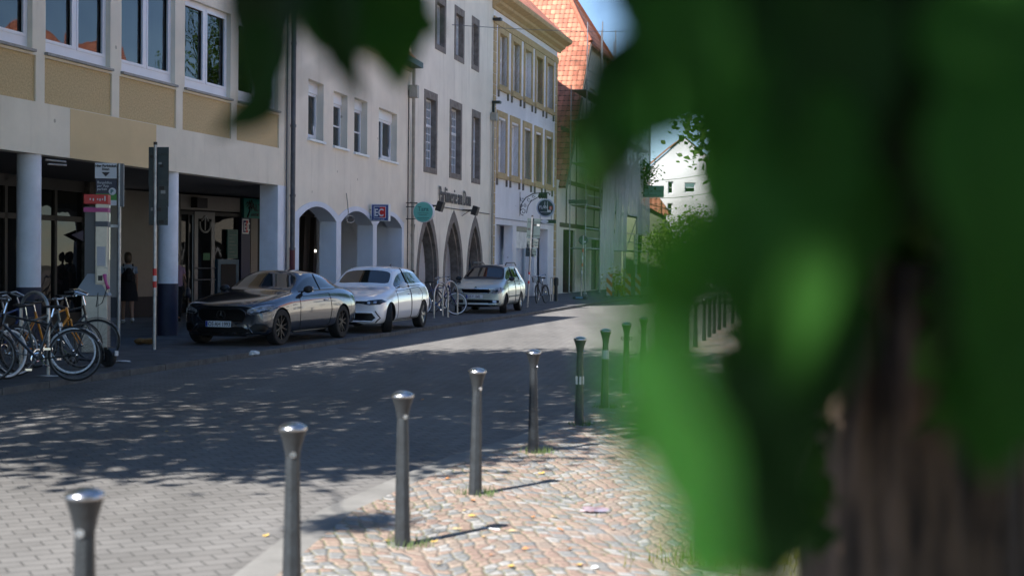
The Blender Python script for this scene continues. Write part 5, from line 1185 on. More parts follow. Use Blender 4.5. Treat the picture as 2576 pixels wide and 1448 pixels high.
for i, (x, y, c) in enumerate(lp):
    r_ = random.Random(i); s = r_.uniform(.022, .036); on_road = x < 900 or y < 1100
    m = MB().add([(-s, 0, .004), (-.4 * s, .55 * s, .010), (.5 * s, .45 * s, .006), (1.1 * s, 0, .014), (.5 * s, -.45 * s, .007), (-.4 * s, -.5 * s, .004), (0, 0, .003)], [(0, 6, 1), (1, 6, 2), (2, 6, 3), (3, 6, 4), (4, 6, 5), (5, 6, 0)])
    o = m.build('fallen_leaf', M_fl[c]); o.location = ground(x, y, .004 if on_road else .032); o.rotation_euler = (0, 0, r_.uniform(0, 6.28))
    tag(o, 'orange leaf at the foot of the bollard on sunlit cobbles', 'leaf') if i == 0 else tag(o, 'small dry %s leaf fallen on the sunlit paving' % ('yellow', 'orange', 'buff')[c], 'leaf', 'fallen %s leaves' % ('yellow', 'orange', 'buff')[c])
# ------------------------------------------------------------------ cars
def apply_mods(ob):
    me = bpy.data.meshes.new_from_object(ob.evaluated_get(bpy.context.evaluated_depsgraph_get())); return me
def car(spec):
    """body lofted through stations along the length (front at x=0), mirrored, smoothed, wheel wells cut, then split into its panels"""
    root = empty('parked_car', spec['loc'], spec['rz'], spec['label'], 'car', 'cars parked along the kerb')
    ST = spec['st']; rows = 8; vs = []; idx = {}
    for i, s in enumerate(ST):
        x, zb, w, zs, zbe, wb, zr, wr, zt, sw = s
        pts = [(w * .80, zb), (w * .965, zb + .06), (w, zb + (zs - zb) * .45), (w * .992, zs), (wb, zbe), (wr, zr), (wr * .58, zr + (zt - zr) * .72), (0, zt)]
        for r, (y, z) in enumerate(pts):
            k = (y / w) ** 3 * sw
            for sg in ((-1, 1) if r < 7 else (0,)):
                idx[(i, r, sg)] = len(vs); vs.append((x + k, sg * y, z))
    def I(i, r, sg): return idx[(i, r, sg if r < 7 else 0)]
    fs = []; mt = []
    cowl, atop, rtop, rbase = spec['gl']
    for i in range(len(ST) - 1):
        for r in range(7):
            for sg in (-1, 1):
                q = [I(i, r, sg), I(i + 1, r, sg), I(i + 1, r + 1, sg), I(i, r + 1, sg)]
                if sg == 1: q = q[::-1]
                k = 0
                if r == 4 and cowl <= i < rbase: k = 1
                if r >= 5:
                    if cowl <= i < atop: k = 2
                    elif rtop <= i < rbase: k = 3
                    elif atop <= i < rtop and spec.get('roof'): k = 4
                fs.append(tuple(q)); mt.append(k)
    for i, flip in ((0, False), (len(ST) - 1, True)):
        for r in range(7):
            if r < 6: q = [I(i, r, -1), I(i, r + 1, -1), I(i, r + 1, 1), I(i, r, 1)]
            else: q = [I(i, 6, -1), I(i, 7, 0), I(i, 6, 1)]
            fs.append(tuple(q[::-1] if flip else q)); mt.append(0)
    for i in range(len(ST) - 1): fs.append((I(i, 0, -1), I(i, 0, 1), I(i + 1, 0, 1), I(i + 1, 0, -1))); mt.append(5)
    me = bpy.data.meshes.new('body'); me.from_pydata(vs, [], fs)
    glassm = M_carglass
    mats = [spec['paint'], M_sideglass, glassm, glassm, spec.get('roof') or spec['paint'], M_black]
    slots = [bpy.data.materials.get('slot%d' % i) or bpy.data.materials.new('slot%d' % i) for i in range(5)] + [M_black]
    for m in slots: me.materials.append(m)
    for p, k in zip(me.polygons, mt): p.material_index = k
    bm = bmesh.new(); bm.from_mesh(me); bmesh.ops.recalc_face_normals(bm, faces=bm.faces)
    for k, th in ((1, .02), (2, .018), (3, .03)):
        for sgn in ((-1, 1) if k == 1 else (0,)):
            fsel = [f for f in bm.faces if f.material_index == k and (sgn == 0 or f.calc_center_median().y * sgn > 0)]
            if not fsel: continue
            bmesh.ops.inset_region(bm, faces=fsel, thickness=th, depth=-.006 if k == 1 else -.003, use_even_offset=True)
            keep = set(fsel)
            for f in bm.faces:
                if f.material_index == k and f not in keep and (sgn == 0 or f.calc_center_median().y * sgn > 0): f.material_index = spec.get('pillar', {}).get(k, 0)
    bm.to_mesh(me); bm.free()
    ob = bpy.data.objects.new('tmp_body', me); col.objects.link(ob); md = ob.modifiers.new('s', 'SUBSURF'); md.levels = 2; md.render_levels = 2
    bpy.context.view_layer.update(); me2 = apply_mods(ob); ob.data = me2; ob.modifiers.clear()
    # wheel wells
    wr, xs = spec['wr'], spec['wx']; cutm = MB(); hw = spec['hw']
    for x in xs:
        for sg in (-1, 1):
            a, b = (hw - .30, hw + .3) if sg > 0 else (-hw - .3, -hw + .30)
            cutm.lathe([(wr + spec.get('gap', .035), a), (wr + spec.get('gap', .035), b)], 36, (x, 0, wr), 'y')
    cut = cutm.build('tmp_cut', M_black)
    md = ob.modifiers.new('b', 'BOOLEAN'); md.object = cut; md.operation = 'DIFFERENCE'; md.solver = 'EXACT'
    bpy.context.view_layer.update(); me3 = apply_mods(ob)
    bpy.data.objects.remove(ob); bpy.data.objects.remove(cut)
    if len(me3.polygons) < 50: me3 = me2
    names_ = [m.name if m else '' for m in me3.materials]; mp_ = {i: (slots.index(m) if m in slots else 5) for i, m in enumerate(me3.materials)}
    for p in me3.polygons: p.material_index = mp_.get(p.material_index, 0)
    rr = wr + spec.get('gap', .035)
    for p in me3.polygons:
        c = p.center
        for x in xs:
            d = math.hypot(c.x - x, c.z - wr)
            if d < rr + .004 and abs(c.y) > hw - .31 and abs(c.y) < hw + .2 and (d < rr - .02 or abs(p.normal.y) < .5) : p.material_index = 5
            if d < rr - .03 and abs(c.y) > hw - .4: p.material_index = 5
    bvh = BVHTree.FromPolygons([v.co.copy() for v in me3.vertices], [tuple(p.vertices) for p in me3.polygons])
    bm0 = bmesh.new(); bm0.from_mesh(me3)
    body = None
    for k, nm in ((0, 'body'), (5, 'underbody'), (1, 'side_window'), (2, 'windscreen'), (3, 'rear_window'), (4, 'roof_panel')):
        b_ = bm0.copy(); bmesh.ops.delete(b_, geom=[f for f in b_.faces if f.material_index != k], context='FACES')
        groups = [None] if k != 1 else [-1, 1]
        for gside in groups:
            c_ = b_.copy()
            if gside: bmesh.ops.delete(c_, geom=[f for f in c_.faces if f.calc_center_median().y * gside < 0], context='FACES')
            if len(c_.faces):
                for f in c_.faces: f.material_index = 0; f.smooth = True
                m_ = bpy.data.meshes.new(nm); c_.to_mesh(m_); m_.materials.append(mats[k]); m_.set_sharp_from_angle(angle=R(50))
                o = bpy.data.objects.new(nm, m_); col.objects.link(o); o.parent = root
                if k == 0: body = o
            c_.free()
        b_.free()
    bm0.free()
    X, Y = Vector((1, 0, 0)), Vector((0, 1, 0))
    def hit(o, d):
        h = bvh.ray_cast(Vector(o), Vector(d)); return h
    def patch(poly, mat, name, view='front', t=.006, par=None, sg=-1, n=3, smooth=True, ang=0):
        """panel outline drawn in front (y,z), side (x,z) or top (x,y) view, laid on the body"""
        bm = bmesh.new(); f = bm.faces.new([bm.verts.new((p[0], p[1], 0)) for p in poly]); bmesh.ops.triangulate(bm, faces=[f])
        for _ in range(n): bmesh.ops.subdivide_edges(bm, edges=[e for e in bm.edges if e.calc_length() > .05], cuts=1); bmesh.ops.triangulate(bm, faces=[f for f in bm.faces if len(f.verts) > 3])
        bad = []
        if view == 'front': d0 = Matrix.Rotation(R(ang), 3, 'Z') @ Vector((1, 0, 0))
        for v in bm.verts:
            a, b = v.co.x, v.co.y
            if view == 'front': o = Vector((0, a, b)) - d0 * 3; d = d0
            elif view == 'rear': o = Vector((9, a, b)); d = Vector((-1, 0, 0))
            elif view == 'side': o = Vector((a, sg * 3, b)); d = Vector((0, -sg, 0))
            else: o = Vector((a, b, 4)); d = Vector((0, 0, -1))
            h = bvh.ray_cast(o, d)
            if h[0] is None: bad.append(v); continue
            nn = h[1] if h[1].dot(d) < 0 else -h[1]; v.co = h[0] + nn * t
        bmesh.ops.delete(bm, geom=bad, context='VERTS')
        e = bmesh.ops.extrude_face_region(bm, geom=bm.faces[:]); 
        for v in [g for g in e['geom'] if isinstance(g, bmesh.types.BMVert)]:
            pass
        m = bpy.data.meshes.new(name); bmesh.ops.recalc_face_normals(bm, faces=bm.faces)
        for f in bm.faces: f.smooth = smooth
        bm.to_mesh(m); bm.free(); m.materials.append(mat); o = bpy.data.objects.new(name, m); col.objects.link(o); o.parent = par or root
        return o
    def line(pts, mat, name, view='side', r=.006, par=None, sg=-1, t=.001, closed=False):
        P_ = []
        n = len(pts)
        for i in range(n if closed else n - 1):
            a, b = pts[i], pts[(i + 1) % n]; k = max(2, int(math.dist(a, b) / .05))
            P_ += [(a[0] + (b[0] - a[0]) * j / k, a[1] + (b[1] - a[1]) * j / k) for j in range(k)]
        if not closed: P_.append(pts[-1])
        out = []
        for a, b in P_:
            if view == 'front': h = hit((-3, a, b), (1, 0, 0))
            elif view == 'side': h = hit((a, sg * 3, b), (0, -sg, 0))
            else: h = hit((a, b, 4), (0, 0, -1))
            if h[0] is not None: out.append(h[0] + (h[1] * t if h[1].dot(Vector((0, sg, 0)) if view == 'side' else Vector((-1, 0, .5)) if view == 'front' else Vector((0, 0, 1))) > 0 else -h[1] * t))
        return MB().tube(out, r, 5, closed=closed).build(name, mat, par or root, smooth=True)
    # wheels
    for j, x in enumerate(xs):
        for sg in (-1, 1):
            y = sg * (hw - .115)
            tw = .105
            w_ = MB().lathe([(wr * .68, -tw), (wr * .93, -tw), (wr * .985, -tw * .85), (wr, -tw * .6), (wr, tw * .6), (wr * .985, tw * .85), (wr * .93, tw), (wr * .68, tw)], 40, axis='y', cap=False).build('wheel', M_rubber, root, autos=True)
            w_.location = (x, y, wr); w_.rotation_euler = (0, 0, spec.get('steer', 0) if j == 0 else 0)
            rm = MB(); rm.lathe([(wr * .70, -tw * .9 * -sg * -1), (wr * .70, tw * .9), (wr * .60, tw * .3), (wr * .62, -tw * .9)], 36, axis='y')
            rm = MB(); q = sg * tw * .88
            rm.lathe([(wr * .71, q), (wr * .665, q * .98), (wr * .63, q * .4), (wr * .63, -q * .8), (wr * .7, -q)], 36, axis='y', cap=False); rm.build('rim', spec['rim'], w_, autos=True)
            s_ = MB(); ns = spec['spokes']
            for k in range(ns):
                a = 2 * math.pi * k / ns; da = spec.get('split', 0)
                for dd in ((-da, da) if da else (0,)):
                    p0 = Vector((wr * .12 * math.cos(a), q * .75, wr * .12 * math.sin(a))); p1 = Vector((wr * .655 * math.cos(a + dd), q * .93, wr * .655 * math.sin(a + dd)))
                    tdir = (p1 - p0).normalized(); side = tdir.cross(Vector((0, 1, 0))).normalized() * spec.get('sw', .016)
                    dpt = Vector((0, -q * .3, 0)); a0, a1, b0, b1 = p0 - side, p0 + side, p1 - side * .9, p1 + side * .9
                    s_.add([a0, a1, b1, b0, a0 + dpt, a1 + dpt, b1 + dpt, b0 + dpt], [(0, 1, 2, 3), (7, 6, 5, 4), (0, 4, 5, 1), (1, 5, 6, 2), (2, 6, 7, 3), (3, 7, 4, 0)])
            s_.lathe([(0, q * .86), (wr * .16, q * .82), (wr * .17, q * .5)], 18, axis='y'); s_.build('spokes', spec['rim'], w_, autos=True)
            MB().lathe([(0, q * .1), (wr * .5, q * .1), (wr * .5, -q * .2)], 24, axis='y').build('brake_disc', pmat('brake_grey', (.09, .09, .09), .5, metal=.5), w_)
    # mirrors
    for sg in (-1, 1):
        mx_, mz_ = spec['mirror']; yy = spec['st'][cowl][5]
        bm = bmesh.new(); bmesh.ops.create_uvsphere(bm, u_segments=16, v_segments=10, radius=1)
        for v in bm.verts: v.co = Vector((v.co.x * .055 + (.02 if v.co.x > 0 else -.0), v.co.y * .10, v.co.z * .068 + .02 * v.co.x))
        for f in bm.faces: f.smooth = True
        m = bpy.data.meshes.new('mirror'); bm.to_mesh(m); bm.free(); m.materials.append(spec.get('mirmat') or spec['paint']); o = bpy.data.objects.new('mirror', m); col.objects.link(o); o.parent = root
        o.location = (mx_, sg * (yy + .115), mz_)
        MB().box(.045, -.075, -.045, .062, .075, .045).build('mirror_glass', M_chrome, o); MB().tube([(0, -sg * .14, -.05), (0, -sg * .05, -.03)], .018, 6).build('mirror_arm', M_black, o)
    return root, patch, line, hit, body

M_lamp = pmat('lamp_lens', (.80, .82, .86), .10, metal=.4, ior=1.6, c2=(.22, .23, .25), scale=16)
M_lampd = pmat('dark_lamp_lens', (.03, .034, .04), .06, metal=.2, coat=1)
M_led = pmat('lamp_reflector', (.78, .80, .84), .15, metal=.7)
M_grille = pmat('black_grille', (.008, .008, .009), .35)
M_gap = pmat('panel_gap', (.004, .004, .004), .9)
def plate(root, hit, body_txt, y0, z0, wdt=.52, h=.11):
    hp = hit((-3, y0, z0), (1, 0, 0))[0]
    p = empty('tmpe', (0, 0, 0)); bpy.data.objects.remove(p)
    pm_ = MB().box(hp.x - .022, y0 - wdt / 2, z0 - h / 2, hp.x - .012, y0 + wdt / 2, z0 + h / 2).build('number_plate', M_signw, root, bev=.003)
    MB().box(hp.x - .0235, y0 + wdt / 2 - .045, z0 - h / 2 + .004, hp.x - .0222, y0 + wdt / 2 - .004, z0 + h / 2 - .004).build('blue_strip', pmat('plate_blue', (.01, .04, .30), .4), pm_)
    t = text(body_txt, .108, ink, pm_, on_front(hp.x - .0235, y0 + wdt / 2 - .055, z0 - .037), xs=.80, bold=.0015, ext=.0008)
    return pm_
def rr(cx, cz, w_, h, k=.02):
    return [(cx - w_ + k, cz - h), (cx + w_ - k, cz - h), (cx + w_, cz - h + k), (cx + w_, cz + h - k), (cx + w_ - k, cz + h), (cx - w_ + k, cz + h), (cx - w_, cz + h - k), (cx - w_, cz - h + k)]
def mir(poly): return [(-a, b) for a, b in poly[::-1]]

# --- dark grey coupe
M_pgrey = pmat('metallic_dark_grey', (.052, .060, .078), .20, metal=.8, coat=1.0)
M_pgrey2 = M_pgrey
def place(ff, rr_, x_f):                       # origin of a car whose street-side front wheel stands at ff
    return ff
c1 = dict(
    st=[(.00, .23, .62, .52, .69, .58, .71, .50, .725, .10), (.04, .17, .80, .59, .73, .72, .76, .58, .78, .16), (.30, .15, .885, .68, .79, .80, .825, .62, .855, .10), (.85, .17, .900, .77, .87, .80, .90, .62, .925, 0), (1.30, .18, .90, .82, .925, .80, .95, .64, .975, 0),
        (1.60, .19, .90, .83, .945, .785, .98, .70, 1.015, .0), (2.28, .19, .90, .84, .965, .80, 1.315, .575, 1.385, 0), (2.75, .19, .90, .84, .975, .80, 1.34, .575, 1.41, 0), (3.25, .19, .905, .845, .985, .80, 1.29, .56, 1.365, 0), (3.72, .20, .91, .85, .995, .78, 1.14, .56, 1.21, 0),
        (4.12, .22, .90, .85, 1.00, .76, 1.02, .60, 1.045, 0), (4.50, .26, .86, .82, .97, .72, .99, .58, 1.0, -.06), (4.68, .30, .78, .76, .90, .66, .93, .55, .94, -.10)],
    gl=(5, 6, 8, 10), paint=M_pgrey, roof=pmat('black_glass_roof', (.008, .008, .009), .06, coat=1), wr=.335, wx=(.80, 3.64), hw=.90, rim=pmat('satin_black_alloy', (.012, .012, .013), .5), spokes=5, split=.28, sw=.013,
    mirror=(1.90, 1.02), mirmat=M_black, pillar={2: 0}, steer=R(-4), label='dark grey two door coupe with black wheels parked by the white pillar')
def locate(ff, ang, wx, hw):
    c, s = math.cos(ang), math.sin(ang); return Vector((ff[0] - (wx * c + (hw - .1) * s), ff[1] - (wx * s - (hw - .1) * c), .08))
a1 = R(90 - 16.5); c1['rz'] = a1; f_ = ground(699, 867, .08); c1['loc'] = locate(f_, a1, .80, .90)
root, patch, line, hit, body = car(c1)
gp_ = [(-.40, .44), (.40, .44), (.49, .54), (.475, .63), (.38, .685), (-.38, .685), (-.475, .63), (-.49, .54)]
patch(gp_, M_grille, 'grille', t=.008); line(gp_, pmat('dark_chrome', (.10, .10, .11), .25, metal=.8), 'grille_surround', view='front', r=.009, closed=True, t=.006)
hx_ = hit((-3, 0, .565), (1, 0, 0))[0].x
em = MB().tube([(hx_ - .02, .085 * math.cos(t), .565 + .085 * math.sin(t)) for t in [2 * math.pi * i / 24 for i in range(24)]], .008, 6, closed=True)
for k in range(3): a = R(90 + 120 * k); em.tube([(hx_ - .02, 0, .565), (hx_ - .02, .083 * math.cos(a), .565 + .083 * math.sin(a))], [.009, .003], 5)
em.build('grille_emblem', pmat('black_chrome', (.05, .05, .055), .25, metal=.7), root)
em = MB()
for k in range(-7, 8):
    if abs(k) > 1: em.box(hx_ - .006 + abs(k) * .004, k * .055 - .004, .46, hx_ + .01 + abs(k) * .004, k * .055 + .004, .67)
em.build('grille_bars', pmat('black_chrome', (.05, .05, .055)), root)
for sg in (-1, 1):
    hl_ = [(.50, 0.615), (.56, 0.580), (.74, 0.600), (.855, 0.645), (.875, 0.710), (.80, 0.745), (.62, 0.710), (.52, 0.665)]
    hl_ = hl_ if sg == 1 else mir(hl_)
    h = patch(hl_, M_lamp, 'headlight', t=.008, n=4)
    lb = [(.52, 0.620), (.57, 0.590), (.74, 0.610), (.84, 0.650), (.83, 0.670), (.74, 0.645), (.60, 0.630)]; patch(lb if sg == 1 else mir(lb), M_lampd, 'lamp_shroud', t=.011, par=h)
    dr = [(.60, 0.700), (.70, 0.730), (.80, 0.755), (.85, 0.745), (.80, 0.735), (.70, 0.710), (.60, 0.680)]; dr2 = [(.55, 0.620), (.60, 0.615), (.66, 0.645), (.62, 0.655)]; dr3 = [(.66, 0.635), (.72, 0.630), (.78, 0.675), (.74, 0.685)]
    for d in (dr, dr2, dr3): patch(d if sg == 1 else mir(d), M_led, 'daytime_lamp', t=.014, par=h)
    it = [(.50, .25), (.80, .26), (.85, .33), (.80, .41), (.66, .42), (.54, .34)]; it = it if sg == 1 else mir(it); patch(it, M_grille, 'side_intake', t=.007, n=4)
    line([(.50, .40), (.58, .30), (.62, .235)] if sg == 1 else [(-.50, .40), (-.58, .30), (-.62, .235)], M_pgrey, 'bumper_fin', view='front', r=.014, t=.01)
    door = [(1.62, .28), (1.58, .50), (1.62, .88), (3.02, .93), (3.06, .60), (2.98, .34), (2.90, .28)]
    line(door, M_gap, 'door_gap', sg=sg, closed=True); dh = MB(); hh = hit((2.80, sg * 3, .80), (0, -sg, 0))[0]; dh.tube([(2.72, hh.y + sg * .012, .80), (2.80, hh.y + sg * .03, .805), (2.88, hh.y + sg * .012, .80)], .012, 6); dh.build('door_handle', M_chrome, root, smooth=True)
    line([(1.60, .215), (3.22, .215)], pmat('satin_sill', (.11, .12, .13), .3, metal=.6), 'side_skirt', sg=sg, r=.03, t=.0)
    line([(1.78, .975), (2.3, .99), (3.3, 1.005), (3.88, 1.03)], pmat('black_trim', (.006, .006, .007), .3), 'window_trim', sg=sg, r=.012); line([(2.72, 1.0), (2.78, 1.30)], pmat('black_trim', (.006, .006, .007)), 'window_pillar', sg=sg, r=.014)
    rl = [(4.45, .78), (4.66, .77), (4.66, .88), (4.45, .90)]; patch(rl, M_red, 'tail_light', view='side', sg=sg, t=.005)
lo = [(-.46, .21), (.46, .21), (.54, .29), (.42, .355), (-.42, .355), (-.54, .29)]; patch(lo, M_grille, 'lower_intake', t=.007)
line([(-.70, .205), (-.4, .19), (.4, .19), (.70, .205)], pmat('dark_chrome', (.10, .10, .11)), 'front_splitter', view='front', r=.012)
plate(root, hit, 'OS·AH 1993', .06, .40); line([(.20, -.66), (1.0, -.72), (1.55, -.74)], M_gap, 'bonnet_gap', view='top', r=.004); line([(.20, .66), (1.0, .72), (1.55, .74)], M_gap, 'bonnet_gap', view='top', r=.004)

# --- white hatchback
M_pwhite = pmat('pearl_white_paint', (.80, .82, .86), .2, coat=1.0)
c2_ = dict(
    st=[(.00, .24, .66, .52, .66, .62, .685, .52, .70, .10), (.05, .18, .82, .58, .70, .74, .73, .60, .75, .15), (.30, .16, .875, .66, .78, .80, .82, .62, .85, .08), (.85, .17, .89, .76, .88, .80, .91, .64, .94, 0), (1.15, .18, .89, .80, .93, .80, .96, .66, .985, 0),
        (1.36, .19, .89, .82, .95, .79, .98, .70, 1.01, 0), (2.02, .19, .89, .83, .975, .80, 1.385, .58, 1.455, 0), (2.7, .19, .89, .83, .985, .80, 1.42, .59, 1.485, 0), (3.45, .19, .89, .84, 1.0, .79, 1.37, .56, 1.445, 0), (3.80, .20, .885, .85, 1.02, .78, 1.30, .56, 1.38, 0),
        (4.12, .24, .86, .84, 1.02, .74, 1.06, .62, 1.08, -.04), (4.28, .30, .80, .78, .92, .70, .95, .6, .96, -.08)],
    gl=(5, 6, 9, 10), paint=M_pwhite, wr=.32, wx=(.84, 3.46), hw=.89, rim=pmat('two_tone_alloy', (.30, .30, .31), .3, metal=.7), spokes=5, split=.10, sw=.02, mirror=(1.66, 1.03), pillar={}, steer=R(21),
    label='white hatchback with dark windscreen parked behind the grey coupe')
a2 = R(90 - 12.3); c2_['rz'] = a2; c2_['loc'] = locate(ground(974, 835, .08), a2, .84, .89)
root, patch, line, hit, body = car(c2_)
band = [(-.62, .655), (.62, .655), (.62, .70), (-.62, .70)]; patch(band, M_grille, 'grille_band', t=.006)
lo = [(-.66, .26), (.66, .26), (.74, .34), (.66, .455), (-.66, .455), (-.74, .34)]; patch(lo, M_grille, 'lower_grille', t=.006, n=4); line(lo, M_pwhite, 'grille_surround', view='front', r=.020, closed=True, t=.02)
ln = [(.70, .22), (.85, .34), (.74, .50), (.62, .50)]
for sg in (-1, 1):
    hl_ = [(.36, .66), (.60, .62), (.80, .63), (.86, .69), (.80, .74), (.60, .715)]; hl_ = hl_ if sg == 1 else mir(hl_); h = patch(hl_, M_lampd, 'headlight', t=.008, n=4)
    for p in ([(.56, .65), (.62, .645), (.62, .69), (.56, .69)], [(.68, .65), (.74, .65), (.74, .70), (.68, .70)]): patch(p if sg == 1 else mir(p), M_led, 'lamp_unit', t=.013, par=h)
    line([(.72, .24), (.81, .34), (.72, .49)] if sg == 1 else [(-.72, .24), (-.81, .34), (-.72, .49)], M_grille, 'bumper_edge', view='front', r=.014, t=.008)
    for d in ([(1.36, .28), (1.36, .90), (2.42, .94), (2.42, .28)], [(2.46, .28), (2.46, .94), (3.25, .97), (3.40, .80), (3.12, .45), (2.98, .28)]):
        line(d, M_gap, 'door_gap', sg=sg, closed=True)
    line([(2.44, .97), (2.44, 1.40)], M_gap, 'window_pillar', sg=sg, r=.022)
    for x in (2.24, 3.1):
        hh = hit((x, sg * 3, .82), (0, -sg, 0))[0]; MB().tube([(x - .08, hh.y + sg * .01, .82), (x, hh.y + sg * .03, .825), (x + .08, hh.y + sg * .01, .82)], .013, 6).build('door_handle', M_pwhite, root, smooth=True)
    line([(1.5, .97), (2.3, .99), (3.4, 1.01)], M_gap, 'window_trim', sg=sg, r=.008); line([(1.3, .215), (3.0, .215)], pmat('grey_sill_trim', (.25, .26, .27), .4, metal=.5), 'side_skirt', sg=sg, r=.022)
MB().tube([(3.5, 0, 1.44), (3.62, 0, 1.50), (3.58, 0, 1.44)], [.02, .008, .02], 6).build('roof_aerial', M_black, root)

# --- silver green estate
M_psil = pmat('silver_green_metallic', (.46, .51, .48), .30, metal=.5, coat=.8)
c3 = dict(
    st=[(.00, .26, .64, .56, .70, .60, .725, .50, .74, .08), (.05, .20, .78, .62, .75, .72, .78, .58, .80, .12), (.28, .18, .82, .70, .84, .75, .88, .60, .91, .06), (.80, .19, .82, .80, .93, .74, .97, .60, 1.0, 0), (1.02, .20, .82, .83, .97, .735, 1.0, .66, 1.03, 0),
        (1.10, .20, .82, .84, .98, .735, 1.01, .67, 1.04, 0), (1.78, .20, .82, .85, 1.0, .74, 1.40, .555, 1.475, 0), (2.6, .20, .82, .86, 1.01, .74, 1.44, .56, 1.505, 0), (3.6, .20, .82, .86, 1.02, .735, 1.42, .55, 1.49, 0), (3.98, .21, .815, .86, 1.02, .72, 1.37, .54, 1.44, 0),
        (4.14, .26, .80, .86, 1.02, .70, 1.06, .62, 1.08, -.03), (4.24, .30, .76, .80, .95, .68, .98, .6, .99, -.05)],
    gl=(5, 6, 9, 10), paint=M_psil, wr=.30, wx=(.80, 3.26), hw=.82, rim=pmat('silver_alloy', (.45, .46, .47), .3, metal=.7), spokes=7, sw=.018, mirror=(1.42, 1.05), mirmat=M_black, pillar={2: 5}, steer=R(13),
    label='silver green estate car with roof rails at the far end of the row')
a3 = R(90 - 11.0); c3['rz'] = a3; c3['loc'] = locate(ground(1266, 787, .08), a3, .80, .82)
root, patch, line, hit, body = car(c3)
g2 = [(-.40, .62), (.40, .62), (.45, .70), (.41, .745), (-.41, .745), (-.45, .70)]; patch(g2, M_grille, 'grille', t=.006); line(g2, M_chrome, 'grille_surround', view='front', r=.010, closed=True, t=.006)
h0 = hit((-3, 0, .79), (1, 0, 0))[0]; MB().lathe([(0, -.01), (.042, -.008), (.045, 0), (.04, .01)], 20, (h0.x - .01 if h0 else 0, 0, .77), 'x').build('badge', pmat('badge_green_chrome', (.12, .17, .14), .2, metal=.8), root)
patch([(-.44, .32), (.28, .32), (.33, .37), (.28, .42), (-.44, .42)], M_grille, 'lower_grille', t=.006)
for sg in (-1, 1):
    hl_ = [(.46, .62), (.60, .585), (.76, .64), (.80, .76), (.72, .80), (.50, .72)]; hl_ = hl_ if sg == 1 else mir(hl_); h = patch(hl_, M_lamp, 'headlight', t=.008, n=4)
    q = [(.60, .66), (.66, .65), (.69, .69), (.66, .73), (.60, .72)]; patch(q if sg == 1 else mir(q), M_lampd, 'lamp_reflector', t=.013, par=h)
    q = [(.38, .31), (.70, .32), (.72, .41), (.40, .42)]; patch(q if sg == 1 else mir(q), M_grille, 'fog_lamp_frame', t=.006); q = [(.52, .33), (.64, .335), (.64, .40), (.52, .40)]; patch(q if sg == 1 else mir(q), M_led, 'fog_lamp', t=.012)
    for d in ([(1.15, .30), (1.12, .92), (2.28, .97), (2.28, .30)], [(2.32, .30), (2.32, .97), (3.05, .98), (3.12, .70), (2.86, .30)]): line(d, M_gap, 'door_gap', sg=sg, closed=True)
    line([(1.2, .50), (3.0, .52)], M_black, 'rubbing_strip', sg=sg, r=.018); line([(2.3, 1.0), (2.3, 1.40)], M_gap, 'window_pillar', sg=sg, r=.024); line([(3.2, 1.0), (3.2, 1.38)], M_gap, 'window_pillar', sg=sg, r=.024)
    MB().tube([(1.95, sg * .53, 1.46), (2.1, sg * .54, 1.545), (3.5, sg * .53, 1.545), (3.75, sg * .52, 1.46)], .017, 8).build('roof_rail', M_black, root, smooth=True)
    for x in (2.1, 2.9):
        hh = hit((x, sg * 3, .86), (0, -sg, 0))[0]; MB().tube([(x - .07, hh.y + sg * .01, .86), (x, hh.y + sg * .03, .865), (x + .07, hh.y + sg * .01, .86)], .013, 6).build('door_handle', M_psil, root, smooth=True)
line([(-.60, .26), (.60, .26)], M_black, 'bumper_strip', view='front', r=.02); plate(root, hit, 'OS·Y 1042', .04, .515); patch([(.46, 1.10), (.54, 1.10), (.54, 1.17), (.46, 1.17)], M_white_st, 'windscreen_sticker', t=.004) if False else None
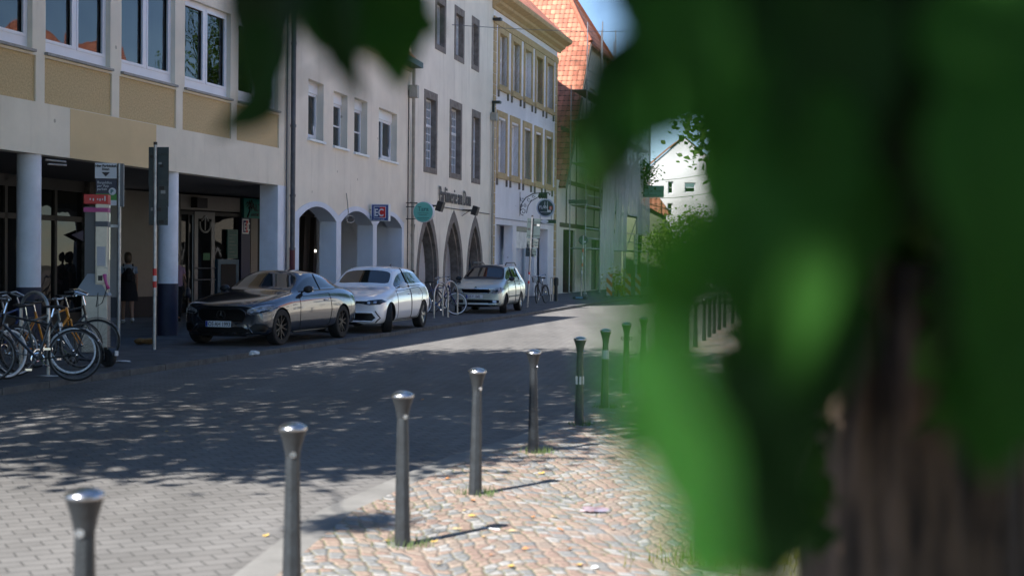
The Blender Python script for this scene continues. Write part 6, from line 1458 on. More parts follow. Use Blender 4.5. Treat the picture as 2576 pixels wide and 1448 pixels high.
# ------------------------------------------------------------------ people
def person(P, rz, lab, J, skin, parts, H=1.0):
    """J: named joints -> (xyz, radius); bones: pairs. Skin modifier grown from the pelvis, baked to one mesh"""
    bones = [('pelvis', 'belly'), ('belly', 'chest'), ('chest', 'neck0'), ('neck0', 'neck1'), ('neck1', 'head0'), ('head0', 'head1'), ('head1', 'crown')]
    for s in 'LR':
        bones += [('chest', 'sh' + s), ('sh' + s, 'el' + s), ('el' + s, 'wr' + s), ('wr' + s, 'pa' + s), ('pelvis', 'hip' + s), ('hip' + s, 'kn' + s), ('kn' + s, 'an' + s), ('an' + s, 'to' + s)]
        for k in range(5): bones += [('pa' + s if k else 'wr' + s, 'f%d%s' % (k, s)), ('f%d%s' % (k, s), 'g%d%s' % (k, s))]
    for s, sg in (('L', 1), ('R', -1)):
        w_, p = Vector(J['wr' + s][0]), Vector(J['pa' + s][0]); d = (p - w_).normalized()
        side = Vector((0, 1, 0)) if abs(d.y) < .8 else Vector((1, 0, 0)); side = Vector((1, 0, 0)) if True else side
        for k in range(5):
            if k == 0: a = w_ + d * .035 + side * .032; b = a + d * .035 + side * .012
            else: a = p + d * .03 + side * (.026 - .017 * (k - 1)); b = a + d * (.038, .045, .04, .03)[k - 1] + Vector((0, -sg * .012, 0))
            J['f%d%s' % (k, s)] = (tuple(a), .0095); J['g%d%s' % (k, s)] = (tuple(b), .0075)
    names = ['pelvis'] + [n for n in J if n != 'pelvis']; ix = {n: i for i, n in enumerate(names)}
    me = bpy.data.meshes.new('person'); me.from_pydata([J[n][0] for n in names], [(ix[a], ix[b]) for a, b in bones], [])
    ob = bpy.data.objects.new('tmp', me); col.objects.link(ob); md = ob.modifiers.new('skin', 'SKIN'); md.use_smooth_shade = True; md.branch_smoothing = .4
    for n, i in ix.items():
        r = J[n][1]; r = r if isinstance(r, tuple) else (r, r); me.skin_vertices[0].data[i].radius = r
    me.skin_vertices[0].data[0].use_root = True
    sb = ob.modifiers.new('sub', 'SUBSURF'); sb.levels = 2; sb.render_levels = 2
    bpy.context.view_layer.update(); m2 = apply_mods(ob); bpy.data.objects.remove(ob)
    m2.materials.clear(); m2.materials.append(skin)
    o = bpy.data.objects.new('person', m2); col.objects.link(o); o.location = P; o.rotation_euler = (0, 0, rz); o.scale = (H, H, H)
    m2.shade_smooth(); tag(o, lab, 'person'); parts(o, J); return o
def loft(rings, n=20):                         # rings: (cx, cy, z, rx, ry)
    m = MB(); vs = []; fs = []
    for cx, cy, z, rx, ry in rings: vs += [(cx + rx * math.cos(2 * math.pi * j / n), cy + ry * math.sin(2 * math.pi * j / n), z) for j in range(n)]
    for i in range(len(rings) - 1):
        for j in range(n): fs.append((i * n + j, i * n + (j + 1) % n, (i + 1) * n + (j + 1) % n, (i + 1) * n + j))
    return m.add(vs, fs)
M_skin = pmat('skin', (.40, .22, .15), .6, var=.05); M_hair = pmat('dark_blonde_hair', (.07, .045, .025), .6, var=.3, scale=40); M_hair2 = pmat('brown_hair', (.04, .022, .014), .6)
M_tee = pmat('light_blue_tee', (.20, .26, .34), .85); M_bcloth = pmat('black_cloth', (.008, .008, .010), .9); M_shoe = pmat('white_trainers', (.62, .62, .62), .6); M_blouse = pmat('mauve_blouse', (.28, .18, .25), .85)
def joints(stride=.16, arm=.1):
    J = dict(pelvis=((0, 0, .93), (.135, .10)), belly=((0, 0, 1.08), (.125, .09)), chest=((.0, 0, 1.27), (.145, .10)), neck0=((0, 0, 1.415), (.055, .055)), neck1=((.01, 0, 1.47), .045), head0=((.02, 0, 1.535), (.068, .080)), head1=((.015, 0, 1.60), (.078, .092)), crown=((.01, 0, 1.66), (.055, .065)))
    for s, sg in (('L', 1), ('R', -1)):
        f = stride * sg; a = -arm * sg
        J['sh' + s] = ((0, .155 * sg, 1.365), (.048, .05)); J['el' + s] = ((a * .5 - .02, .215 * sg, 1.10), .037); J['wr' + s] = ((a + .04, .235 * sg, .87), .024); J['pa' + s] = ((a + .055, .235 * sg, .81), (.028, .018))
        J['hip' + s] = ((0, .085 * sg, .86), .088); J['kn' + s] = ((f * .55 + .02, .085 * sg, .49), .056); J['an' + s] = ((f, .085 * sg, .085 + (.05 if sg < 0 else 0)), .034); J['to' + s] = ((f + .13, .095 * sg, .03 + (.02 if sg < 0 else 0)), (.03, .022))
    return J
def dress_woman(o, J):
    loft([(0, 0, 1.03, .145, .165), (0, 0, 1.15, .135, .158), (0, 0, 1.28, .145, .175), (0, 0, 1.36, .125, .185), (0, 0, 1.41, .085, .12), (0, 0, 1.43, .06, .065)]).build('t_shirt', M_tee, o, smooth=True)
    for s, sg in (('L', 1), ('R', -1)):
        a, b = Vector(J['sh' + s][0]), Vector(J['el' + s][0]); MB().tube([a, a.lerp(b, .3), a.lerp(b, .58)], [.062, .058, .056], 12).build('sleeve', M_tee, o, smooth=True)
        t, an = Vector(J['to' + s][0]), Vector(J['an' + s][0])
        MB().tube([an + Vector((-.05, 0, -.035)), an + Vector((-.02, 0, -.025)), an.lerp(t, .5) + Vector((0, 0, -.005)), t + Vector((.01, 0, .008)), t + Vector((.04, 0, .002))], [.034, .047, .045, .040, .022], 12).build('shoe', M_shoe, o, smooth=True)
    loft([(0, 0, .55, .23, .25), (0, 0, .70, .215, .235), (0, 0, .88, .18, .205), (0, 0, 1.02, .152, .175), (0, 0, 1.12, .145, .168), (0, 0, 1.24, .15, .16)]).build('pinafore_dress', M_bcloth, o, smooth=True)
    loft([(-.015, 0, 1.46, .05, .055), (-.02, 0, 1.50, .085, .08), (-.018, 0, 1.56, .102, .090), (-.012, 0, 1.63, .104, .092), (-.008, 0, 1.69, .085, .078), (-.005, 0, 1.725, .04, .04), (0, 0, 1.73, .004, .004)]).build('hair', M_hair, o, smooth=True)
    for sg in (-1, 1): MB().tube([(-.13, sg * .07, 1.12), (-.10, sg * .10, 1.33), (-.03, sg * .11, 1.435), (.08, sg * .10, 1.38)], .018, 6).build('strap', M_bcloth, o, smooth=True)
wp = ground(321, 814, .08)
wo = person(wp, R(112), 'woman in light blue tee and black dress walking away under the arcade', joints(.17, .12), M_skin, dress_woman, 1.0)
bp_ = empty('backpack', wo.matrix_basis @ Vector((-.21, 0, 1.02)), R(112), 'black backpack on the back of the walking woman', 'backpack')
loft([(0, 0, 0, .05, .07), (0, 0, .02, .08, .10), (0, 0, .14, .09, .112), (0, 0, .24, .075, .09), (.01, 0, .31, .05, .06), (.02, 0, .33, .01, .02)]).build('bag', M_bcloth, bp_, smooth=True)
MB().box(-.11, -.07, .04, -.075, .07, .17).build('front_pocket', M_bcloth, bp_, bev=.02)
def dress_two(o, J):
    loft([(0, 0, .90, .16, .175), (0, 0, 1.05, .148, .165), (0, 0, 1.28, .148, .178), (0, 0, 1.36, .13, .188), (0, 0, 1.41, .088, .12), (0, 0, 1.43, .06, .065)]).build('blouse', M_blouse, o, smooth=True)
    for s in 'LR':
        a, b = Vector(J['sh' + s][0]), Vector(J['el' + s][0]); MB().tube([a, a.lerp(b, .3), a.lerp(b, .6)], [.062, .058, .056], 12).build('sleeve', M_blouse, o, smooth=True)
        h_, k, an, t = [Vector(J[q + s][0]) for q in ('hip', 'kn', 'an', 'to')]
        MB().tube([h_ + Vector((0, 0, .06)), h_, k, an + Vector((0, 0, .02))], [.11, .105, .075, .06], 12).build('trouser_leg', M_bcloth, o, smooth=True)
        MB().tube([an + Vector((-.05, 0, -.035)), an.lerp(t, .5), t + Vector((.04, 0, .002))], [.036, .045, .022], 12).build('shoe', M_bcloth, o, smooth=True)
    loft([(-.01, 0, 1.50, .085, .08), (-.018, 0, 1.56, .10, .09), (-.012, 0, 1.63, .104, .092), (-.008, 0, 1.69, .085, .078), (0, 0, 1.73, .004, .004)]).build('hair', M_hair2, o, smooth=True)
g2_ = ground(441, 812, .08)
w2o = person(g2_, R(100), 'person in mauve top mostly hidden behind the second white column', joints(.12, .08), M_skin, dress_two, 1.0)
hb2 = empty('handbag', w2o.matrix_basis @ Vector((.02, -.30, .62)), R(100), 'dark blue shoulder bag hanging beside the person behind the column', 'bag')
loft([(0, 0, 0, .10, .05), (0, 0, .03, .14, .075), (0, 0, .20, .12, .06), (0, 0, .26, .10, .02)]).build('bag', pmat('navy_leather', (.015, .018, .04), .5), hb2, smooth=True)
MB().tube([(-.09, 0, .24), (-.03, .10, .55), (0, .14, .78)], .01, 6).tube([(.09, 0, .24), (.03, .10, .55), (0, .14, .78)], .01, 6).build('strap', M_bcloth, hb2)
# ------------------------------------------------------------------ trees
def leaf_mat(name, c, trans=.35, rough=.45, glow=1.0):
    m = bpy.data.materials.new(name); n, l = nodes(m); b = n['Principled BSDF']; b.inputs['Roughness'].default_value = rough; b.inputs['Specular IOR Level'].default_value = .22 if 'tree' in name else .06
    at_ = n.new('ShaderNodeObjectInfo'); nz = n.new('ShaderNodeTexNoise'); nz.inputs['Scale'].default_value = 1.3; tc = n.new('ShaderNodeTexCoord'); l.new(tc.outputs['Object'], nz.inputs['Vector'])
    cr = n.new('ShaderNodeValToRGB'); cr.color_ramp.elements[0].position = .35; cr.color_ramp.elements[1].position = .65
    cr.color_ramp.elements[0].color = (c[0] * .7, c[1] * .72, c[2] * .7, 1); cr.color_ramp.elements[1].color = (min(1, c[0] * 1.35), min(1, c[1] * 1.25), c[2] * 1.2, 1)
    l.new(nz.outputs['Fac'], cr.inputs[0]); l.new(cr.outputs[0], b.inputs['Base Color'])
    t = n.new('ShaderNodeBsdfTranslucent'); h = n.new('ShaderNodeHueSaturation'); h.inputs['Saturation'].default_value = 1.15; h.inputs['Value'].default_value = 1.5 * glow; l.new(cr.outputs[0], h.inputs['Color']); l.new(h.outputs[0], t.inputs[0])
    ms = n.new('ShaderNodeMixShader'); ms.inputs[0].default_value = trans; l.new(b.outputs[0], ms.inputs[1]); l.new(t.outputs[0], ms.inputs[2]); l.new(ms.outputs[0], n['Material Output'].inputs['Surface'])
    return m
M_leaf = leaf_mat('street_tree_leaves', (.050, .105, .022)); M_leafb = leaf_mat('bright_tree_leaves', (.10, .19, .03))
M_bark = pmat('rough_bark', (.115, .078, .055), .95, c2=(.035, .024, .018), scale=5, bump=1, bscale=18)
def bark_ridges(m):                            # long vertical furrows
    n, l = nodes(m); tc = n.new('ShaderNodeTexCoord'); mp = n.new('ShaderNodeMapping'); mp.inputs['Scale'].default_value = (21, 21, 4.2); nz = n.new('ShaderNodeTexNoise'); nz.inputs['Scale'].default_value = 1; nz.inputs['Detail'].default_value = 5
    l.new(tc.outputs['Object'], mp.inputs[0]); l.new(mp.outputs[0], nz.inputs['Vector']); cr = n.new('ShaderNodeValToRGB'); cr.color_ramp.elements[0].position = .38; cr.color_ramp.elements[1].position = .62
    cr.color_ramp.elements[0].color = (.020, .013, .009, 1); cr.color_ramp.elements[1].color = (.105, .068, .046, 1); l.new(nz.outputs['Fac'], cr.inputs[0]); l.new(cr.outputs[0], n['Principled BSDF'].inputs['Base Color'])
    bp = n.new('ShaderNodeBump'); bp.inputs['Distance'].default_value = .03; l.new(nz.outputs['Fac'], bp.inputs['Height']); l.new(bp.outputs[0], n['Principled BSDF'].inputs['Normal'])
bark_ridges(M_bark)
def leaf_cloud(name, blobs, count, size, mat, parent, seed, flat=.35, accept=None, clump=(16, 2.3)):
    """many small folded leaf faces filled through the volume of several uneven blobs (centre, radii)"""
    r = np.random.RandomState(seed); vol = np.array([b[1][0] * b[1][1] * b[1][2] for b in blobs]); pick = r.choice(len(blobs), count, p=vol / vol.sum())
    C = np.array([b[0] for b in blobs])[pick]; Rr = np.array([b[1] for b in blobs])[pick]
    d = r.normal(size=(count, 3)); d /= np.linalg.norm(d, axis=1)[:, None]; rad = r.uniform(.0, 1, count) ** .42
    # clumping: pull leaves toward random sprig centres
    P_ = C + d * rad[:, None] * Rr
    ns = max(8, count // clump[0]); sp = P_[r.choice(count, ns)]; own = r.randint(0, ns, count); P_ = sp[own] + r.normal(size=(count, 3)) * size * clump[1]
    if accept is not None: P_ = P_[accept(P_)]; count = len(P_)
    a = r.normal(size=(count, 3)); a[:, 2] *= .5; a /= np.linalg.norm(a, axis=1)[:, None]
    nrm = r.normal(size=(count, 3)); nrm[:, 2] = np.abs(nrm[:, 2]) + flat * 2; nrm -= (nrm * a).sum(1)[:, None] * a; nrm /= np.linalg.norm(nrm, axis=1)[:, None]
    b = np.cross(nrm, a); L = size * r.uniform(.7, 1.35, count)[:, None]; W = L * .42
    V = np.stack([P_ - a * L * .5, P_ - a * L * .1 + b * W + nrm * L * .06, P_ + a * L * .3 + b * W * .75, P_ + a * L * .6 - nrm * L * .1, P_ + a * L * .3 - b * W * .75, P_ - a * L * .1 - b * W + nrm * L * .06], 1).reshape(-1, 3)
    base = np.arange(count)[:, None] * 6; F = np.concatenate([base + np.array([[0, 1, 2, 3]]), base + np.array([[0, 3, 4, 5]])]).astype(np.int32)
    me = bpy.data.meshes.new(name); me.vertices.add(len(V)); me.vertices.foreach_set('co', V.astype(np.float32).ravel()); nF = len(F)
    me.loops.add(nF * 4); me.loops.foreach_set('vertex_index', F.ravel()); me.polygons.add(nF); me.polygons.foreach_set('loop_start', np.arange(nF, dtype=np.int32) * 4); me.polygons.foreach_set('loop_total', np.full(nF, 4, np.int32))
    me.update(calc_edges=True); me.validate(); me.materials.append(mat); o = bpy.data.objects.new(name, me); col.objects.link(o)
    if parent is not None: o.parent = parent
    return o
def limb(m, a, b, r0, r1, bend, rn, n=6):
    a, b = Vector(a), Vector(b); pts = []
    for i in range(n + 1):
        t = i / n; p = a.lerp(b, t) + Vector((rn.uniform(-1, 1), rn.uniform(-1, 1), rn.uniform(-.4, .4))) * bend * math.sin(math.pi * t) ; pts.append(p)
    m.tube(pts, [r0 + (r1 - r0) * i / n for i in range(n + 1)], 9); return pts
def tree(x, y, h0, r0, blobs, count, size, mat, lab, seed, cat='tree', group=None, accept=None, clump=(16, 2.3)):
    t = empty('street_tree', (x, y, 0), 0, lab, cat, group); rn = random.Random(seed); tr = MB(); top = Vector((rn.uniform(-.2, .2), rn.uniform(-.2, .2), h0))
    limb(tr, (0, 0, -.1), top, r0, r0 * .72, .06, rn)
    tips = []
    for c, rd in blobs:
        c = Vector(c) - Vector((x, y, 0)); e = c + Vector((0, 0, -rd[2] * .2)); pts = limb(tr, top - Vector((0, 0, .15)), e, r0 * .5, .03, .25, rn, 7)
        for k in range(4):
            q = pts[3 + k % 4]; limb(tr, q, q + Vector((rn.uniform(-1, 1) * rd[0] * .7, rn.uniform(-1, 1) * rd[1] * .7, rn.uniform(-.1, .6) * rd[2])), .035, .01, .1, rn, 4)
    tr.build('trunk', M_bark, t, smooth=True)
    cr = leaf_cloud('crown', [((c[0] - x, c[1] - y, c[2]), rd) for c, rd in blobs], count, size, mat, t, seed, accept=(lambda P_: accept(P_ + np.array([x, y, 0]))) if accept else None, clump=clump)
    return t
# two trees standing left of the picture: their crowns throw the dappled shade on the road
CMn = np.array(CM)
def keep_out(P_):                              # their crowns stay above the sight line, as in the photograph
    v = (P_ - np.array([0, 0, CAMZ])) @ CMn; px = 1287.5 - FOC * v[:, 0] / v[:, 2]; py = 724 + FOC * v[:, 1] / v[:, 2]
    return ~((v[:, 2] < 0) & (px > -60) & (px < 2700) & (py > -60) & (py < 1500))
tree(-8.6, 9.0, 4.2, .20, [((-6.6, 9.2, 7.3), (3.6, 3.5, 1.5)), ((-5.9, 7.8, 7.4), (1.9, 1.7, 1.1)), ((-4.3, 11.3, 7.4), (2.2, 2.1, 1.0)), ((-7.8, 12.4, 7.6), (3.0, 2.6, 1.4)), ((-8.8, 13.2, 7.9), (2.6, 2.6, 1.2)), ((-6.9, 7.4, 7.3), (2.8, 1.7, 1.2)), ((-6.4, 7.0, 7.3), (1.8, 1.2, .9)), ((-2.6, 12.3, 7.4), (1.5, 1.5, .8))], 21000, .15, M_leaf, 'tree at the left kerb shading the road, nearest the viewer', 11, accept=keep_out, clump=(44, 2.7))
tree(-8.3, 16.6, 4.4, .19, [((-6.2, 16.8, 8.0), (3.4, 3.6, 1.5)), ((-3.6, 16.2, 7.9), (2.6, 3.0, 1.2)), ((-4.8, 18.8, 8.2), (3.0, 2.1, 1.3)), ((-2.2, 18.6, 8.0), (1.9, 1.6, 1.0)), ((-5.4, 13.6, 7.9), (2.8, 2.2, 1.3)), ((-1.9, 13.8, 7.6), (1.7, 2.0, .9))], 23000, .145, M_leaf, 'second tree at the left kerb, beyond the first', 12, accept=keep_out, clump=(44, 2.7))
bt = [o for o in bpy.data.objects if o.get('label', '').startswith('tree at the left kerb')][0]; bm2 = MB(); limb(bm2, (1.7, -1.6, -1.7 + 9.0 - .0), (3.82, -4.45, 5.98), .03, .008, .1, random.Random(2), 7); bm2.build('drooping_bough', M_bark, bt, smooth=True)
leaf_cloud('bough_leaves', [((3.82, -4.45, 5.98), (.20, .10, .05))], 1100, .055, M_leaf, bt, 77)
# right-hand row
tree(6.6, 31.0, 3.4, .2, [((8.2, 31, 6.2), (3.2, 3.2, 2.4)), ((5.4, 30.2, 4.7), (1.7, 1.8, 1.25)), ((6.6, 29.6, 4.6), (2.0, 2.0, 1.4)), ((9.8, 30, 5.4), (2.6, 2.6, 2))], 15000, .125, M_leaf, 'dark crowned street tree over the far row of bollards', 21)
bt = [o for o in bpy.data.objects if o.get('label', '').startswith('dark crowned street tree')][0]
leaf_cloud('low_bough_leaves', [((-1.75, -1.0, 4.75), (1.15, 1.2, 1.0)), ((-1.0, -1.0, 4.0), (.8, 1.0, .6))], 5200, .12, M_leaf, bt, 78)
tree(7.2, 17.5, 3.2, .2, [((6.2, 17.5, 5.6), (2.8, 3.2, 1.8)), ((8.6, 19, 5.8), (3.0, 3.0, 2.2)), ((4.4, 20.8, 6.6), (2.2, 2.2, 1.1)), ((3.2, 16.6, 6.9), (1.6, 1.8, .9)), ((2.4, 20.0, 7.1), (2.0, 2.6, .7)), ((1.6, 17.0, 7.0), (1.8, 2.2, .7))], 15000, .14, M_leaf, 'street tree on the right behind the blurred leaves', 22, accept=lambda P_: keep_out(P_) | (P_[:, 0] > 4.0))
tree(7.2, 58.0, 1.6, .12, [((6.9, 58, 2.7), (1.1, 1.2, .95)), ((7.6, 58.3, 3.1), (.75, .9, .75)), ((6.2, 57.5, 2.2), (.8, 1, .7)), ((8.4, 58.6, 2.6), (1.0, 1, .9))], 6500, .10, M_leafb, 'sunlit light green tree in front of the white gable', 23)
tree(7.8, 88.0, 5.2, .15, [((7.9, 88, 7.1), (1.0, 1.1, .9)), ((7.1, 88, 6.6), (.9, 1, .8))], 2500, .14, M_leaf, 'dark tree rising left of the white gable', 24)
tree(14.5, 70.0, 4.0, .2, [((15.5, 70, 7.0), (4.2, 3.5, 3.4)), ((13.2, 66, 5.0), (2.4, 2.2, 2.2))], 6000, .18, M_leaf, 'wide dark tree right of the white gable', 25)
tree(17.5, 92.0, 5.0, .22, [((17.5, 92, 9.5), (4.0, 4.0, 4.6)), ((16.0, 90, 6.5), (2.5, 2.5, 2.5))], 6000, .24, M_leaf, 'tall tree far down the street on the right', 26)
tree(15.8, 78.0, 5.0, .22, [((15.8, 78, 9.0), (3.4, 3.6, 4.4))], 5000, .24, M_leaf, 'tall tree between the wide dark tree and the far end', 27)
tree(14.6, 58, 4.6, .22, [((14.6, 58, 9.6), (3.2, 3.4, 4.6)), ((13.2, 55.5, 8.6), (2.2, 2.2, 3.6))], 9000, .2, M_leaf, 'tall tree on the right reflected in the upper windows', 28)
sh_ = empty('yellow_flowering_shrub', ground(1553, 745, .08) + Vector((0, 0, 0)), 0, 'small yellow green shrub at the doorway of the netted house', 'shrub')
leaf_cloud('foliage', [((0, 0, .65), (.5, .4, .6))], 900, .07, leaf_mat('yellow_leaves', (.34, .33, .03)), sh_, 5); MB().tube([(0, 0, 0), (.02, 0, .4)], [.03, .015], 6).build('stem', M_bark, sh_)

# ------------------------------------------------------------------ the near tree: trunk at the right, hanging leaves close to the lens
T0 = Vector((.70, 2.45, 0))
nt_ = empty('near_tree', T0, 0, 'tree with furrowed trunk and large blurred green leaves close to the viewer', 'tree')
def trunk_mesh(rings, n=44, seed=3):
    rn = np.random.RandomState(seed); ph = rn.uniform(0, 6.28, 9); m = MB(); vs = []
    for k, (x, y, z, r) in enumerate(rings):
        for j in range(n):
            a = 2 * math.pi * j / n; q = r * (1 + .035 * math.sin(9 * a + ph[0] + z * .8) + .03 * math.sin(14 * a + ph[1] - z) + .05 * math.sin(3 * a + ph[2] + z * .6))
            vs.append((x + q * math.cos(a), y + q * math.sin(a), z))
    fs = [(i * n + j, i * n + (j + 1) % n, (i + 1) * n + (j + 1) % n, (i + 1) * n + j) for i in range(len(rings) - 1) for j in range(n)]
    return m.add(vs, fs)
tk = trunk_mesh([(0, 0, -.05, .30), (0, 0, .15, .25), (-.005, 0, .5, .215), (-.01, 0, .9, .20), (.0, 0, 1.4, .185), (.02, 0, 1.9, .175), (.05, 0, 2.4, .17), (.1, .05, 3.1, .16)]).build('trunk', M_bark, nt_, smooth=True)
rn = random.Random(5); bm_ = MB()
for e in ((-.9, -.9, 3.6), (.6, .7, 4.4), (-.4, -2.6, 4.0), (.9, -1.2, 4.2), (-1.6, -2.2, 3.7), (-1.5, .1, 4.1)): limb(bm_, (.08, .03, 2.7), e, .07, .02, .12, rn, 7)
bm_.build('main_limb', M_bark, nt_, smooth=True)
# unseen crown overhead and behind the viewer, shaped to shade the near leaves
leaf_cloud('crown', [((-1.0, -2.1, 3.3), (1.5, 1.3, .6)), ((-1.5, -3.6, 3.6), (1.9, 1.7, .8)), ((-.2, -1.5, 3.5), (1.3, 1.1, .6)), ((1.0, -.6, 4.0), (1.8, 1.5, .8)), ((.6, -3.4, 3.8), (2.0, 1.8, .9)), ((-.6, -5.4, 3.4), (2.6, 1.6, 1.2)), ((2.4, -2.4, 3.4), (1.6, 2.2, 1.3))], 24000, .11, M_leaf, nt_, 31)
# denser hanging foliage just behind the near leaves
def region(P_):
    w_ = P_ + np.array(T0); v = (w_ - np.array([0, 0, CAMZ])) @ CMn; px = 1287.5 - FOC * v[:, 0] / v[:, 2]; py = 724 + FOC * v[:, 1] / v[:, 2]
    ok = (v[:, 2] < -1.2) & (px > 1880 + 25 * np.sin(py / 90.)) & ~((px < 1950) & (py > 1060) & (py < 1210)) & (py < np.where(px < 2040, 1380, np.where(px < 2120, 820, np.where(px < 2390, 620, 1050))))
    return ok
M_leafd = leaf_mat('hanging_leaves', (.036, .085, .018), .3)
o_ = leaf_cloud('hanging_foliage', [((-.18, -.75, 1.95), (.32, .35, .42)), ((-.32, -.7, 1.75), (.2, .3, .55)), ((.05, -.7, 1.9), (.3, .35, .5)), ((-.34, -.65, 1.45), (.16, .25, .4))], 5200, .085, M_leafd, nt_, 33, accept=region)

# individual near leaves: heart-shaped, folded along the midrib, each with its own distance
def leaf_mesh(L, W, curl, fold, wav, seed):
    rn = random.Random(seed); m = MB(); nu, nv = 12, 4; vs = []
    for i in range(nu + 1):
        u = i / nu; w_ = W * .5 * (math.sin(math.pi * min(1, u ** .62)) ** .8) * (1 - .25 * u) * 1.22
        if i in (0, nu): w_ = .001
        for j in range(-nv, nv + 1):
            v = j / nv; ser = 1 + (.05 if (i % 2 and abs(j) == nv) else 0)
            x = u * L; y = v * w_ * ser; z = abs(v) * fold * w_ - curl * L * (u - .3) ** 2 + wav * L * math.sin(u * 7 + j) * .5
            vs.append((x - .5 * L, y, z))
    n = 2 * nv + 1; fs = [(i * n + j, i * n + j + 1, (i + 1) * n + j + 1, (i + 1) * n + j) for i in range(nu) for j in range(n - 1)]
    m.add(vs, fs); k = len(m.v); vs2 = [(x, y, z - .0006) for x, y, z in vs]; m.add(vs2, [tuple(reversed(f)) for f in fs])
    m.tube([(-.5 * L - .05, 0, .004), (-.5 * L, 0, 0), (0, 0, -.001 - curl * L * .04), (.35 * L, 0, -curl * L * .25)], [.0014, .0014, .001, .0006], 5)
    return m
M_near = leaf_mat('near_leaf', (.033, .118, .021), .42, .5); M_nearb = leaf_mat('near_leaf_sunlit', (.24, .56, .16), .5, .5, 1.1); M_neard = leaf_mat('near_leaf_dark', (.014, .045, .011), .2, .5)  # sun and shade on the near leaves put into their colours
twig = MB()
def near_leaf(px, py, dist, len_px, ang, ratio=.62, mat=None, tilt=(0, 0), curl=.25, fold=.25, seed=0, par=None):
    """centre read from the photograph, its own distance and real length in metres, blade angle in the image plane (0 = pointing right, 90 = down)"""
    dist *= .8 if px > 1400 else 1
    L = len_px * dist / FOC; m = leaf_mesh(L, L * ratio, curl, fold, .02, seed)
    d = ray(px, py).normalized(); fw = ray(1287.5, 724).normalized(); p = Vector((0, 0, CAMZ)) + d * (dist / d.dot(fw))
    o = m.build('leaf', mat or M_near, par or nt_, smooth=True)
    X = CM @ Vector((math.cos(R(ang)), -math.sin(R(ang)), 0)); Z = CM @ Vector((0, 0, 1)); Y = Z.cross(X)
    Mx = Matrix((X, Y, Z)).transposed() @ Matrix.Rotation(R(tilt[0]), 3, 'X') @ Matrix.Rotation(R(tilt[1]), 3, 'Y')
    o.matrix_local = Matrix.Translation(-T0) @ Matrix.Translation(p) @ Mx.to_4x4()
    return o, p
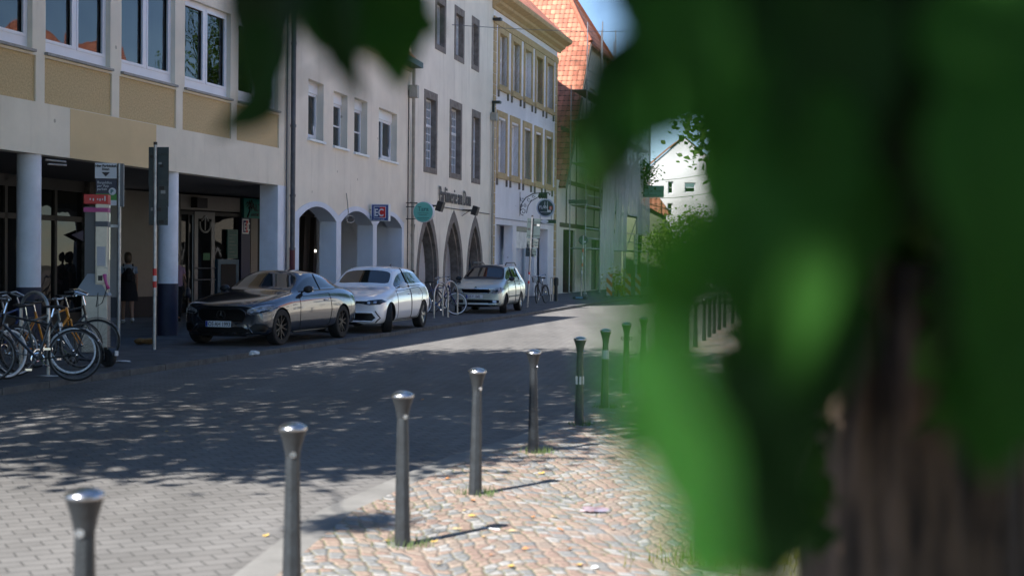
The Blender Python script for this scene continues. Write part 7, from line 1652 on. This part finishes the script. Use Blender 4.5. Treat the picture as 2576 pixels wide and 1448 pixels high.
NL = [  # px, py, dist, length px, angle, ratio, material, tilt
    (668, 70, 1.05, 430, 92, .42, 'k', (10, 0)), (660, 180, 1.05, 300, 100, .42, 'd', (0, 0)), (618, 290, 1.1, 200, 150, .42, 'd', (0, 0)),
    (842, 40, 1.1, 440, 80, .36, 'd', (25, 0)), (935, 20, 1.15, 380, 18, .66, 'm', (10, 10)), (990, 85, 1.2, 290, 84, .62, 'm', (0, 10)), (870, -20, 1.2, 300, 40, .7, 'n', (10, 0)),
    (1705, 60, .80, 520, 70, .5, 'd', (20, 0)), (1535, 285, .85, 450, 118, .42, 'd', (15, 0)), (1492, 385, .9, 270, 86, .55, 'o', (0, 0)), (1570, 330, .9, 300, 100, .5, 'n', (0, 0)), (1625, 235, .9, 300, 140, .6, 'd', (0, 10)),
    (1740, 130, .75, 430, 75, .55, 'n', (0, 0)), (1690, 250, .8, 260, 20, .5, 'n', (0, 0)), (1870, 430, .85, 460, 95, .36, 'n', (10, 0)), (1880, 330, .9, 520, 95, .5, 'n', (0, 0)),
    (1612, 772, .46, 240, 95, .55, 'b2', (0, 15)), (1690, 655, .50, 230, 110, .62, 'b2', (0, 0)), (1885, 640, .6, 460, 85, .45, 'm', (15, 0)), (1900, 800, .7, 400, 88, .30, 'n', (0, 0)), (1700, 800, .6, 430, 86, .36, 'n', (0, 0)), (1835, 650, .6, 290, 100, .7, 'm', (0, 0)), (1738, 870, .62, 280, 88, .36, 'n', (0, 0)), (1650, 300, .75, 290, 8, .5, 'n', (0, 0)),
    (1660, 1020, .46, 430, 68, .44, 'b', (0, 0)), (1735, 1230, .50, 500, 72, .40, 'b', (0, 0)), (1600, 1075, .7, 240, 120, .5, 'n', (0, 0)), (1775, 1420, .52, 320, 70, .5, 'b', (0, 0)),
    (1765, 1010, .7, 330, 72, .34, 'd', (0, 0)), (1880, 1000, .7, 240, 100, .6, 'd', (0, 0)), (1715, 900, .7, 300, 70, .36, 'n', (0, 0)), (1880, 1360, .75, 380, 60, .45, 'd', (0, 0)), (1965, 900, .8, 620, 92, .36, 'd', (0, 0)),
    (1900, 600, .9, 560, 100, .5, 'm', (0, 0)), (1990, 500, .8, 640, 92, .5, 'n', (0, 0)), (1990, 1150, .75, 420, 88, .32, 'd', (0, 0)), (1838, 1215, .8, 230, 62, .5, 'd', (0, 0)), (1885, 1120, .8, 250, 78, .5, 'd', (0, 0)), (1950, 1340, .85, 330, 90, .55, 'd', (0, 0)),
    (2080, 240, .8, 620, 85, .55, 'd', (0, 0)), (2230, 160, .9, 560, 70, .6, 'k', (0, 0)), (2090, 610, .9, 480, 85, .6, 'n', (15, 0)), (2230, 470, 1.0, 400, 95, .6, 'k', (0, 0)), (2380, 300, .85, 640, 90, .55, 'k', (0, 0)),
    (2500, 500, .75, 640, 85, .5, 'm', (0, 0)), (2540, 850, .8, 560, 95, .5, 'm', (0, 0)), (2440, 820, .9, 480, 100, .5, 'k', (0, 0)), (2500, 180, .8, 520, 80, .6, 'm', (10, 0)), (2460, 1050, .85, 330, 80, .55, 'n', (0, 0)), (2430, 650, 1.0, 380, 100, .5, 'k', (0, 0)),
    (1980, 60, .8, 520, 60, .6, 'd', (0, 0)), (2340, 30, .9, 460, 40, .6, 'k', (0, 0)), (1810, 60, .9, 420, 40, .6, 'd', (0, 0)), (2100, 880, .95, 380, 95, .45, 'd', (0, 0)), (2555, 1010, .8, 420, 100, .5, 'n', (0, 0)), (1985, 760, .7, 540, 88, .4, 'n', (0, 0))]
MM = {'d': M_neard, 'n': M_near, 'm': leaf_mat('near_leaf_mid', (.036, .13, .024), .45), 'b': M_nearb, 'b2': leaf_mat('near_leaf_lit', (.075, .25, .035), .5), 'k': leaf_mat('near_leaf_shaded', (.013, .028, .009), .15), 'o': leaf_mat('near_leaf_olive', (.045, .06, .010), .2)}  # lit and shaded leaf tones, painted in leaf by leaf
brs = []
for gi, (ax_, ay, az) in enumerate(((-.16, 1.15, 2.15), (.14, .85, 2.0), (.40, .95, 2.05))):
    m = MB(); st_ = Vector((.0, .0, 2.75)); e = Vector((ax_, ay, az)) - T0; limb(m, st_, e, .018, .006, .08, rn, 8); brs.append(m.build('branch', M_bark, nt_, smooth=True))
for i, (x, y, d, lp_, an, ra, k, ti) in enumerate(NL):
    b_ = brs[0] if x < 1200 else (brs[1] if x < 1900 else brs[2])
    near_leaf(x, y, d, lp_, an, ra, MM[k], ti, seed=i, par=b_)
# grass at the foot of the near tree
gm = MB(); rn2 = random.Random(9)
for i in range(1500):
    c = rn2.choice(((1.25, 7.9, .22, .10), (1.55, 8.1, .25, .12), (1.9, 7.6, .3, .3), (1.75, 6.6, .25, .6)))
    x, y = rn2.gauss(c[0], c[2]), rn2.gauss(c[1], c[3]); h = rn2.uniform(.03, .10); a = rn2.uniform(0, 6.28); d = rn2.uniform(.0, .05)
    gm.add([(x - .004 * math.cos(a), y - .004 * math.sin(a), .026), (x + .004 * math.cos(a), y + .004 * math.sin(a), .026), (x + d * math.sin(a), y + d * math.cos(a), .026 + h)], [(0, 1, 2)])
tag(gm.build('grass', leaf_mat('dry_grass', (.16, .17, .04), .3)), 'patchy grass at the foot of the near tree', 'grass', kind='stuff')
so_ = MB().add([(1.0, 7.75, .030), (1.7, 7.3, .030), (3.2, 7.6, .030), (3.4, 9.0, .030), (2.2, 9.0, .030), (1.5, 8.45, .030)], [(0, 1, 2, 3, 4, 5)]); tag(so_.build('soil_patch', M_earth), kind='structure')
